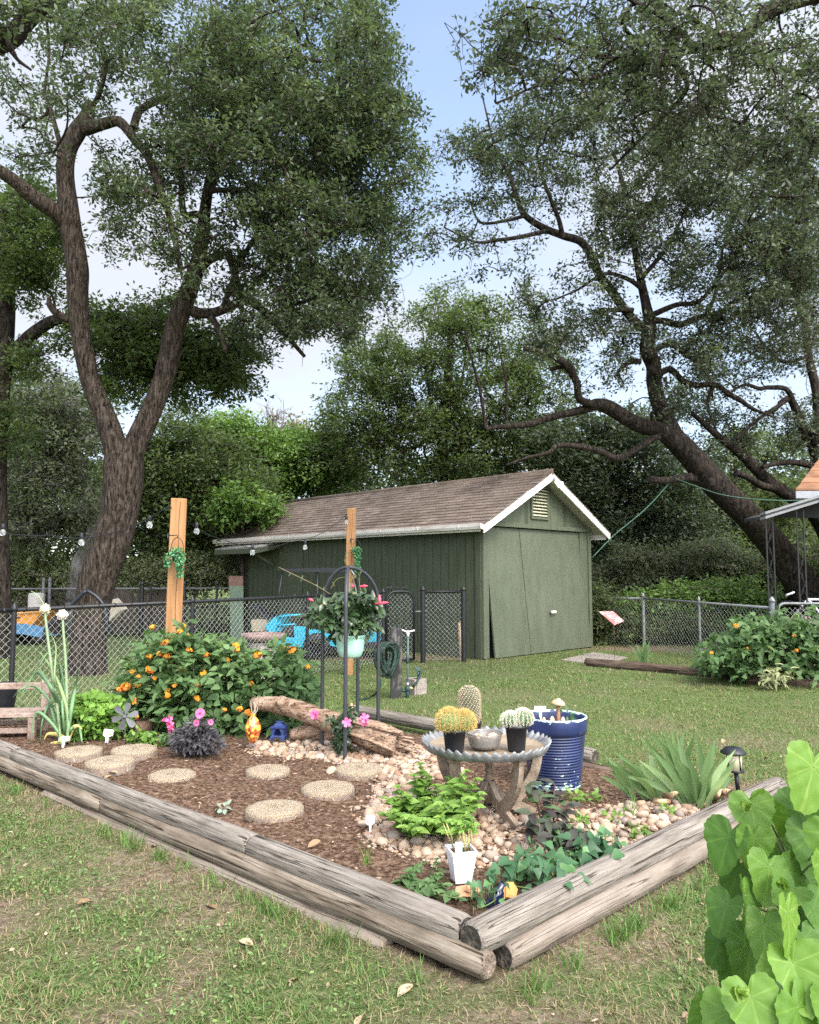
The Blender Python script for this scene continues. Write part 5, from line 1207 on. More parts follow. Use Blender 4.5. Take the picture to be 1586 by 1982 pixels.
sp1 = thing('seedling', 'tiny dark green seedling by the mushroom in the blue pot', 'plant', (c[0]+.05,4.95,zs_)); mb = MB(); leafcloud(mb, (c[0]+.055,4.97,zs_+.05), (.03,.03,.035), 14, .05, .02, 'lance'); mb.build('foliage', teal_leaf, sp1)

# ------------------------------------------------------------------ solar path light
pl = thing('path_light', 'black solar path light beside the irises at the bed edge', 'path light', (*G(1429,1530,SZ)[:2], SZ))
c = G(1429,1530,SZ); top = P(1420,1449,c[1])[2]; w_ = mm(46,c[1])/2; lx = P(1420,1470,c[1])[0]; hz_ = top-.135
ax = lambda z: c[0]+(lx-c[0])*(z-SZ)/(top-SZ)
mb = MB(); mb.tube([(ax(SZ-.05),c[1],SZ-.05),(ax(hz_),c[1],hz_)], .013, 10); mb.build('stake', black_pl, pl)
mb = MB(); mb.lathe([(.018,hz_-.012),(w_*.66,hz_-.004),(w_*.66,hz_+.008),(w_*.5,hz_+.01)], (ax(hz_),c[1],0), 20); mb.lathe([(w_*.55,top-.03),(w_*1.0,top-.028),(w_*1.02,top-.02),(w_*.78,top-.004),(w_*.66,top+.006),(.004,top+.008)], (ax(top),c[1],0), 24)
for k in range(4): a_ = k*math.pi/2+.35; mb.tube([(ax(hz_)+w_*.6*math.cos(a_), c[1]+w_*.6*math.sin(a_), hz_),(ax(top)+w_*.63*math.cos(a_), c[1]+w_*.63*math.sin(a_), top-.026)], .004, 5)
mb.build('lamp_head', black_pl, pl)
mb = MB(); mb.lathe([(w_*.56,hz_+.006),(w_*.64,top-.03)], (ax(top-.05),c[1],0), 24); mb.build('lens', M('frosted_lens', [(.62,.56,.36),(.78,.74,.6)], sc=(40,40,2), rough=.25), pl)

# ------------------------------------------------------------------ white nursery pot, corner bits
wq = G(893,1704,SZ); np_ = thing('nursery_pot', 'square tapered white pot with yellow green seedlings', 'potted plant', wq, R(14))
mb = MB(); a0_, a1_, hp = .036, .054, .125; v = [(-a0_,-a0_,0),(a0_,-a0_,0),(a0_,a0_,0),(-a0_,a0_,0),(-a1_,-a1_,hp),(a1_,-a1_,hp),(a1_,a1_,hp),(-a1_,a1_,hp),(-a1_-.004,-a1_-.004,hp),(a1_+.004,-a1_-.004,hp),(a1_+.004,a1_+.004,hp),(-a1_-.004,a1_+.004,hp),(-a1_-.004,-a1_-.004,hp+.012),(a1_+.004,-a1_-.004,hp+.012),(a1_+.004,a1_+.004,hp+.012),(-a1_-.004,a1_+.004,hp+.012),(-a1_+.004,-a1_+.004,hp+.012),(a1_-.004,-a1_+.004,hp+.012),(a1_-.004,a1_-.004,hp+.012),(-a1_+.004,a1_-.004,hp+.012)]
f = [(3,2,1,0)]
for r_ in range(4): 
    for k in range(4): f.append((r_*4+k, r_*4+(k+1)%4, r_*4+4+(k+1)%4, r_*4+4+k))
v += [(p[0],p[1],hp-.02) for p in v[16:20]]; f += [(16+k,16+(k+1)%4,20+(k+1)%4,20+k) for k in range(4)]
mb.add(v, f); mb.build('pot', white_pl, np_, local=True)
mb = MB(); mb.box((0,0,hp-.008),(.1,.1,.008)); mb.build('soil', mulch_m, np_, local=True)
mb = MB(); s2 = MB()
for k in range(12):
    b0 = np.array([rng.uniform(-.035,.035), rng.uniform(-.035,.035), hp]); tp = b0+(rng.normal(0,.025), rng.normal(0,.025), rng.uniform(.06,.15)); s2.tube([b0,(b0+tp)/2+rng.normal(0,.006,3),tp], .0022, 4)
    n = 5; d = unit(n); d[:,2] = abs(d[:,2])*.4; mb.leaves(np.repeat(tp[None],n,0), d, unit(n)*.4+np.array([0,-.3,1]), rng.uniform(.025,.045,n), rng.uniform(.016,.026,n), 'oval', 0, rng.random(n), .3)
mb.build('foliage', lime_leaf, np_, local=True); s2.build('stem', flat('straw_stem', (.5,.45,.18), .6), np_, local=True)
mb = MB(); mb.prism([(-.035,-.03,hp+.0),(-.005,-.034,hp+.0),(-.005,-.036,hp+.05),(-.035,-.032,hp+.05)], (0,.004,0)); mb.build('tag', flat('mint_tag', (.5,.62,.58), .5), np_, local=True)
q = G(985,1748,SZ); mb = MB(); n = 9; pp = [(-.07,-.015,.0),(-.02,-.02,.018),(.045,-.01,.005),(.075,.03,.02),(.05,.05,.045),(.0,.04,.05),(-.06,.045,.03)]
mb.prism([np.array(k)*np.array([.62,.5,1.1])@rotz(.35).T+q+(0,0,.01) for k in pp], (.004,.006,.008)); tag(mb.build('orange_leaf', M('faded_orange', [(.55,.2,.06),(.68,.3,.09)], sc=20, rough=.6)), 'curled bright orange dried leaf in the front corner of the bed', 'leaf')
q = G(905,1742,SZ); mb = MB(); mb.prism([np.array(k)*np.array([.8,.8,.5])+q+(0,0,.012) for k in pp], (.004,.006,.01)); tag(mb.build('terracotta_shard', M('terracotta', [(.42,.19,.10),(.52,.27,.16)], sc=20, rough=.8)), 'terracotta coloured shard near the white pot and front timber', 'shard')
q = G(958,1764,SZ-.03); mb = MB(); mb.lathe([(.032,0),(.034,.01),(.034,.06),(.022,.085),(.012,.09),(.013,.115)], (0,0,0), 16, capt=True); v_ = mb.v[0] @ roty(.5).T; mb.v[0] = v_+q+(-.02,0,.01); tag(mb.build('glass_bottle', M('dark_blue_glass', [(.006,.01,.035),(.01,.018,.06)], sc=9, rough=.08, spec=.8)), 'small dark blue bottle poking up at the front corner', 'bottle')

# ------------------------------------------------------------------ hose post, stand pipe, block
hq = G(767,1352); hp_ = thing('hose_post', 'short weathered black post holding the coiled hose', 'post', hq)
zt = P(767,1216,hq[1])[2]; mb = MB(); mb.box((hq[0],hq[1]+.065,zt/2-.05),(.135,.135,zt+.1), bev=.008, M=None); mb.build('shaft', M('worn_black_paint', [(0,(.012,.012,.014)),(.5,(.035,.034,.036)),(.58,(.12,.11,.105)),(1,(.3,.28,.27))], sc=(12,12,5), rough=.85, bump=.6, bsc=(40,40,8)), hp_)
mb = MB(); hx = P(745,1262,hq[1]-.1); mb.tube([(hq[0]-.07,hq[1]+.03,zt-.22),(hq[0]-.12,hq[1],zt-.2),(hq[0]-.2,hq[1]-.04,zt-.2)], .03, 8, flat=(1,.5)); mb.build('hanger', black_mt, hp_)
ho = thing('garden_hose', 'dark green corrugated hose coiled on the black post', 'hose', P(745,1285,hq[1]-.12))
hose_m = M('hose_rubber', [(0,(.005,.009,.009)),(.46,(.006,.014,.012)),(.54,(.018,.05,.036)),(1,(.035,.09,.065))], sc=(24,24,90), rough=.6, bump=.6)
mb = MB()
for k in range(9):
    Yh = hq[1]-.16+rng.uniform(-.05,.06); x0_ = 727+k*4.2; w_ = 30-k*1.2
    cx0 = 741+k*1.6; a = np.linspace(0, 2*math.pi, 44)
    ztop, zbot = P(750,1243+rng.uniform(0,10),Yh)[2], P(750,1318-rng.uniform(0,26),Yh)[2]; xc = P(cx0+rng.normal(0,2),1280,Yh)[0]; wx = mm(14+rng.uniform(0,10),Yh)
    pts_ = np.stack([xc+wx*np.cos(a)*(.75+.25*np.sin(a)), Yh+.03*np.cos(a)+.03*np.sin(a*2), (ztop+zbot)/2+(ztop-zbot)/2*np.sin(a)], -1)
    rr = .0165*(1+.13*np.sin(np.arange(44)*math.pi)); pts_ = np.repeat(pts_, 1, 0)
    fine_ = np.array([np.interp(np.linspace(0,43,160), np.arange(44), pts_[:,q]) for q in range(3)]).T
    mb.tube(fine_, .0155*(1+.16*(np.arange(160)%2)), 8, caps=False)
q0 = P(772,1250,hq[1]-.16); pts_ = spline([P(757,1248,hq[1]-.15), P(768,1246,hq[1]-.16), P(773,1265,hq[1]-.16), P(766,1292,hq[1]-.16), P(756,1310,hq[1]-.15)], 24); mb.tube(pts_, .0155*(1+.16*(np.arange(len(pts_))%2)), 8)
pts_ = spline([P(737,1318,hq[1]-.16), P(735,1335,hq[1]-.3), G(720,1350), G(700,1356), G(690,1350)], 12); mb.tube(pts_+(0,0,.012), .012, 7)
mb.build('coil', hose_m, ho)
sq = G(789,1351); spi = thing('sprinkler_pipe', 'thin green grey standpipe with white T top beside the black post', 'standpipe', sq)
zt = P(790,1222,sq[1])[2]; xt = P(790,1222,sq[1])[0]; pipe_m = flat('grey_green_pipe', (.07,.11,.115), .5)
mb = MB(); mb.tube([sq+(0,0,-.05),(xt,sq[1],zt-.04)], .012, 8); mb.lathe([(.018,0),(.018,.1)], (sq[0],sq[1],zt*.52), 10); mb.build('pipe', pipe_m, spi)
mb = MB(); mb.tube([sq+(0,0,-.03), sq+(0,0,.14)], .024, 10); mb.tube([sq+(0,0,.085), sq+(-.09,0,.085)], .018, 8); mb.lathe([(.03,0),(.034,.02),(.03,.04)], sq+(0,0,.08), 10); mb.build('valve', flat('dark_teal_fitting', (.02,.05,.05), .5), spi)
mb = MB(); mb.tube([(xt,sq[1],zt-.06),(xt,sq[1],zt)], .016, 8); mb.tube(spline([(xt-.075,sq[1],zt+.02),(xt-.03,sq[1],zt),(xt+.03,sq[1],zt),(xt+.08,sq[1],zt+.012)],4), .009, 8); mb.lathe([(.016,0),(.016,.03)], sq+(0.003,0,.15), 8); mb.build('sprinkler_head', white_pl, spi)
cq_ = G(812,1344); cb_ = thing('cinder_block', 'grey concrete block standing in the grass right of the standpipe', 'block', cq_, R(38))
mb = MB(); bw_, bh = .19, P(812,1314,cq_[1])[2]
for sx in (-1,1): mb.box((sx*.08,.07,bh/2),(.03,.2,bh), bev=.004)
mb.box((0,-.02,bh/2),(.13,.03,bh), bev=.004); mb.box((0,.155,bh/2),(.13,.03,bh), bev=.004); mb.build('shell', concrete, cb_, local=True)
mb = MB(); mb.box((0,.07,bh-.06),(.13,.145,.1)); mb.build('fill', mulch_m, cb_, local=True)
fh = thing('hose_tap', 'blue and green tap with hose stub leaning over the concrete block', 'tap', P(812,1305,cq_[1]+.05))
mb = MB(); mb.tube(spline([P(797,1331,cq_[1]-.1),P(806,1322,cq_[1]-.1),P(813,1308,cq_[1]),P(815,1300,cq_[1]+.05),P(810,1298,cq_[1]+.05)],8), .014, 8); mb.build('hose', hose_m, fh)
mb = MB(); mb.tube([P(810,1312,cq_[1]+.06),P(810,1295,cq_[1]+.06)], .013, 8); mb.box(P(809,1294,cq_[1]+.06),(.05,.02,.02), bev=.004); mb.build('tap_body', flat('teal_fitting', (.05,.12,.16), .4), fh)
mb = MB(); mb.tube([P(793,1332,cq_[1]-.1),P(799,1331,cq_[1]-.1)], .017, 8); mb.build('brass_end', flat('brass_cream', (.6,.45,.25), .4), fh)

# ------------------------------------------------------------------ stone bird bath behind the fence
bq = G(508,1283); bb = thing('bird_bath', 'reddish stone bird bath on a pebbled pedestal behind the fence', 'bird bath', (bq[0],11.0,0)); cx_ = P(510,1240,11.0)[0]; zt = P(510,1226,11.0)[2]; rr = mm(86,11)/2
mb = MB(); mb.lathe([(rr*.55,zt-.12),(rr*.8,zt-.09),(rr*.97,zt-.06),(rr,zt-.03),(rr*.98,zt),(rr*.85,zt),(rr*.7,zt-.03),(.01,zt-.045)], (cx_,11,0), 32); mb.build('basin', stone_red, bb)
mb = MB(); mb.lathe([(.25,-.02),(.24,.06),(.205,.2),(.2,.35),(.215,zt-.12)], (cx_,11,0), 26); mb.build('pedestal', stone_gr, bb)

# ------------------------------------------------------------------ turquoise buggy
CY0 = 13.7; k = 13.0/F
gc = thing('golf_cart', 'turquoise buggy with black canopy parked beside the shed behind the fence', 'golf cart', (P(600,1270,CY0)[0], CY0, 0))
turq = flat('turquoise_paint', (.02,.33,.48), .3, var=.1, sc=3); cpx = lambda a, b_, yy=CY0: P(a, b_, yy)
def panel(pts, y0, th, mat, name='body_panel', parent=gc):
    mb = MB(); mb.prism([cpx(a, b_, y0) for a, b_ in pts], (0, th, 0)); return mb.build(name, mat, parent)
side = [(513,1212),(533,1193),(537,1196),(537,1207),(533,1218),(536,1232),(570,1234),(569,1212),(590,1213),(601,1210),(608,1218),(622,1222),(640,1228),(652,1252),(641,1250),(630,1236),(619,1231),(607,1232),(599,1240),(595,1254),(537,1249),(533,1240)]
for y_ in (13.3, 14.3): panel(side, y_, .05, turq)
panel([(513,1212),(533,1193),(545,1193),(545,1222),(515,1222)], 13.36, .98, turq, 'seat_back_shell')
panel([(604,1209),(640,1214),(720,1218),(736,1228),(736,1243),(655,1244),(640,1222)], 13.4, .9, turq, 'hood')
mb = MB(); mb.tube([cpx(537,1195,13.32),cpx(560,1191,13.32),cpx(600,1189,13.32)], .02, 6); mb.tube([cpx(537,1211,13.32),cpx(572,1208,13.32)], .018, 6); mb.build('side_rail', turq, gc)
panel([(538,1236),(596,1238),(596,1246),(538,1246)], 13.4, .9, black_pl, 'floor'); panel([(545,1218),(568,1220),(566,1230),(545,1230)], 13.45, .8, flat('seat_vinyl', (.06,.05,.05), .6), 'seat')
panel([(486,1200),(516,1198),(518,1222),(488,1222)], 13.5, .7, flat('tan_seat', (.33,.28,.21), .7), 'rear_seat')
mb = MB(); mb.prism([cpx(481,1172,13.5),cpx(489,1170,13.5),cpx(520,1195,13.5),cpx(514,1200,13.5)], (0,.7,0)); mb.build('rear_seat_back', black_pl, gc)
panel([(500,1222),(602,1250),(740,1246),(742,1254),(602,1262),(498,1250)], 13.55, .6, black_pl, 'chassis'); panel([(700,1243),(742,1243),(742,1252),(700,1254)], 13.3, 1.05, black_pl, 'bumper')
mb = MB(); mb.prism([cpx(546,1101,13.3),cpx(640,1099,13.3),cpx(702,1102,13.3),cpx(702,1106,13.3),cpx(640,1108,13.3),cpx(546,1106,13.3)], (0,1.15,0)); mb.build('canopy', black_pl, gc)
for a, b_, a2, b2_ in ((547,1104,533,1200),(614,1106,616,1212),(690,1104,664,1216)):
    for y_ in (13.34, 14.25): mb = MB(); mb.tube([cpx(a,b_,y_),cpx(a2,b2_,y_)], .022, 7); mb.build('canopy_post', black_mt, gc)
mb = MB(); mb.tube([cpx(594,1212,13.7),cpx(588,1192,13.7)], .015, 6); t = np.linspace(0,6.28,18); sc_ = cpx(587,1190,13.7); mb.tube([sc_+(.03*math.cos(a)+.06*math.sin(a)*0, .15*math.sin(a), .12*math.cos(a)) for a in t], .013, 6, caps=False); mb.build('steering_wheel', black_pl, gc)
for a, y_ in ((613,13.32),(613,14.2),(506,13.34),(506,14.2),(716,13.7)):
    if a == 716: continue
    c = P(a, 1254, y_); r_ = .225; mb = MB(); pr = [(.12,-.085),(.2,-.09),(r_,-.06),(r_,.06),(.2,.09),(.12,.085)]
    mb.lathe(pr, (c[0],y_,r_), 24, M=rotx(math.pi/2), capb=False); w_ = mb.build('wheel', black_pl, gc)
    mb = MB(); mb.lathe([(.125,.05),(.11,.07),(.05,.03),(.03,.06),(.001,.062)], (c[0],y_,r_), 18, M=rotx(math.pi/2))
    for q in range(6): aa_ = q*1.047; mb.box((c[0]+.075*math.cos(aa_), y_-.06, r_+.075*math.sin(aa_)), (.08,.02,.02), M=roty(-aa_))
    mb.build('rim', galv, w_)

# ------------------------------------------------------------------ odds and ends at far left
tub = thing('orange_cart', 'orange plastic dump cart tub by the far left fence', 'cart', (*P(30,1235,16.6)[:2], 0))
Yt = 16.2; tp_ = [(-45,1191),(79,1182),(80,1185),(57,1217),(-30,1210)]
mb = MB(); mb.prism([P(a,b_,Yt) for a, b_ in tp_], (0,.75,0)); mb.build('tub', flat('orange_plastic', (.62,.24,.03), .45), tub)
mb = MB(); mb.tube([P(-45,1191,Yt-.02),P(80,1183,Yt-.02)], .035, 6); mb.tube([P(80,1183,Yt-.02),P(80,1183,Yt-.02)+(0,.8,0)], .035, 6); mb.build('tub_rim', flat('orange_rim', (.75,.36,.12), .45), tub)
mb = MB()
for a in (22,25,27.5,30,32,35,38): mb.box(P(a,1196.2-.06*(a-22),Yt-.012), (.018 if a < 30 else .035,.008,.028))
mb.build('lettering', flat('dark_print', (.06,.03,.02), .6), tub)
for a in (-20, 48): mb = MB(); c = P(a,1222,Yt+.3); mb.lathe([(.1,-.05),(.2,-.05),(.22,0),(.2,.05),(.1,.05)], (c[0],Yt+.35,.22), 18, M=rotx(math.pi/2)); mb.build('wheel', black_pl, tub)
ta = MB(); nx_, ny_ = 40, 14; pts_ = np.array([[P(-40+130*i/nx_, 1212+12*j/ny_+4*math.sin(i*.2)-5*(i/nx_-.6)**2, 15.9+.05*j) for i in range(nx_+1)] for j in range(ny_+1)])
pts_[..., 2] = np.maximum(pts_[..., 2]-.08*np.arange(ny_+1)[::1, None]/ny_+.05*fbm(np.arange(nx_+1)[None]*.5, np.arange(ny_+1)[:, None]*.5, 3), .02)
i = np.arange(ny_)[:, None]*(nx_+1)+np.arange(nx_)[None]; ta.add(pts_.reshape(-1,3), np.stack([i,i+1,i+nx_+2,i+nx_+1],-1).reshape(-1,4), 0, True)
low = pts_[0].copy(); n_ = len(low); lo2 = low.copy(); lo2[:, 2] = np.maximum(low[:, 2]-.2, 0.0); lo2[:, 1] -= .15; ta.add(np.vstack([low, lo2]), [(k_, n_+k_, n_+k_+1, k_+1) for k_ in range(n_-1)], 1, True)
ta.add(np.vstack([lo2, lo2+(0,.8,0)]), [(k_, n_+k_, n_+k_+1, k_+1) for k_ in range(n_-1)], 1, True)
tag(ta.build('tarp', [M('blue_white_tarp', [(.5,.56,.66),(.6,.68,.78),(.12,.33,.55),(.62,.7,.8)], sc=(1.2,3,7), rough=.5), flat('blue_tarp', (.03,.13,.24), .5)]), 'crumpled pale blue and white tarp lying in front of the orange cart', 'tarp')
dr = thing('trash_barrel', 'pale grey ribbed barrel standing by the far left fence', 'barrel', (*P(70,1230,17.0)[:2], 0)); mb = MB(); c = P(71,1160,17.0); r_ = .15
mb.lathe([(.24,0),(.25,.3),(.24,.6),(.17,.68),(.17,1.0),(.15,1.04),(.02,1.05)], (c[0],17,0), 22); mb.build('barrel_body', M('grey_galvanised_can', [(.25,.25,.25),(.4,.39,.37)], sc=5, rough=.6), dr)
af_ = thing('pipe_frame', 'black A shaped pipe frame standing in front of the oak trunk', 'frame', (*P(150,1240,9.9)[:2], 0)); Ya = 10.3
for q in ([(168,1143),(150,1160),(120,1192),(92,1214),(84,1240)], [(168,1143),(185,1153),(200,1170),(206,1190),(207,1230)]):
    mb = MB(); pth = [P(a,b_,Ya) for a, b_ in q]; mb.tube(spline(pth,4), .03, 7); mb.build('leg', flat('black_rubber_pipe', (.012,.013,.02), .4), af_)
mb = MB(); mb.prism([P(a,b_,13.5) for a, b_ in ((211,1203),(213,1172),(218,1160),(226,1169),(236,1181),(228,1187))], (.05,.15,.02)); o = mb.build('torn_board', M('pale_board', [(.32,.27,.22),(.42,.36,.3)], sc=9, rough=.8)); tag(o, 'torn beige board sticking up right of the oak trunk', 'board')
bo = MB(); v = [P(443,1115,16.9),P(470,1115,16.9),P(470,1246,16.9),P(447,1246,16.9)]; v2 = [P(443,1115,16.9),P(470,1115,16.9),P(470,1134,16.9),P(443,1134,16.9)]
bo.prism([P(444,1134,16.9),P(471,1134,16.9),P(471,1240,16.9),P(447,1240,16.9)], (0,.05,0), mat=0); bo.prism(v2, (0,.07,0), mat=1); tag(bo.build('green_board', [flat('pale_green_paint', (.12,.17,.12), .7), flat('brown_cap', (.16,.09,.075), .8)]), 'pale green board with brown top leaning at the left shed corner', 'board')
# pink flag sign
fs = thing('yard_sign', 'tilted faded pink and white flag sign on a thin wire stake', 'sign', G(1190,1273)); Yf = 13.3
mb = MB(); pp = [P(1160,1184,Yf),P(1187,1183,Yf+.1),P(1208,1202,Yf+.1),P(1190,1210,Yf)]; mb.prism(pp, (0,.008,.002)); mb.build('flag', M('faded_red_print', [(0,(.60,.10,.10)),(.5,(.62,.17,.17)),(.6,(.66,.36,.35)),(1,(.7,.55,.53))], sc=5, detail=3, rough=.6), fs)
mb = MB(); mb.segs([P(1168+k*7,1188+k*4.6,Yf-.015) for k in range(4)], [P(1178+k*7,1188+k*4.6,Yf-.015) for k in range(4)], .006, sides=4); mb.build('lettering', flat('white_print', (.8,.72,.72), .6), fs)
mb = MB(); mb.tube([G(1190,1273), P(1189,1200,Yf)], .004, 5); mb.build('wire_stake', flat('rust_wire', (.12,.06,.04), .7), fs)
cl = MB(); cl.tube(spline([P(1146,1080,15.3),P(1190,1035,15.2),P(1250,985,15.1),P(1305,925,15.0)], 6), .011, 5); cl.tube(spline([P(1305,925,15.0),P(1350,942,14.4),P(1400,958,13.7),P(1460,966,13),P(1530,969,12.4),P(1640,964,11.5)],6), .009, 5)
tag(cl.build('clothesline', flat('green_cord', (.10,.20,.15), .6)), 'thin green cord strung from the shed over a broken branch to the house', 'cord')
# mossy paver between shed and bed, concrete apron at the shed door
ap = MB(); q = [G(1085,1277,.012),G(1150,1262,.012),G(1215,1272,.012),G(1180,1283,.012),G(1130,1282,.012)]; ap.prism([p-(0,0,.05) for p in q], (0,0,.05)); tag(ap.build('concrete_apron', concrete), 'worn concrete slab in the grass beside the shed door', 'slab')
# ------------------------------------------------------------------ shrubs in and around the bed
def blob_points(blobs, Yc, dep, n, zmin=None):
    w = np.array([b[4]*b[2]*b[3] for b in blobs], float); w /= w.sum(); out = []
    ks = rng.choice(len(blobs), n, p=w)
    for k in ks:
        cx, cy, rx, ry, _ = blobs[k][:5]; dy = blobs[k][5] if len(blobs[k]) > 5 else 0
        r = math.sqrt(rng.random()); a = rng.random()*6.283; t = rng.uniform(-1, 1)
        Yv = Yc+dy+dep*t*math.sqrt(max(0, 1-.75*r*r)); out.append(P(cx+rx*r*math.cos(a), cy+ry*r*math.sin(a), Yv))
    out = np.array(out)
    if zmin is not None: out[:, 2] = np.maximum(out[:, 2], zmin+rng.random(n)*.02)
    return out
def bush(name, label, cat, blobs, Yc, dep, n, L, W, mat, tmpl='oval', base=None, tip=7, stems=24, stemmat=None, droop=.2, up=.7, group=None, zmin=.13, frontbias=.35):
    base = np.array(base, float); o = thing(name, label, cat, base, group=group)
    c = blob_points(blobs, Yc, dep, n, zmin); mb = MB(); cen = c.mean(0)
    d = c-cen; d /= np.linalg.norm(d, axis=1)[:, None]+1e-6
    K = n*tip; p = np.repeat(c, tip, 0)+rng.normal(0, L*.45, (K, 3)); p[:, 2] = np.maximum(p[:, 2], zmin)
    D = unit(K)*.8+np.repeat(d, tip, 0)*.5; D[:, 2] = D[:, 2]*.7-.12
    Nn = unit(K)*.45+np.array([0, -frontbias, up])+np.repeat(d, tip, 0)*.3
    tone = np.repeat(np.clip(rng.normal(.45, .17, n), 0, 1), tip)
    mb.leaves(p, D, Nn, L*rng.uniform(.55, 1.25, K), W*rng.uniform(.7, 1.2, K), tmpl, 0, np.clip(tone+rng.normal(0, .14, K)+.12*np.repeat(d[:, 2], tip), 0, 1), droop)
    mb.build('foliage', mat, o)
    s = MB(); pick = c[rng.choice(n, min(stems, n), replace=False)]
    for q in pick:
        b0 = base+(rng.normal(0, .05), rng.normal(0, .05), -.02); s.tube(spline([b0, b0*.45+q*.55+(0,0,.04), q], 4), np.linspace(.007, .003, 9), 5)
    s.build('stem', stemmat or stem_m, o); return o
# big orange lantana
lb = [(300,1320,62,70,1),(370,1300,70,62,1),(440,1310,70,60,1),(520,1320,75,62,1),(575,1340,40,55,.9),(290,1380,50,40,1),(380,1370,90,55,1),(480,1380,90,50,1),(330,1262,32,30,.8),(420,1262,32,25,.7),(455,1275,45,30,.8),(540,1275,40,30,.7),(265,1340,35,40,.8),(340,1415,60,20,.8),(430,1420,60,20,.9),(520,1405,60,25,.9),(590,1310,25,30,.6),(352,1238,16,14,.5),(290,1275,22,20,.5),(298,1228,13,14,.4),(355,1225,14,14,.5)]
lan = bush('lantana', 'big lantana bush covered with orange flowers in front of the fence', 'shrub', lb, 6.75, .42, 1050, .078, .05, lantana_leaf, 'heart', G(410,1428,SZ)+(0,.35,0), 6, 90)
def lanflower(n=26, r=.028):
    mb = MB(); d = unit(n); d[:, 2] = np.abs(d[:, 2])*.8+.1; d[:, 1] -= .25; d /= np.linalg.norm(d, axis=1)[:, None]
    for k in range(n):
        u = np.cross(d[k], (0,0,1.0)); u /= np.linalg.norm(u)+1e-6; w = np.cross(d[k], u); a = np.arange(4)*1.571+rng.random()
        rr = np.clip(.25+.75*d[k][2]+rng.normal(0,.18), 0, 1)
        mb.leaves(np.repeat((d[k]*r)[None],4,0), np.cos(a)[:,None]*u+np.sin(a)[:,None]*w+d[k]*.1, np.repeat(d[k][None],4,0), .0135, .0115, 'diamond', 0, np.full(4, rr))
    mb.ball((0,0,0), r*.62, 8, 6, rnd=.15); return mb
fp = []
def place_flowers(lst, parent, Yf, s=1.0, jit=.12):
    for a, b_ in lst:
        q = np.array(P(a, b_, Yf+(1430-b_)*.0012+rng.uniform(-.05,.05)))-np.array(parent.location)
        if len(fp) < 6: o = lanflower().build('flower', petal_orange, parent, local=True); fp.append(o)
        else: o = fp[rng.integers(6)].copy(); COL.objects.link(o); o.parent = parent
        o.location = q; o.rotation_euler = (rng.normal(.2,.3), rng.normal(0,.3), rng.random()*6); o.scale = (s*rng.uniform(.6,1.3),)*3
place_flowers([(296,1215),(355,1212),(349,1225),(361,1232),(354,1240),(316,1248),(322,1246),(366,1259),(310,1267),(319,1270),(326,1272),(359,1269),(289,1272),(400,1269),(457,1251),(458,1259),(472,1277),(473,1284),(440,1278),(287,1294),(295,1299),(288,1300),(351,1298),(394,1304),(299,1313),(240,1329),(246,1326),(251,1328),(243,1333),(233,1336),(267,1326),(338,1328),(378,1326),(379,1330),(326,1337),(325,1344),(260,1361),(261,1356),(381,1353),(263,1389),(435,1375),(465,1374),(481,1382),(484,1324),(551,1255),(557,1258),(566,1260),(596,1292),(560,1382),(255,1300),(500,1270),(268,1310)], lan, 6.33)
f2 = [(637,1298)]
bush('lime_herb', 'lime green leafy herb clump between the onions and the lantana', 'plant', [(185,1390,52,42,1),(150,1395,35,35,.8),(225,1385,30,32,.8),(190,1370,45,20,.7)], 6.45, .22, 420, .055, .038, lime_leaf, 'heart', G(185,1430,SZ)+(0,.15,0), 6, 40)
bush('ground_herb', 'small bright green seedlings at the foot of the lantana and log stub', 'plant', [(275,1428,28,9,1),(300,1432,20,8,.7)], 6.1, .08, 45, .045, .032, mint_leaf, 'heart', G(280,1438,SZ), 5, 8)
ls = MB(); q = G(268,1425,SZ); ls.lathe([(.075,-.02),(.08,.05),(.072,.11),(.06,.115)], (q[0],q[1]+.1,SZ), 16, capt=True, wob=lambda v: v*(1+.05*rng.normal(size=(len(v),1)))); tag(ls.build('log_stub', M('rotten_bark', [(.04,.025,.018),(.14,.085,.06),(.24,.16,.12)], sc=25, rough=1, bump=.9, bsc=40)), 'short brown log stub half hidden at the foot of the lantana', 'log')
# dahlia with near black leaves
da = bush('dahlia', 'low dark leaved dahlia with bright pink daisy flowers', 'plant', [(378,1430,42,22,1),(385,1415,30,20,.9),(360,1440,25,15,.8),(405,1435,22,18,.8)], 5.75, .14, 210, .045, .02, dark_leaf, 'lance', G(382,1458,SZ), 6, 25, stemmat=flat('dark_stem', (.06,.04,.04), .7))
sm_ = MB(); 
for a, b_, r_, nr in ((388,1381,.036,(-.1,-1,.45)),(381,1399,.024,(-.3,-1,.1)),(408,1398,.02,(.6,-.8,.2))):
    c = P(a, b_, 5.62); sm_.tube(spline([G(382,1455,SZ), (G(382,1455,SZ)+c)/2+(.02,0,.03), c+(0,.01,-.005)], 5), .0035, 5)
    flower5(c, r_, nr, petal_pink, da, n=13)
    mb = MB(); nn_ = np.array(nr)/np.linalg.norm(nr); mb.ball(c+nn_*.006, r_*.25, 8, 6); mb.build('flower_centre', flat('dark_centre', (.25,.05,.06), .8), da)
sm_.build('flower_stem', flat('dark_stem2', (.1,.06,.06), .7), da)
sn = bush('snapdragon', 'pink snapdragon spike standing left of the dark dahlia', 'plant', [(330,1425,14,14,1)], 6.05, .06, 26, .045, .014, lantana_leaf, 'lance', G(330,1438,SZ), 5, 6)
mb = MB()
for k in range(13): t = k/13; c = P(331-6*t+rng.normal(0,3), 1413-26*t, 6.0); d = unit(4); mb.leaves(np.repeat(c[None],4,0), d, unit(4)+np.array([0,-1,0]), .028, .024, 'petal', 0, rng.random(4))
mb.build('flower_spike', petal_pink, sn)
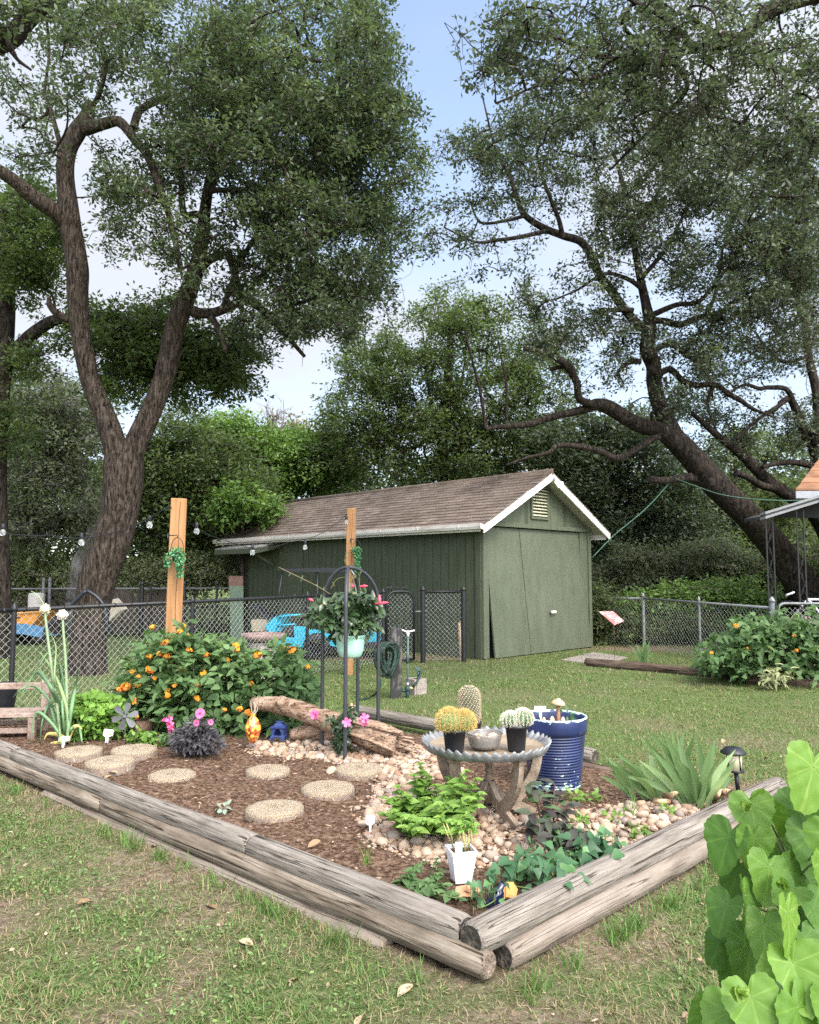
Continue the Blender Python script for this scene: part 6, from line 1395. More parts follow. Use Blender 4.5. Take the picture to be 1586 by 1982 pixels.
# tall onions
on = thing('flowering_onion', 'two tall onions with round pale flower heads and drooping leaves', 'plant', G(122,1440,SZ))
lf = MB(); st = MB(); Yo = 6.25
def strap(pts, w0, mb=lf, flatn=.6):
    p = spline(pts, 6); mb.tube(p, np.concatenate([np.linspace(w0*1.2, w0*1.5, len(p)//2), np.linspace(w0*1.5, w0*.2, len(p)-len(p)//2)]), 6, flat=(flatn, 1), rnd=rng.random())
for q, w_ in (([(118,1438),(120,1400),(112,1360),(98,1330),(75,1300),(58,1318),(42,1345)],.014),([(130,1438),(132,1390),(120,1340),(100,1295),(78,1262)],.012),([(128,1438),(130,1395),(126,1345),(116,1285),(96,1262),(75,1290)],.01),
    ([(116,1440),(105,1395),(95,1365),(82,1400),(78,1440)],.012),([(132,1438),(140,1400),(150,1390),(158,1430),(160,1448)],.014),([(126,1436),(122,1380),(118,1320),(112,1270)],.012),([(130,1436),(138,1375),(146,1330),(154,1292)],.012),
    ([(120,1438),(104,1380),(95,1355),(70,1330),(45,1332),(25,1350)],.012),([(134,1436),(138,1410),(146,1420),(142,1448)],.013),([(118,1438),(112,1370),(106,1310),(108,1250),(90,1215)],.01),([(124,1436),(100,1400),(70,1380),(60,1440)],.01)):
    strap([P(a, b_, Yo+rng.normal(0,.09)) for a, b_ in q], w_)
lf.build('leaf', RM('onion_leaves', [(0,(.08,.16,.08)),(.6,(.14,.24,.12)),(1,(.3,.36,.12))], rough=.5), on)
yl = MB()
for q in ([(128,1437),(120,1425),(95,1420),(85,1432)],[(132,1437),(140,1412),(150,1405),(160,1412)],[(126,1436),(112,1438),(100,1440),(92,1448)]): strap([P(a, b_, Yo-.05) for a, b_ in q], .012, yl)
yl.build('dry_leaf_blade', flat('straw_leaf', (.5,.42,.14), .7), on)
for q, top in (([(118,1440),(113,1380),(100,1290),(90,1210),(88,1185)], (88,1178,.042)), ([(128,1440),(130,1380),(128,1290),(123,1220),(122,1196)], (121,1190,.044))):
    st.tube(spline([P(a, b_, Yo) for a, b_ in q], 6), np.linspace(.014, .009, 25), 8)
    c = P(top[0], top[1], Yo); h = MB(); d = unit(170); h.ball(c, top[2]*.8, 12, 8)
    h.leaves(c+d*top[2]*.78, unit(170)*.8+d*.4, d+unit(170)*.3, .015, .012, 'diamond', 0, None); h.build('flower_head', RM('onion_florets', [(0,(.5,.48,.3)),(1,(.72,.68,.58))] if top[0] < 100 else [(0,(.58,.48,.40)),(1,(.78,.70,.66))], rough=.8), on)
st.tube(spline([P(86,1172,Yo), P(78,1158,Yo), P(68,1148,Yo), P(60,1144,Yo)], 4), np.linspace(.006,.002,13), 5)
st.build('stem', flat('onion_stem', (.22,.30,.17), .5), on)

# mint in front of the tray
def mint(name, label, heads, root, mat, L, W, Yj, cat='plant', pairs=5):
    o = thing(name, label, cat, root); lf = MB(); sm = MB()
    for (a, b_, Yv) in heads:
        tp = P(a, b_, Yv); b0 = np.array(root)+(rng.normal(0,.10), rng.normal(0,.05), -.01); mid = b0*.5+tp*.5+(rng.normal(0,.02), 0, .0)
        pth = spline([b0, mid, tp], pairs); sm.tube(pth, .003, 5); n = len(pth)
        for j in range(n//4, n):
            t = pth[j]-pth[j-1]; t /= np.linalg.norm(t); a0 = (j%2)*1.571+rng.normal(0,.25); k = j/(n-1)
            s = (1-.55*max(0, (k-.75)/.25))
            nl = 4 if j == n-1 else 2
            for q in range(nl):
                an = a0+q*(math.pi if nl == 2 else math.pi/2); sd_ = np.array([math.cos(an), math.sin(an), .10-.25*(1-k)+rng.normal(0,.12)])
                lf.leaves(pth[j][None], sd_[None], (np.array([0,-.2,1])+rng.normal(0,.2,3)+t*.4)[None], L*s*rng.uniform(.8,1.15), W*s*rng.uniform(.85,1.1), 'heart', 0, np.array([np.clip(rng.normal(.42,.16)+.3*max(0,k-.7)/.3, 0, 1)]), .22)
    lf.build('foliage', mat, o); sm.build('stem', stem_m, o); return o
hd = [(815,1478,4.15),(800,1500,4.1),(832,1505,4.2),(770,1522,4.05),(745,1545,4.0),(790,1540,3.98),(825,1545,4.02),(905,1492,3.92),(925,1508,3.98),(890,1520,3.9),(912,1545,3.85),(880,1560,3.82),(850,1555,3.86),(862,1535,3.95),(760,1570,3.88),(785,1580,3.84),(815,1585,3.8),(845,1590,3.78),(875,1590,3.76),(905,1580,3.78),(928,1560,3.85),(930,1535,3.95),(780,1600,3.78),(810,1605,3.75),(860,1610,3.72),(740,1575,3.95),(845,1520,4.1),(870,1505,4.15),(765,1545,4.05),(920,1595,3.75)]
mint('mint', 'large bright green mint clump in front of the round tray table', hd, G(840,1606,SZ)+(0,.06,0), mint_leaf, .072, .058, .1, pairs=6)
mint('balm', 'low green mint plant left of the square white pot', [(822,1668,3.5),(845,1662,3.48),(808,1685,3.42),(850,1690,3.4),(830,1705,3.34),(868,1712,3.3),(850,1725,3.26),(815,1712,3.34),(880,1730,3.24),(895,1740,3.2)], G(842,1722,SZ), lantana_leaf, .052, .042, .1, pairs=3)
# purple stemmed plant
def strapleaves(name, label, root, heads, mat, L, W, nl=7, tm='lance', cat='plant', stemc=(.1,.05,.05)):
    o = thing(name, label, cat, root); lf = MB(); sm = MB()
    for a, b_, Yv in heads:
        tp = P(a, b_, Yv); pth = spline([np.array(root)+rng.normal(0,.03,3)*(1,1,0), (np.array(root)+tp)/2+(0,0,.03), tp], 6); sm.tube(pth, np.linspace(.0055,.003,len(pth)), 5)
        for k in range(nl):
            j = rng.integers(len(pth)//3, len(pth)); an = rng.random()*6.28; d = np.array([[math.cos(an), math.sin(an), rng.normal(.05,.3)]])
            lf.leaves(pth[j][None], d, np.array([[rng.normal(0,.25), -.35, 1]]), L*rng.uniform(.7,1.15), W*rng.uniform(.8,1.15), tm, 0, None, .35)
    lf.build('foliage', mat, o); sm.build('stem', flat('purple_stem', stemc, .6), o); return o
strapleaves('purple_plant', 'dark purple and green leaved plant right of the tray table legs', G(1065,1632,SZ), [(1020,1520,3.95),(1045,1548,3.9),(1075,1520,4.0),(1095,1560,3.95),(1030,1575,3.8),(1010,1600,3.75),(1060,1590,3.75),(1085,1600,3.75),(1110,1590,3.85),(1130,1610,3.75),(1040,1620,3.65),(1080,1545,3.95),(1150,1640,3.6),(1170,1650,3.6),(1125,1640,3.6)], purple_leaf, .095, .042)
def vine(name, label, pxs, mat, L, W, n, Yo_, tm='ivy', rad=16):
    q0 = G(*pxs[0], SZ+.03); o = thing(name, label, 'vine', q0); lf = MB(); sm = MB()
    base = [G(a, b_, SZ+.035) for a, b_ in pxs]; sm.tube(spline(base, 6), .003, 4)
    for k in range(n):
        c = pxs[rng.integers(len(pxs))]; q = G(c[0]+rng.normal(0, rad), c[1]+rng.normal(0, rad*.7), SZ+.03); q[2] = SZ+rng.uniform(.03, .13)
        d = unit(1); d[:, 2] = d[:, 2]*.3-.25; lf.leaves(q[None], d, np.array([[rng.normal(0,.3), -.5+rng.normal(0,.2), .9]]), L*rng.uniform(.65,1.2), W*rng.uniform(.65,1.15), tm, 0, None, .18)
        sm.tube([q+(0,0,-.07), q], .0015, 3)
    lf.build('foliage', mat, o); sm.build('stem', stem_m, o); return o
vine('sweet_potato_vine', 'teal green vine clump spilling onto the right hand timber', [(1130,1655),(1165,1650),(1185,1665),(1150,1675),(1120,1670),(1140,1660)], teal_leaf, .06, .058, 75, 3.5)
vine('ivy', 'ivy like creeper spreading over the middle of the right timber near the corner', [(1010,1690),(1035,1700),(1060,1705),(1080,1712),(1060,1690),(1000,1705),(1030,1680),(1085,1725),(975,1712)], teal_leaf, .056, .056, 105, 3.2)
vine('creeper', 'thin sprigs of creeper above the blue bottle at the front corner', [(940,1748),(930,1725),(960,1740),(925,1755),(950,1700)], teal_leaf, .04, .036, 22, 3.0, rad=12)
for k, (a, b_, lab) in enumerate(((1110,1548,'small bright green weed between the purple plant and the blue pot'),(1145,1552,'tiny weed sprouting below the blue pot'),(1215,1578,'small grassy weed among the stones below the irises'),(1190,1590,'low clover weed in the stones left of the irises'),(1235,1615,'green weed at the edge of the right timber'),(1290,1578,'tiny weed in the stones close to the irises'),(707,1670,'grass tuft in the mulch beside the front timber'),(432,1572,'grey green sprig against the front left timber'),(1125,1600,'lobed green leaf plant beside the purple plant'))):
    q = G(a, b_, SZ); o = thing('weed', lab, 'weed', q); mb = MB(); n = 30 if k not in (6,7) else 14
    if k in (2, 6): d = unit(n)*.6; d[:,2] = 1; mb.leaves(np.repeat(q[None],n,0)+rng.normal(0,.02,(n,3))*(1,1,0), d, unit(n), rng.uniform(.05,.11,n), .006, 'bent', 0, None, .3)
    else: leafcloud(mb, q+(0,0,.025), (.055,.045,.03), n, .034, .024, 'oval' if k != 7 else 'lance', shell=.2)
    mb.build('foliage', mint_leaf if k != 7 else RM('silver_leaf', [(.12,.17,.12),(.22,.27,.21)]), o)
ag = G(1185,1596,SZ)
# irises
def iris(name, label, fans, cat='plant'):
    o = None
    for (bx, by, Yb, tips, w_) in fans:
        b0 = G(bx, by, SZ if Yb is None else 0.0) if Yb is None else np.array([*G(bx, by, 0)[:2], 0])
        if o is None: o = thing(name, label, cat, b0); mb = MB(); stripe = 0
        for (tx, ty) in tips:
            dy_ = rng.normal(0,.10); tp = P(tx, ty, b0[1]+dy_); r0 = b0+rng.normal(0,.025,3)*(1,1,0); mid = r0*.5+tp*.5+np.array([(r0[0]-tp[0])*.06, 0, .05*np.linalg.norm(tp-r0)])
            pth = spline([r0, mid, tp], 7); n = len(pth); t = np.linspace(0,1,n); w = w_*np.where(t < .45, .8+.2*t/.45, np.clip(1-((t-.45)/.55)**1.7, 0, 1))+.0006
            tg = pth[-1]-pth[0]; sd_ = np.cross(tg, (rng.normal(0,.3),1,rng.normal(0,.15))); sd_ /= np.linalg.norm(sd_); nr_ = np.cross(sd_, tg); nr_ /= np.linalg.norm(nr_)
            v = []; 
            for p, k in zip(pth, w): v += [p-sd_*k/2, p+nr_*k*.10, p+sd_*k/2]
            F_ = [f for i in range(n-1) for f in ((i*3,i*3+1,i*3+4,i*3+3),(i*3+1,i*3+2,i*3+5,i*3+4))]; mb.add(v, F_, 0, True, float(np.clip(rng.normal(.5,.2), 0, 1)))
    mb.build('leaf', iris_leaf, o); return o
iris('iris_clump', 'large clump of sword shaped iris leaves by the path light', [
 (1362,1562,None,[(1400,1455),(1378,1440),(1350,1425),(1425,1450),(1330,1460),(1310,1470),(1418,1490),(1402,1515),(1300,1500),(1385,1430)],.042),
 (1335,1556,None,[(1250,1410),(1235,1470),(1262,1450),(1290,1430),(1215,1475),(1282,1408),(1310,1420),(1205,1500)],.041),
 (1268,1548,None,[(1170,1462),(1190,1455),(1205,1470),(1222,1500),(1240,1475),(1215,1515),(1232,1530),(1255,1445),(1182,1480)],.038),
 (1385,1550,None,[(1425,1470),(1410,1460),(1395,1470),(1420,1500),(1370,1450)],.038),
 (1225,1548,None,[(1166,1470),(1178,1490),(1160,1500),(1200,1520),(1195,1480)],.034),
 (1310,1535,None,[(1260,1440),(1300,1410),(1325,1412),(1345,1420),(1275,1420),(1240,1420)],.036)])
iris('young_iris', 'small tuft of upright iris leaves in the far right bed', [(1246,1286,0,[(1220,1250),(1232,1246),(1245,1240),(1252,1244),(1262,1255),(1258,1240),(1225,1262),(1240,1250),(1268,1262),(1250,1238)],.05)])
dl = MB()
for (a, b_, a2, b2_) in ((1385,1552,1400,1530),(1290,1545,1320,1540),(1300,1555,1260,1560),(1395,1540,1415,1535)): strap([G(a,b_,SZ)+(0,0,.01), P((a+a2)/2,(b_+b2_)/2-6,4.45), G(a2,b2_,SZ)+(0,0,.02)], .011, dl)
tag(dl.build('dead_iris_leaf', flat('dead_leaf', (.5,.34,.2), .8)), 'curled tan dead iris leaves lying at the base of the clump', 'dead leaves', kind='stuff')
# right hand lantana
rl = [(1400,1270,50,40,1),(1460,1250,60,50,1),(1520,1255,60,55,1),(1575,1250,50,60,1),(1440,1225,30,30,.7),(1500,1215,40,30,.7),(1570,1205,35,25,.7),(1380,1285,30,20,.8),(1480,1300,70,20,.9),(1560,1300,60,25,.9),(1430,1210,14,18,.3),(1630,1250,60,60,.8)]
lr = bush('lantana', 'loose lantana bush with a few orange flowers in the far right bed', 'shrub', rl, 10.4, .55, 820, .10, .06, lantana_leaf, 'heart', G(1490,1322), 5, 60, zmin=.03)
place_flowers([(1425,1212),(1537,1232),(1447,1255),(1488,1254),(1377,1265),(1543,1260),(1590,1225)], lr, 9.72, .95)
wl = bush('wilted_weed', 'limp yellow green weed bent over the far right timber', 'plant', [(1505,1305,24,18,1),(1490,1315,16,10,.7)], 9.75, .1, 34, .09, .03, RM('wilted', [(.16,.18,.08),(.32,.32,.16)]), 'lance', G(1512,1325), 5, 10, zmin=.03, droop=.6)

# ------------------------------------------------------------------ large leaved bush in the near right corner
fb = thing('turks_cap_bush', 'near bush of big heart shaped bright green leaves at lower right', 'shrub', (1.05, 1.62, 0))
def bigleaf(mb, c, D, N, s, rnd, wrinkle=1.0):
    D = np.array(D, float); D /= np.linalg.norm(D); N = np.array(N, float); S = np.cross(D, N); S /= np.linalg.norm(S); N = np.cross(S, D)
    nr, na = 8, 70; k1, k2 = rng.random(2)*6; fold = rng.uniform(.08,.4); cup = rng.uniform(-.05,.5); sk = rng.normal(0,.08)
    V_ = [np.array(c, float)]
    for r in range(1, nr+1):
        t = r/nr
        for j in range(na):
            a = -math.pi+2*math.pi*j/na      # 0 = tip
            lob = .47+.10*math.cos(a)+.075*math.cos(3*a)+.12*max(0, math.cos(a))**8+.05*max(0, math.cos(abs(a)-1.25))**10
            notch = 1-.5*math.exp(-((abs(a)-math.pi)/.26)**2)
            ser = 1+(.035*((a*3.6+k2)%1-.5)*2+.02*math.sin(a*11+k1))*(t > .9)
            R_ = lob*notch*ser*t
            u, w = R_*math.cos(a)*1.05+.0, R_*math.sin(a)*(1+sk*math.sin(a))
            vein = -.016*abs(math.sin(a*2.5))*t**.7
            z = fold*abs(w)-cup*(u*u*.6+w*w*.5)+vein*wrinkle+.020*math.sin(u*17+k1)*math.sin(w*19+k2)*t
            V_.append(np.array(c)+(D*u+S*w+N*z)*s)
    F_ = [(0, 1+j, 1+(j+1)%na) for j in range(na)]
    F_ += [(1+(r-1)*na+j, 1+r*na+j, 1+r*na+(j+1)%na, 1+(r-1)*na+(j+1)%na) for r in range(1, nr) for j in range(na)]
    # colour attribute: paler along the veins (leaf pattern)
    cols = [rnd+.12]
    for r in range(1, nr+1):
        for j in range(na):
            a = -math.pi+2*math.pi*j/na; cols.append(np.clip(rnd+(.30 if min(abs(((a*7/ (2*math.pi))%1)), 1-abs(((a*7/(2*math.pi))%1))) < .06 else 0)*(1-.5*r/nr)+rng.normal(0,.02), 0, 1))
    mb.add(V_, F_, 0, True, np.array(cols))
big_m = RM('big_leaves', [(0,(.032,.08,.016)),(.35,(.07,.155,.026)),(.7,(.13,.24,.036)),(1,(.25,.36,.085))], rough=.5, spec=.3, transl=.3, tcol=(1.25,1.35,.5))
lst = [(1440,1578,88,1.62,.55,(-.05,-.2,-1)),(1470,1590,70,1.66,.5,(.35,-.1,-1)),(1500,1600,80,1.75,.4,(.3,.1,-.9)),(1398,1640,95,1.62,.35,(-.3,-.2,-.9)),(1445,1640,78,1.6,.62,(.15,-.3,-.8)),(1560,1510,120,1.5,.7,(-.35,-.3,-.7)),(1590,1570,110,1.6,.35,(-.2,-.2,-.9)),(1540,1600,105,1.72,.33,(-.5,-.1,-.5)),(1475,1700,92,1.55,.55,(-.4,-.3,-.8)),(1502,1702,85,1.62,.4,(.3,-.2,-.9)),(1560,1640,110,1.62,.30,(-.4,-.3,-.6)),(1580,1690,100,1.45,.62,(.05,-.3,-.9)),(1425,1760,112,1.52,.42,(-.1,-.35,-.9)),(1395,1770,80,1.6,.35,(-.5,-.2,-.8)),(1512,1790,108,1.42,.72,(-.12,-.35,-.9)),(1465,1810,90,1.5,.5,(-.2,-.3,-.9)),(1520,1740,80,1.5,.5,(-.5,-.4,-.4)),(1560,1780,100,1.55,.35,(.4,-.2,-.8)),(1545,1830,70,1.5,.35,(.3,-.2,-.9)),(1440,1850,105,1.55,.28,(-.2,-.2,-.9)),(1410,1880,90,1.6,.25,(-.5,-.1,-.8)),(1520,1890,115,1.4,.66,(.1,-.35,-.9)),(1490,1880,60,1.42,.7,(-.8,-.3,-.3)),(1575,1880,100,1.5,.35,(.2,-.2,-1)),(1440,1955,115,1.36,.6,(.05,-.35,-.9)),(1395,1985,115,1.4,.5,(-.4,-.3,-.9)),(1470,1920,80,1.48,.4,(.1,-.3,-.9)),(1530,1975,120,1.36,.5,(.1,-.3,-.9)),(1585,1960,110,1.38,.55,(.2,-.3,-.9)),(1590,1810,80,1.6,.25,(.1,-.2,-1)),(1450,1555,36,1.63,.75,(.1,-.3,.8)),(1380,1840,70,1.65,.25,(-.4,0,-.9)),(1590,1500,90,1.65,.3,(.2,0,-1)),(1500,1650,70,1.72,.3,(-.2,0,-1)),(1415,1700,80,1.66,.3,(-.4,0,-1)),(1540,1700,90,1.7,.25,(.2,0,-1)),(1490,1765,80,1.66,.22,(.2,0,-1)),(1590,1740,90,1.66,.25,(.2,0,-1)),(1360,1975,80,1.55,.35,(-.6,0,-.8)),(1600,1640,110,1.5,.55,(.1,-.3,-1)),(1600,1900,110,1.4,.5,(.2,-.3,-.9)),(1475,1990,100,1.5,.3,(.1,-.2,-1)),(1557,1920,90,1.52,.25,(.0,-.2,-1)),(1500,1850,80,1.6,.25,(.0,-.2,-1))]
mb = MB(); sm = MB()
canes = [(np.array([1.02+.13*k, 1.66+.05*(k%2), 0]), P(*t, 1.66)) for k, t in enumerate(((1440,1560),(1490,1600),(1560,1500),(1600,1520),(1425,1850)))]
cp = [spline([a, (a+b_)/2+(.02,0,0), b_], 8) for a, b_ in canes]
for q in cp: sm.tube(q, np.linspace(.008,.0035,len(q)), 7)
allp = np.vstack(cp)
for (a, b_, w_, Yv, rn_, D) in lst:
    s = mm(w_*.98, Yv)/1.06; D = np.array(D, float)+rng.normal(0,.12,3); D /= np.linalg.norm(D); N = np.array([rng.normal(0,.38), -.6+rng.normal(0,.2), .7])
    c = P(a+14, b_-w_*.22, Yv); bigleaf(mb, c, D, N, s, rn_); j = np.argmin(np.linalg.norm(allp-c, axis=1)+.0*allp[:,2]); sm.tube(spline([allp[max(0,j-2)], (allp[max(0,j-2)]+c)/2+(0,0,.012), c], 4), .0024, 5)
for k in range(34):        # deeper leaves
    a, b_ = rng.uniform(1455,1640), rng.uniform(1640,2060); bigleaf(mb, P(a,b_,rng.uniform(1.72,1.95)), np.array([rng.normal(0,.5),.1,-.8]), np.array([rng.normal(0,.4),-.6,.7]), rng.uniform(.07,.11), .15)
mb.build('foliage', big_m, fb)
for (a, b_, Yv) in ((1446,1562,1.6),(1432,1925,1.33),(1515,1715,1.46)):
    bd = MB(); c = P(a,b_,Yv)
    for k in range(7): d = unit(1); d[:,2] = abs(d[:,2])+.3; bigleaf(bd, c, d[0], unit(1)[0], rng.uniform(.015,.028), rng.uniform(.6,.95), .5)
    bd.build('bud', big_m, fb)
sm.build('stem', flat('woody_green_stem', (.12,.16,.06), .7), fb)
# ------------------------------------------------------------------ trees
def limbs_mesh(limbs, mat_sides=12, noise=.05):
    """limbs: list of (Ystart, Yend, [(px, py, width px)...]) traced against the photograph, each at its own distance"""
    mb = MB(); pool = []
    for lm_ in limbs:
        Y0, Y1, pts = lm_[:3]; n = len(pts); p = []; r = []
        for i, (a, b_, w) in enumerate(pts):
            Yv = Y0+(Y1-Y0)*i/(n-1); p.append(P(a, b_, Yv)); r.append(mm(w, Yv)/2)
        q = spline(p, 7); rr = np.interp(np.linspace(0, 1, len(q)), np.linspace(0, 1, n), r)
        big = max(r) > .12; sides = 26 if big else 10
        # knobbly surface
        an = np.arange(sides)*2*math.pi/sides; T = np.gradient(q, axis=0); T /= np.linalg.norm(T, axis=1)[:, None]+1e-9
        if big: q = spline(q, 3); rr = np.interp(np.linspace(0,1,len(q)), np.linspace(0,1,len(rr)), rr); T = np.gradient(q, axis=0); T /= np.linalg.norm(T, axis=1)[:, None]+1e-9
        u = np.cross(T[0], (.3,.1,1.0)); vs = []; s = rng.random()*90; arc = np.concatenate([[0], np.cumsum(np.linalg.norm(np.diff(q, axis=0), axis=1))])
        for i in range(len(q)):
            u = u-T[i]*np.dot(u, T[i]); u /= np.linalg.norm(u)+1e-9; w = np.cross(T[i], u)
            k = 1+.20*(fbm(np.cos(an)*1.3+s, np.sin(an)*1.3+arc[i]*1.1, 13, 3)-.45)+(.10*(fbm(an*4.0+s, np.full(sides, arc[i]*2.2), 17, 2)-.4) if big else 0)
            vs.append(q[i]+(np.cos(an)*rr[i]*k)[:, None]*u+(np.sin(an)*rr[i]*k)[:, None]*w)
        i = np.arange(len(q)-1)[:, None]*sides; j = np.arange(sides)[None]
        mb.add(np.vstack(vs), np.stack([i+j, i+(j+1)%sides, i+sides+(j+1)%sides, i+sides+j], -1).reshape(-1,4), 0, True)
        for base in (0, (len(q)-1)*sides): mb.f.append((np.array([list(range(sides))])+mb.n-len(q)*sides+base, 0, False))
        pool.append(q[len(q)//4:] if len(pool) else q[len(q)//2:])
    return mb, np.vstack(pool)
def grow(mb, pool, cl, rbase=.006, pw=.47, wig=.12, maxr=.06):
    """connect clump centres into branches growing from the limbs; returns nothing, adds tapered wood to mb"""
    n = len(cl); D0 = np.min(np.linalg.norm(cl[:, None]-pool[None], axis=2), axis=1) if n*len(pool) < 4e6 else np.array([np.min(np.linalg.norm(pool-c, axis=1)) for c in cl])
    order = np.argsort(D0); nodes = list(pool); par = {}; P_ = np.array(pool); idx0 = len(pool); cnt = np.ones(n)
    pts = P_.copy(); where = [-1]*len(pool); start = {}
    arr = np.empty((len(pool)+n*3, 3)); arr[:len(pool)] = pool; m_ = len(pool); own = np.full(len(pool)+n*3, -1)
    mids = {}
    for k in order:
        d = np.linalg.norm(arr[:m_]-cl[k], axis=1); j = int(np.argmin(d)); a = arr[j].copy(); par[k] = own[j]; L_ = d[j]
        mid = (a+cl[k])/2+unit(1)[0]*L_*wig+np.array([0,0,.05*L_]); mids[k] = (a, mid)
        arr[m_] = mid; own[m_] = k; arr[m_+1] = cl[k]; own[m_+1] = k; m_ += 2
    for k in order[::-1]:
        if par[k] >= 0: cnt[par[k]] += cnt[k]
    for k in order:
        a, mid = mids[k]; r1 = min(maxr, rbase*cnt[k]**pw); r0 = min(maxr*1.1, rbase*(cnt[par[k]] if par[k] >= 0 else cnt[k]*1.3)**pw); r0 = min(r0, r1*1.7)
        q = spline([a, mid, cl[k]], 4); mb.tube(q, np.linspace(r0, r1*.8, len(q)), 5, caps=False)
def crown_leaves(cl, per, rad, L, W, tmpl='diamond', down=.15, flatz=.62, tone_sd=.16, twigs=None, tufts=4):
    n = len(cl); K = n*per
    tu = np.repeat(cl, tufts, 0)+unit(n*tufts)*np.array([1,1,flatz])*(rad*rng.random((n*tufts,1))**.6)
    tone_c = np.repeat(np.clip(rng.normal(.45, tone_sd, n), 0, 1), tufts)+rng.normal(0,.08,n*tufts)
    pt = per//tufts; p = np.repeat(tu, pt, 0)+rng.normal(0, 1, (n*tufts*pt, 3))*rad*.20*np.array([1,1,.8]); K = len(p)
    D = unit(K); D[:, 2] = D[:, 2]*.6-down; out = p-np.repeat(tu, pt, 0); D += out/(np.linalg.norm(out, axis=1)[:, None]+1e-6)*.6
    N = unit(K)*.6+np.array([0,-.1,.75])
    if twigs is not None:
        a = np.repeat(cl, tufts, 0); twigs.segs(a, tu, .006*rad/.4+.001, .002, 3)
        kk = rng.choice(K, min(K, n*tufts*3), replace=False); twigs.segs(np.repeat(tu, pt, 0)[kk], p[kk], .0022, .0012, 3)
    return p, D, N, L*rng.uniform(.6, 1.3, K), W*rng.uniform(.7, 1.25, K), np.clip(np.repeat(tone_c, pt)+rng.normal(0,.13,K), 0, 1)
def zfilter(cl, zmin): return cl[cl[:, 2] > zmin]
def tree(name, label, limbs, blobs, Yc, dep, ncl, per, rad, L, W, leafm, barkm, base=None, group=None, zmin=.5, rbase=.006, wig=.14, tufts=4, hang=0, maxr=.06, tmpl='diamond', bare_twigs=0):
    mb, pool = limbs_mesh(limbs); base = P(limbs[0][2][0][0], limbs[0][2][0][1], limbs[0][0]) if base is None else np.array(base, float)
    o = thing(name, label, 'tree', base, group=group)
    cl = zfilter(blob_points(blobs, Yc, dep, ncl), zmin)
    grow(mb, pool, cl, rbase, wig=wig, maxr=maxr)
    lf = MB(); lf.leaves(*crown_leaves(cl, per, rad, L, W, twigs=mb, tufts=tufts), tmpl=tmpl) if False else None
    p, D, N, l, w, rd = crown_leaves(cl, per, rad, L, W, twigs=mb, tufts=tufts); lf.leaves(p, D, N, l, w, tmpl, 0, rd)
    if bare_twigs:
        c = cl[rng.choice(len(cl), bare_twigs)]; a = c; 
        for s_ in range(4):
            d = unit(bare_twigs)*.24; d[:, 2] -= .05; b_ = a+d; mb.segs(a, b_, .0045, .003, 3); a = b_
    mb.build('trunk', barkm, o); lf.build('crown', leafm, o); return o
OAK_G = None
# left oak -----------------------------------------------------------------
lo_l = [
 (11.4,11.2,[(164,1322,88),(170,1290,74),(173,1240,69),(179,1180,68),(192,1120,70),(200,1095,71),(217,1050,74),(230,1000,73),(237,955,76),(239,905,78),(239,878,68)]),
 (11.2,10.9,[(236,950,48),(229,890,48),(219,848,45),(202,800,40),(178,745,37),(165,690,38),(156,640,38),(152,600,39),(150,560,41),(150,520,42),(141,460,40),(134,405,38),(127,340,35),(132,290,34),(150,255,34),(168,228,30),(175,197,16)]),
 (11.2,11.4,[(240,950,48),(253,890,47),(267,852,45),(291,800,42),(313,745,40),(328,690,40),(338,640,38),(352,600,38),(367,558,36),(384,505,31),(393,450,26),(398,400,22),(410,330,17),(424,260,12),(430,200,8)]),
 (11.0,10.2,[(128,430,34),(100,405,32),(62,380,30),(28,350,27),(-20,320,24),(-90,290,18)]),
 (10.9,10.2,[(165,248,30),(200,240,22),(232,236,20),(262,272,18),(285,300,17),(305,350,15),(322,400,13),(338,450,9),(348,500,6),(352,540,3)]),
 (10.9,11.3,[(258,250,18),(270,215,15),(300,198,13),(330,188,9)]),
 (10.9,10.5,[(180,205,10),(195,175,9),(205,120,7),(190,40,5)]),
 (10.9,11.0,[(122,300,12),(112,262,10),(102,225,8),(95,205,5)]),
 (11.3,11.0,[(360,585,22),(376,604,22),(410,606,20),(440,596,19),(472,582,18),(498,592,17),(528,620,15),(560,655,11),(590,690,7)]),
 (11.3,10.6,[(388,520,18),(410,500,17),(440,495,16),(452,520,15),(462,560,12),(470,600,8)]),
 (11.3,11.7,[(398,420,14),(380,415,15),(358,415,14),(352,380,13),(352,330,12),(345,290,9),(322,250,7)]),
 (11.3,10.2,[(395,405,14),(405,372,13),(440,368,11),(500,370,9),(560,378,6)]),
 (11.3,12.0,[(402,380,13),(425,330,12),(440,270,10),(465,190,8),(500,110,6)]),
 (11.3,10.4,[(350,520,12),(340,470,11),(325,410,11),(308,370,10)]),
 (11.3,10.6,[(405,605,13),(425,640,12),(438,680,9)]),
 (11.3,10.2,[(420,150,9),(470,140,9),(500,120,7),(560,110,5)]),
 (11.2,11.0,[(150,620,20),(118,612,16),(98,592,13),(95,575,7)]),
 (11.2,10.8,[(430,600,12),(470,500,10),(520,420,9),(570,350,7),(620,300,5)]),
 (11.2,11.6,[(460,590,11),(520,520,9),(590,480,7),(660,440,5)]),
 (11.3,11.3,[(520,610,10),(570,590,8),(640,570,6),(700,560,4)]),
]
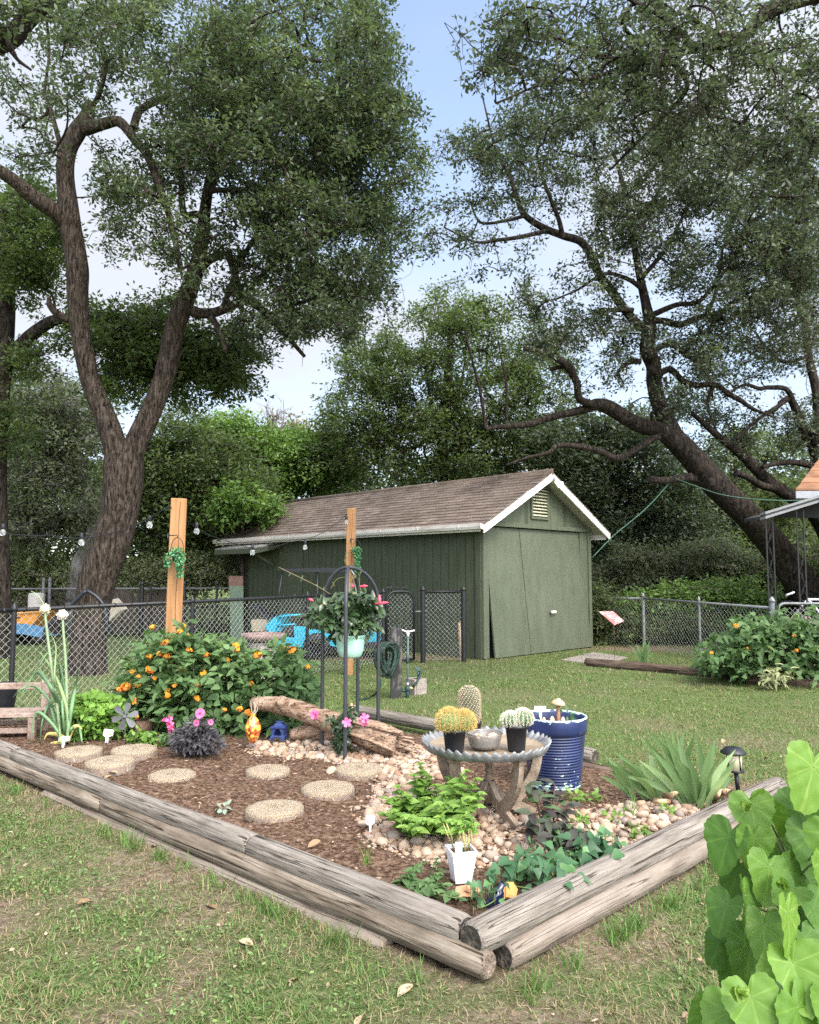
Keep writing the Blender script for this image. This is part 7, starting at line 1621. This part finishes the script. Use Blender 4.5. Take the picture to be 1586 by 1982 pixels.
lo_b = [(560,110,210,150,1.0),(650,300,165,165,1.1),(500,290,190,140,.95),(640,470,150,125,1.1),(570,560,130,80,1.1),(690,570,90,70,.9),(600,635,120,42,.95),(500,640,70,50,.6),(480,440,100,75,.75),(700,120,55,110,.95),(745,320,65,110,.95),(330,90,150,120,.62),(370,270,100,70,.6),(270,395,80,70,.75),(225,330,50,50,.5),(110,170,120,110,.36),(60,40,110,70,.45),(210,50,110,80,.5),(50,285,70,45,.4),(330,450,60,45,.6),(250,470,50,35,.3),(690,640,50,35,.6),(400,530,60,40,.35),(760,450,50,90,.8),(420,180,120,110,.7),(760,220,40,60,.5),(700,210,80,90,.8),(640,700,20,26,.14)]
tree('live_oak', 'tall live oak forking into two dark stems on the left lawn', lo_l, lo_b, 10.9, 1.9, 1060, 105, .33, .078, .036, oak_leaf, bark, base=G(170,1302), wig=.16, maxr=.05, bare_twigs=260, tufts=5)
kn = MB()
# leftmost elm ---------------------------------------------------------------
el_l = [(13.5,13.5,[(-8,1290,60),(-4,1100,44),(-6,950,36),(-4,800,40),(2,680,46),(6,560,44),(2,400,36)]),
 (13.5,12.6,[(0,720,30),(25,688,27),(55,655,26),(90,628,23),(118,618,20),(200,612,16),(260,628,16),(300,636,14),(330,630,8)]),
 (13.5,14.2,[(5,560,18),(40,500,14),(80,460,10)])]
el_b = [(50,450,90,90,1.1),(40,540,55,60,.9),(30,705,55,40,.7),(205,655,60,40,.9),(285,640,80,45,1.1),(245,720,55,65,1.2),(350,690,60,60,1),(420,690,60,60,1),(110,640,50,36,.5),(90,700,40,25,.4),(380,750,60,35,.8),(450,740,40,30,.6),(300,700,60,50,1),(20,820,30,60,.5),(190,600,60,22,.5),(330,600,50,25,.5),(480,690,30,40,.5)]
tree('elm', 'dark green elm at the far left edge with branch behind the oak', el_l, el_b, 13.4, 1.3, 400, 130, .42, .09, .045, elm_leaf, bark_dark, base=G(-8,1270), group=None)
# big leaning oak on the right -----------------------------------------------
ro_l = [
 (16.2,15.0,[(1605,1225,120),(1580,1170,76),(1556,1136,62),(1513,1076,54),(1482,1036,52),(1449,999,51),(1416,968,51),(1382,934,52),(1341,887,46),(1304,848,44),(1276,824,36)]),
 (15.1,14.6,[(1306,850,40),(1290,815,34),(1274,777,30),(1266,740,29),(1265,708,28),(1254,678,31),(1256,650,28),(1258,628,25),(1250,585,19),(1236,520,15),(1224,450,12),(1212,380,10),(1190,300,6)]),
 (15.0,14.0,[(1318,862,36),(1279,834,32),(1242,824,29),(1205,804,28),(1178,788,29),(1153,783,24),(1129,793,17),(1098,800,15),(1063,809,14),(1030,820,13),(1002,824,11),(970,826,10),(941,831,6)]),
 (14.4,13.9,[(1150,784,15),(1122,772,15),(1117,742,14),(1108,722,15),(1096,707,14),(1071,689,13),(1043,679,10),(1014,675,9)]),
 (14.3,14.2,[(1098,708,10),(1082,711,9),(1066,716,7)]),
 (14.4,14.0,[(941,828,7),(929,754,6),(915,700,5),(900,640,4)]),
 (14.4,14.3,[(981,820,6),(980,742,5),(972,700,4),(965,660,3)]),
 (14.8,14.0,[(1258,640,19),(1235,628,19),(1205,593,18),(1182,560,18),(1160,532,18),(1148,500,17),(1125,468,16),(1090,456,15),(1050,440,14),(1015,415,12),(1000,380,10),(985,335,8),(960,290,5),(935,190,3)]),
 (14.2,13.6,[(1090,460,10),(1082,425,9),(1068,390,8),(1050,340,6),(1040,300,4)]),
 (14.2,13.4,[(1055,448,9),(1000,460,8),(960,465,7),(920,468,5),(860,440,3)]),
 (14.2,13.9,[(1015,418,8),(975,428,6),(930,430,5),(910,390,3)]),
 (14.7,15.4,[(1258,694,12),(1270,678,12),(1286,668,12),(1304,668,12),(1325,684,11),(1350,703,9),(1372,730,6),(1380,770,4)]),
 (14.7,15.6,[(1270,728,14),(1286,718,13),(1300,716,13),(1321,736,12),(1346,746,11),(1383,744,10),(1412,763,11),(1437,777,10),(1455,790,7),(1500,808,4)]),
 (14.7,15.5,[(1262,620,14),(1290,622,13),(1317,628,13),(1354,614,13),(1395,606,11),(1420,585,9),(1450,566,7),(1540,540,4)]),
 (14.9,14.6,[(1370,611,9),(1371,598,9),(1383,577,8),(1390,540,7),(1400,480,4)]),
 (14.7,14.2,[(1262,610,12),(1310,590,10),(1350,585,9),(1385,550,7),(1420,500,4)]),
 (14.8,13.4,[(1275,846,14),(1263,850,12),(1227,873,13),(1194,887,14),(1161,873,13),(1120,864,11),(1080,862,10),(1062,876,8),(1020,886,5),(980,900,3)]),
 (15.4,14.8,[(1365,930,26),(1338,925,20),(1312,927,15),(1280,930,14),(1256,926,12)]),
 (14.6,14.0,[(1245,560,11),(1215,540,9),(1170,530,7),(1120,560,5),(1085,575,3)]),
 (14.6,14.2,[(1225,600,10),(1190,600,9),(1165,600,7),(1150,606,4)]),
 (14.7,14.6,[(1240,700,12),(1222,700,11),(1205,710,8),(1190,730,5)]),
 (14.7,14.9,[(1274,790,6),(1262,800,7),(1264,815,7),(1276,830,6)]),
 (14.6,15.4,[(1240,540,10),(1290,480,8),(1330,400,6),(1360,320,4)]),
 (14.6,15.0,[(1222,430,9),(1270,380,7),(1300,300,4)]),
 (15.0,15.6,[(1325,684,7),(1345,650,6),(1380,640,4)]),
 (15.1,15.2,[(1383,744,7),(1370,780,6),(1385,830,4)]),
]
ro_b = [(945,275,85,75,.30),(885,325,60,55,.20),(1000,290,95,75,.42),(895,425,80,55,.28),(1080,245,95,65,.5),(1180,245,115,75,.55),(870,480,55,38,.2),(1070,350,60,50,.25),(1150,380,70,60,.32),(1250,370,105,105,.62),(1350,320,105,95,.62),(1350,450,115,95,.68),(1480,390,110,105,.75),(1500,520,100,85,.75),(1400,560,105,65,.6),(1290,510,60,60,.4),(1560,600,60,65,.6),(1140,545,65,48,.36),(1030,495,55,40,.25),(985,550,65,45,.34),(1100,620,80,45,.42),(1190,640,55,50,.45),(1190,450,50,60,.4),(1280,640,50,50,.35),(1340,640,80,50,.4),(1450,650,100,55,.5),(970,360,60,60,.2),(1050,420,40,30,.15),(1580,460,60,80,.7),(1000,400,60,40,.16),(1310,700,75,45,.4),(1080,690,60,50,.3),(1160,700,70,60,.4),(1400,690,90,50,.5),(1340,790,70,45,.25),(1220,660,50,50,.3)]
tree('live_oak', 'huge live oak leaning in from the right with open spreading limbs', ro_l, ro_b, 14.4, 1.7, 720, 100, .36, .088, .042, oak_leaf_b, bark_dark, base=G(1585,1245), wig=.17, maxr=.055, bare_twigs=420, tufts=6)
# second oak at the right edge ------------------------------------------------
so_l = [
 (17.0,16.2,[(1700,1300,110),(1660,1160,70),(1615,1050,44),(1575,990,32),(1532,962,25),(1495,937,23),(1470,914,22),(1445,888,20),(1422,868,18),(1395,848,15),(1370,826,12),(1340,800,8)]),
 (17.2,16.8,[(1625,1080,40),(1600,980,32),(1585,900,26),(1578,872,24),(1556,830,20),(1542,795,16),(1528,772,12),(1511,782,10),(1495,800,6)]),
 (16.8,16.6,[(1583,860,20),(1582,767,18),(1565,690,15),(1556,600,12),(1545,520,7)]),
 (16.4,15.8,[(1500,945,16),(1475,940,15),(1450,925,13),(1425,915,12)]),
 (16.6,16,[(1542,795,10),(1524,755,10),(1490,750,9),(1470,752,8),(1440,745,6),(1400,770,4)]),
 (16.5,16.2,[(1585,905,14),(1545,896,12),(1510,896,11),(1475,905,8)]),
 (16.5,16.0,[(1528,772,8),(1500,790,8),(1470,810,7),(1440,835,6),(1425,850,4)]),
 (16.5,16.2,[(1565,690,8),(1520,700,7),(1490,680,6),(1460,640,4)])]
so_b = [(1440,690,110,45,.3),(1540,660,70,70,.6),(1560,800,60,60,.28),(1480,830,80,50,.3),(1390,790,70,50,.4),(1380,860,60,40,.5),(1440,740,60,30,.22),(1550,480,80,100,.6),(1480,560,80,60,.5),(1550,880,50,30,.3)]
tree('live_oak', 'dark twisted oak rising behind the porch roof at the right edge', so_l, so_b, 17.0, 1.3, 170, 90, .42, .09, .044, oak_leaf_b, bark_dark, base=G(1690,1236), wig=.2, bare_twigs=240, tufts=5, maxr=.05)
# oak over the camera: boughs reaching in at top right --------------------------
ov_l = [(7.4,7.4,[(2500,1400,230),(2420,700,190),(2300,300,150),(2150,60,110)]),
 (7.4,7.0,[(2200,110,90),(1950,-60,60),(1720,-40,44),(1560,-5,34),(1480,28,28),(1440,70,24),(1400,86,20),(1340,96,17),(1280,110,15),(1215,118,13),(1150,105,10),(1080,75,7),(1000,60,5)]),
 (7.1,6.8,[(1350,96,11),(1300,45,9),(1240,10,8),(1180,-20,6)]),
 (7.1,7.6,[(1290,108,11),(1330,160,10),(1310,200,8),(1240,270,6),(1180,330,4)]),
 (7.2,7.0,[(1440,70,14),(1380,60,10),(1330,30,8)]),
 (7.4,7.6,[(1950,-60,44),(1800,80,34),(1700,180,26),(1600,260,18),(1540,330,13),(1500,400,9),(1450,430,6)]),
 (7.2,6.6,[(1230,118,8),(1150,150,7),(1060,160,5),(960,200,4)])]
ov_b = [(955,55,75,60,.35),(1045,85,110,85,.6),(1190,50,140,70,.75),(1150,145,150,60,.75),(1320,120,120,85,.65),(1450,40,140,60,.4),(1520,190,100,110,.75),(1400,250,110,80,.6),(985,160,70,50,.35),(1560,340,60,90,.75),(1480,330,70,70,.55),(1250,210,120,50,.55),(900,120,25,60,.10),(1330,20,100,50,.6),(1570,60,60,80,.45),(1040,220,60,30,.3)]
tree('live_oak', 'leafy oak boughs hanging into the top right from a tree beside the viewer', ov_l, ov_b, 7.2, 1.2, 330, 66, .23, .062, .029, oak_leaf_b, bark_dark, base=(8.5,7.4,0), wig=.16, rbase=.0045, tufts=5, bare_twigs=120)
tl_l = [(6.6,6.6,[(-1000,1500,260),(-900,700,190),(-700,250,130),(-480,80,90)]),(6.6,6.4,[(-560,140,80),(-300,120,60),(-90,95,48),(10,78,40),(50,40,36),(90,0,34),(150,-60,28)]),(6.5,6.3,[(5,60,22),(30,110,8),(60,135,5)])]
tree('live_oak', 'thick oak bough crossing the top left corner from a tree beside the viewer', tl_l, [(60,-20,120,30,.4),(-60,40,60,60,.5),(30,20,60,30,.2)], 6.5, .7, 60, 60, .26, .07, .034, oak_leaf, bark_dark, base=(-7.4,6.6,0), wig=.16, rbase=.0045)

# ------------------------------------------------------------------ trees and shrubs behind the yard
def bgtree(name, label, px, ybase, Yd, w, blobs, n, per, rad, L, W, lm_, bm_, dep=2.2, zmin=.1, br=(), grp='trees behind the yard', bare_twigs=0, lean=0, top=None):
    cx_ = np.mean([b[0] for b in blobs]); cy_ = min(b[1] for b in blobs) if top is None else top
    bz = (px, 1112+(EH*F/Yd), w*1.2)
    limbs = [(Yd, Yd, [bz, (px+(cx_-px)*.15+lean, ybase, w), (px+(cx_-px)*.4, (ybase+cy_)/2, w*.6), (cx_, cy_+20, w*.22)])]
    for b in blobs[:7]: limbs.append((Yd, Yd+rng.uniform(-1,1), [(px+(cx_-px)*.25, (ybase*1.4+cy_*.6)/2, w*.5), ((px+b[0])/2, (ybase+b[1])/2+10, w*.34), (b[0], b[1], w*.14)]))
    return tree(name, label, limbs, blobs, Yd, dep, n, per, rad, L, W, lm_, bm_, base=(P(px,1112,Yd)[0], Yd, 0), group=grp, zmin=zmin, rbase=.008, wig=.15, tufts=5, maxr=.08, bare_twigs=bare_twigs)
bgtree('cedar_elm', 'broad mid green tree rising directly behind the shed roof', 855, 925, 23, 22, [(880,605,75,55,.8),(820,655,85,55,.9),(735,705,75,65,1.1),(705,795,85,65,1.2),(800,760,105,85,1.2),(900,700,95,75,1.1),(960,780,105,75,1.2),(840,850,140,55,1.2),(975,865,115,50,1.2),(690,860,90,50,1.2),(1000,665,75,65,.7),(1050,725,75,55,.7),(950,620,60,50,.5),(1040,800,80,60,1),(760,900,120,40,1.2),(920,910,120,30,1.2),(670,720,30,40,.5),(1010,600,40,30,.35)], 900, 70, .55, .13, .062, elm_leaf, bark_dark, 2.6)
bgtree('oak', 'dark evergreen oak filling the space right of the shed roof', 1170, 1050, 22, 26, [(1120,860,90,60,1),(1220,900,100,70,1),(1120,940,80,60,1),(1200,1000,100,60,1),(1300,1000,90,70,1),(1260,1070,100,60,1),(1180,1080,60,60,1),(1340,1080,80,60,.9),(1220,830,70,40,.8),(1330,760,60,40,.5),(1060,850,60,40,.8),(1330,930,60,50,.9)], 820, 76, .60, .14, .066, oak_leaf, bark_dark, 2.4)
bgtree('oak', 'grey green oak in the distance between the leaning trunk and the porch', 1440, 1060, 25, 24, [(1450,1000,80,60,1),(1400,1060,70,60,1),(1500,1080,70,60,.9),(1440,960,80,40,.8),(1560,1040,50,60,.8),(1540,960,60,40,.6),(1420,880,70,40,.5),(1500,860,70,40,.4),(1570,1120,40,50,.8)], 420, 70, .66, .16, .075, back_leaf, bark_dark, 2.5)
bgtree('mountain_laurel', 'grey green bushy tree at far left with tangle of bare twigs', 60, 1080, 19, 18, [(60,800,70,60,.9),(120,860,80,60,1),(40,900,60,60,1),(110,960,80,60,1),(40,1010,60,60,1),(150,790,60,50,.7),(20,760,40,40,.6),(170,1000,50,60,.9),(100,740,50,25,.5)], 520, 72, .55, .12, .056, shrub_leaf, bark_grey, 1.8, bare_twigs=320)
bgtree('cedar_elm', 'thick dark green tree between the oak trunk and the first cedar post', 330, 1080, 20, 20, [(330,880,60,60,1),(400,900,80,60,1),(320,960,60,60,1),(400,980,80,60,1),(450,1030,60,50,1),(340,1040,60,50,1),(290,1000,40,60,.9),(470,950,60,50,.9),(360,820,50,40,.8)], 520, 68, .52, .125, .06, elm_leaf, bark_dark, 1.7, bare_twigs=90)
bgtree('hackberry', 'yellow green leafy tree top left of the shed roof against the sky', 480, 1020, 25, 16, [(460,850,60,40,1),(530,880,60,40,1),(420,850,40,40,.9),(590,870,60,40,1),(520,930,80,40,1),(600,920,60,40,1),(450,920,50,50,1),(650,880,50,40,1),(470,820,25,20,.4),(440,815,20,20,.4)], 620, 72, .6, .15, .075, bright_leaf, bark, 2.0)
bgtree('hackberry', 'small brighter green sapling close to the rear corner of the shed', 470, 1010, 18.5, 8, [(465,965,36,28,1),(500,985,40,22,1),(440,990,30,22,.8)], 110, 46, .4, .14, .07, bright_leaf, bark, .8, grp='trees behind the yard')
bgtree('hackberry', 'thin russet tinged tree with bare tips in the gap of sky', 545, 930, 30, 9, [(552,830,30,24,.5),(585,850,34,22,.5),(560,868,50,20,.8)], 70, 46, .55, .15, .07, RM('russet_leaves', [(.12,.11,.05),(.2,.16,.08),(.3,.2,.13)], transl=.3), bark_grey, 1.2, bare_twigs=40)
bt = MB()
for k in range(11):
    x0 = 500+rng.uniform(0,60); p0 = P(530+rng.normal(0,8), 850, 30); p1 = P(x0+rng.normal(0,10), 765+rng.uniform(0,40), 30); bt.tube(spline([p0, (p0+p1)/2+rng.normal(0,.15,3), p1], 4), np.linspace(.035,.008,9), 4)
    for j in range(3): q = p0+(p1-p0)*rng.uniform(.4,.9); bt.tube([q, q+np.array([rng.normal(0,.4), rng.normal(0,.2), .5])], [.012,.006], 3)
p0 = P(532,850,30); bt.tube([(p0[0],30,0), p0+(0,0,.3)], [.14,.06], 8); o = bt.build('bare_tree', twig_m); tag(o, 'leafless grey tree top in the sky gap behind the hackberries', 'tree', 'trees behind the yard')
# the leaning grey stem left of the oak trunk
gs = MB(); gs.tube(spline([P(142,1165,18.2), P(150,1095,18.2), P(166,1060,18.2), P(188,1000,18.2), P(205,950,18.4), P(250,880,18.6)], 6), np.linspace(.18,.07,31), 12, noise=.04); p0 = P(142,1165,18.2); gs.tube([(p0[0],18.2,-.1), p0], [.22,.18], 12)
tag(gs.build('tree_trunk', bark_grey), 'slim leaning grey trunk just left of the forked oak', 'tree', 'trees behind the yard')
# shrubs behind the fences
def shrub(label, blobs, Yd, n, per, rad, L, W, m_, dep=.8, name='shrub', bt_=0):
    bx = np.mean([b[0] for b in blobs]); o = thing(name, label, 'shrub', (P(bx,1112,Yd)[0], Yd, 0), group='shrubs behind the fences'); mb = MB(); cl = zfilter(blob_points(blobs, Yd, dep, n), .02)
    root = np.array(o.location); pool = root+np.column_stack([np.linspace(-.6,.6,9)*(max(b[0]+b[2] for b in blobs)-min(b[0]-b[2] for b in blobs))/F*Yd*.6, np.zeros(9), np.zeros(9)]); grow(mb, pool, cl, .005)
    p, D, N, l, w, rd = crown_leaves(cl, per, rad, L, W, twigs=mb, tufts=4); p[:, 2] = np.maximum(p[:, 2], .01); lf = MB(); lf.leaves(p, D, N, l, w, 'diamond', 0, rd); mb.build('stem', twig_m, o); lf.build('foliage', m_, o)
shrub('light green scrub behind the orange cart at the far left', [(30,1110,60,40,1),(100,1120,60,30,1),(20,1150,40,30,.8)], 18.6, 120, 70, .4, .1, .045, RM('scrub_leaves', [(.06,.09,.03),(.12,.15,.06),(.2,.23,.11)], transl=.25))
shrub('low weedy scrub between the oak trunk and the shed', [(290,1120,50,25,1),(380,1110,50,30,1),(440,1100,30,30,1),(330,1095,40,20,.7)], 19.0, 150, 70, .38, .1, .04, RM('weed_leaves', [(.06,.08,.035),(.11,.14,.06),(.18,.2,.1)], transl=.25))
shrub('feathery pale shrub in the shade right of the shed', [(1210,1100,60,40,1),(1300,1100,60,40,1),(1260,1140,70,30,.9),(1170,1140,30,50,.8)], 19.5, 210, 70, .45, .12, .045, shrub_leaf, 1.0)
shrub('dark rounded bush behind the right fence near the leaning trunk', [(1380,1090,60,45,1),(1440,1110,60,40,1),(1400,1130,60,30,.9)], 18.8, 170, 70, .42, .11, .05, shrub_leaf, .9)
shrub('layered bright green shrub along the right hand fence', [(1290,1165,60,25,1),(1370,1155,70,25,1),(1440,1150,50,25,1),(1330,1185,80,20,1),(1230,1180,40,25,.9),(1420,1180,50,20,.9)], 16.6, 230, 70, .36, .1, .05, bright_leaf, .6)
shrub('overgrown weeds pressed against the grey fence right of the shed', [(1190,1210,40,30,1),(1270,1215,60,25,1),(1350,1215,50,25,1),(1170,1180,22,50,.8)], 16.2, 190, 64, .3, .085, .042, elm_leaf, .5)
shrub('dark bushes behind the porch columns', [(1500,1130,40,50,1),(1560,1150,50,50,1),(1600,1100,50,60,1)], 18.5, 160, 70, .45, .11, .05, back_leaf, .8)
# deep woodland beyond: one mass
cl = []
wood_b = [(60,980,220,120,1),(320,990,180,110,1),(560,960,180,70,1),(780,940,200,60,1),(1000,950,200,80,1),(1220,1010,200,110,1),(1450,1020,220,110,1),(1640,980,120,150,1),(-80,960,120,160,1),(200,880,90,60,.5),(40,860,90,80,.7),(100,1090,250,40,1),(400,1090,250,40,1),(1300,1110,300,40,1),(1000,1090,200,40,1),(600,1080,250,40,1)]
cl = zfilter(blob_points(wood_b, 33, 3.0, 1500), .2); p, D, N, l, w, rd = crown_leaves(cl, 60, 1.0, .3, .16, tufts=4); lf = MB(); lf.leaves(p, D, N, l, w, 'diamond', 0, rd)
tag(lf.build('woodland', RM('woodland_leaves', [(0,(.035,.05,.02)),(.6,(.075,.105,.045)),(1,(.13,.165,.075))], transl=.4)), 'distant dark woodland massed behind the garden trees', 'woodland', kind='stuff')
ug = MB(); n = 26000; x = rng.uniform(-16, 22, n); y = 17.9+rng.random(n)**1.5*14; keep = ~((x < 4.6) & (y < 18.2) & (x > -4.5)); x, y = x[keep], y[keep]; n = len(x)
d = unit(n); d[:, 2] = np.abs(d[:, 2])*.8; ug.leaves(np.stack([x, y, rng.random(n)**2*(.5+.9*fbm(x*.5, y*.5, 4, 2))], -1), d, unit(n)*.6+np.array([0,-.2,.8]), rng.uniform(.08,.2,n), rng.uniform(.04,.08,n), 'diamond', 0, np.clip(rng.normal(.45,.2,n), 0, 1))
tag(ug.build('undergrowth', shrub_leaf), 'tangled low undergrowth covering the ground beneath the far trees', 'undergrowth', kind='stuff')
# ------------------------------------------------------------------ camera, sky, sun
cam = bpy.data.cameras.new('camera'); co = bpy.data.objects.new('camera', cam); COL.objects.link(co)
cam.sensor_width = 36; cam.lens = F*36/1982; cam.clip_end = 2000; cam.clip_start = .05
co.location = (0, 0, EH); co.rotation_euler = (math.pi/2+PITCH, 0, 0); scene.camera = co
SUN_EL, SUN_AZ = R(47), R(150)             # azimuth from +Y, clockwise: behind the viewer to the right
sv = np.array([math.sin(SUN_AZ)*math.cos(SUN_EL), math.cos(SUN_AZ)*math.cos(SUN_EL), math.sin(SUN_EL)])
sl = bpy.data.lights.new('sun', 'SUN'); sl.energy = 1.9; sl.angle = R(14); sl.color = (1, .93, .82)
so = bpy.data.objects.new('sun', sl); COL.objects.link(so); so.rotation_euler = Vector(-sv).to_track_quat('-Z', 'Y').to_euler(); so.location = (6, -4, 14)
wd = bpy.data.worlds.new('World'); scene.world = wd; wd.use_nodes = True; nt = wd.node_tree; L = nt.links
bg = nt.nodes['Background']; bg.inputs['Strength'].default_value = .15
sk = nt.nodes.new('ShaderNodeTexSky'); sk.sky_type = 'NISHITA'; sk.sun_disc = False; sk.sun_elevation = SUN_EL; sk.sun_rotation = SUN_AZ; sk.air_density = 1.0; sk.dust_density = .8; sk.ozone_density = 1.0
tc = nt.nodes.new('ShaderNodeTexCoord'); mp = nt.nodes.new('ShaderNodeMapping'); mp.inputs['Scale'].default_value = (1.3, 1.3, 3.2); mp.inputs['Location'].default_value = (.35, .2, .0)
nz1 = nt.nodes.new('ShaderNodeTexNoise'); nz1.inputs['Scale'].default_value = 1.7; nz1.inputs['Detail'].default_value = 7; nz1.inputs['Roughness'].default_value = .55
L.new(tc.outputs['Generated'], mp.inputs[0]); L.new(mp.outputs[0], nz1.inputs['Vector'])
rp = _ramp(nt, [(.34,(.45,)*3),(.58,(.97,)*3)]); L.new(nz1.outputs[0], rp.inputs[0])
mx = nt.nodes.new('ShaderNodeMix'); mx.data_type = 'RGBA'; gp = nt.nodes.new('ShaderNodeVectorMath'); gp.operation = 'DOT_PRODUCT'; L.new(tc.outputs['Generated'], gp.inputs[0]); gd_ = ray(790, 90); gp.inputs[1].default_value = tuple(gd_/np.linalg.norm(gd_))
gr = _ramp(nt, [(0,(1,)*3),(.955,(1,)*3),(.995,(.30,)*3)]); L.new(gp.outputs['Value'], gr.inputs[0])   # a break in the cloud
gm_ = nt.nodes.new('ShaderNodeMath'); gm_.operation = 'MULTIPLY'; L.new(rp.outputs[0], gm_.inputs[0]); L.new(gr.outputs[0], gm_.inputs[1])
L.new(gm_.outputs[0], mx.inputs['Factor']); 
br_ = nt.nodes.new('ShaderNodeMix'); br_.data_type = 'RGBA'; br_.blend_type = 'MULTIPLY'; br_.inputs['Factor'].default_value = 1; L.new(sk.outputs[0], br_.inputs['A']); br_.inputs['B'].default_value = (2.9, 3.0, 3.0, 1)   # thin haze lifts the blue
L.new(br_.outputs['Result'], mx.inputs['A']); mx.inputs['B'].default_value = (6.7, 7.0, 7.7, 1)
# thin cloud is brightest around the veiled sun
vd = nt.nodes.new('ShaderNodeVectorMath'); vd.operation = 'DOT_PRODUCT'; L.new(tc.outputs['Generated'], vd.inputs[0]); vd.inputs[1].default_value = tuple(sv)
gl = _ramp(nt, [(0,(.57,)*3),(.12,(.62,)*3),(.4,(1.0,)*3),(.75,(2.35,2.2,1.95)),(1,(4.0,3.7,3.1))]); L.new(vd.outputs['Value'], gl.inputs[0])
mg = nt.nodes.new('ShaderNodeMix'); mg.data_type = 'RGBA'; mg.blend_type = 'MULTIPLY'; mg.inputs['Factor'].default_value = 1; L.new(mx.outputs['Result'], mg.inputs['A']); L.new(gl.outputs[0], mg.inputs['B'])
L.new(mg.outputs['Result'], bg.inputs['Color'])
scene.view_settings.view_transform = 'Standard'; scene.view_settings.look = 'None'; scene.view_settings.exposure = .62; scene.view_settings.gamma = 1
scene.render.engine = 'CYCLES'
cy = scene.cycles; cy.max_bounces = 8; cy.diffuse_bounces = 5; cy.glossy_bounces = 3; cy.transmission_bounces = 6; cy.transparent_max_bounces = 6; cy.caustics_reflective = False; cy.caustics_refractive = False
cy.use_denoising = False
try: cy.denoiser = 'OPENIMAGEDENOISE'; cy.denoising_input_passes = 'RGB_ALBEDO_NORMAL'; cy.denoising_prefilter = 'ACCURATE'
except Exception: pass
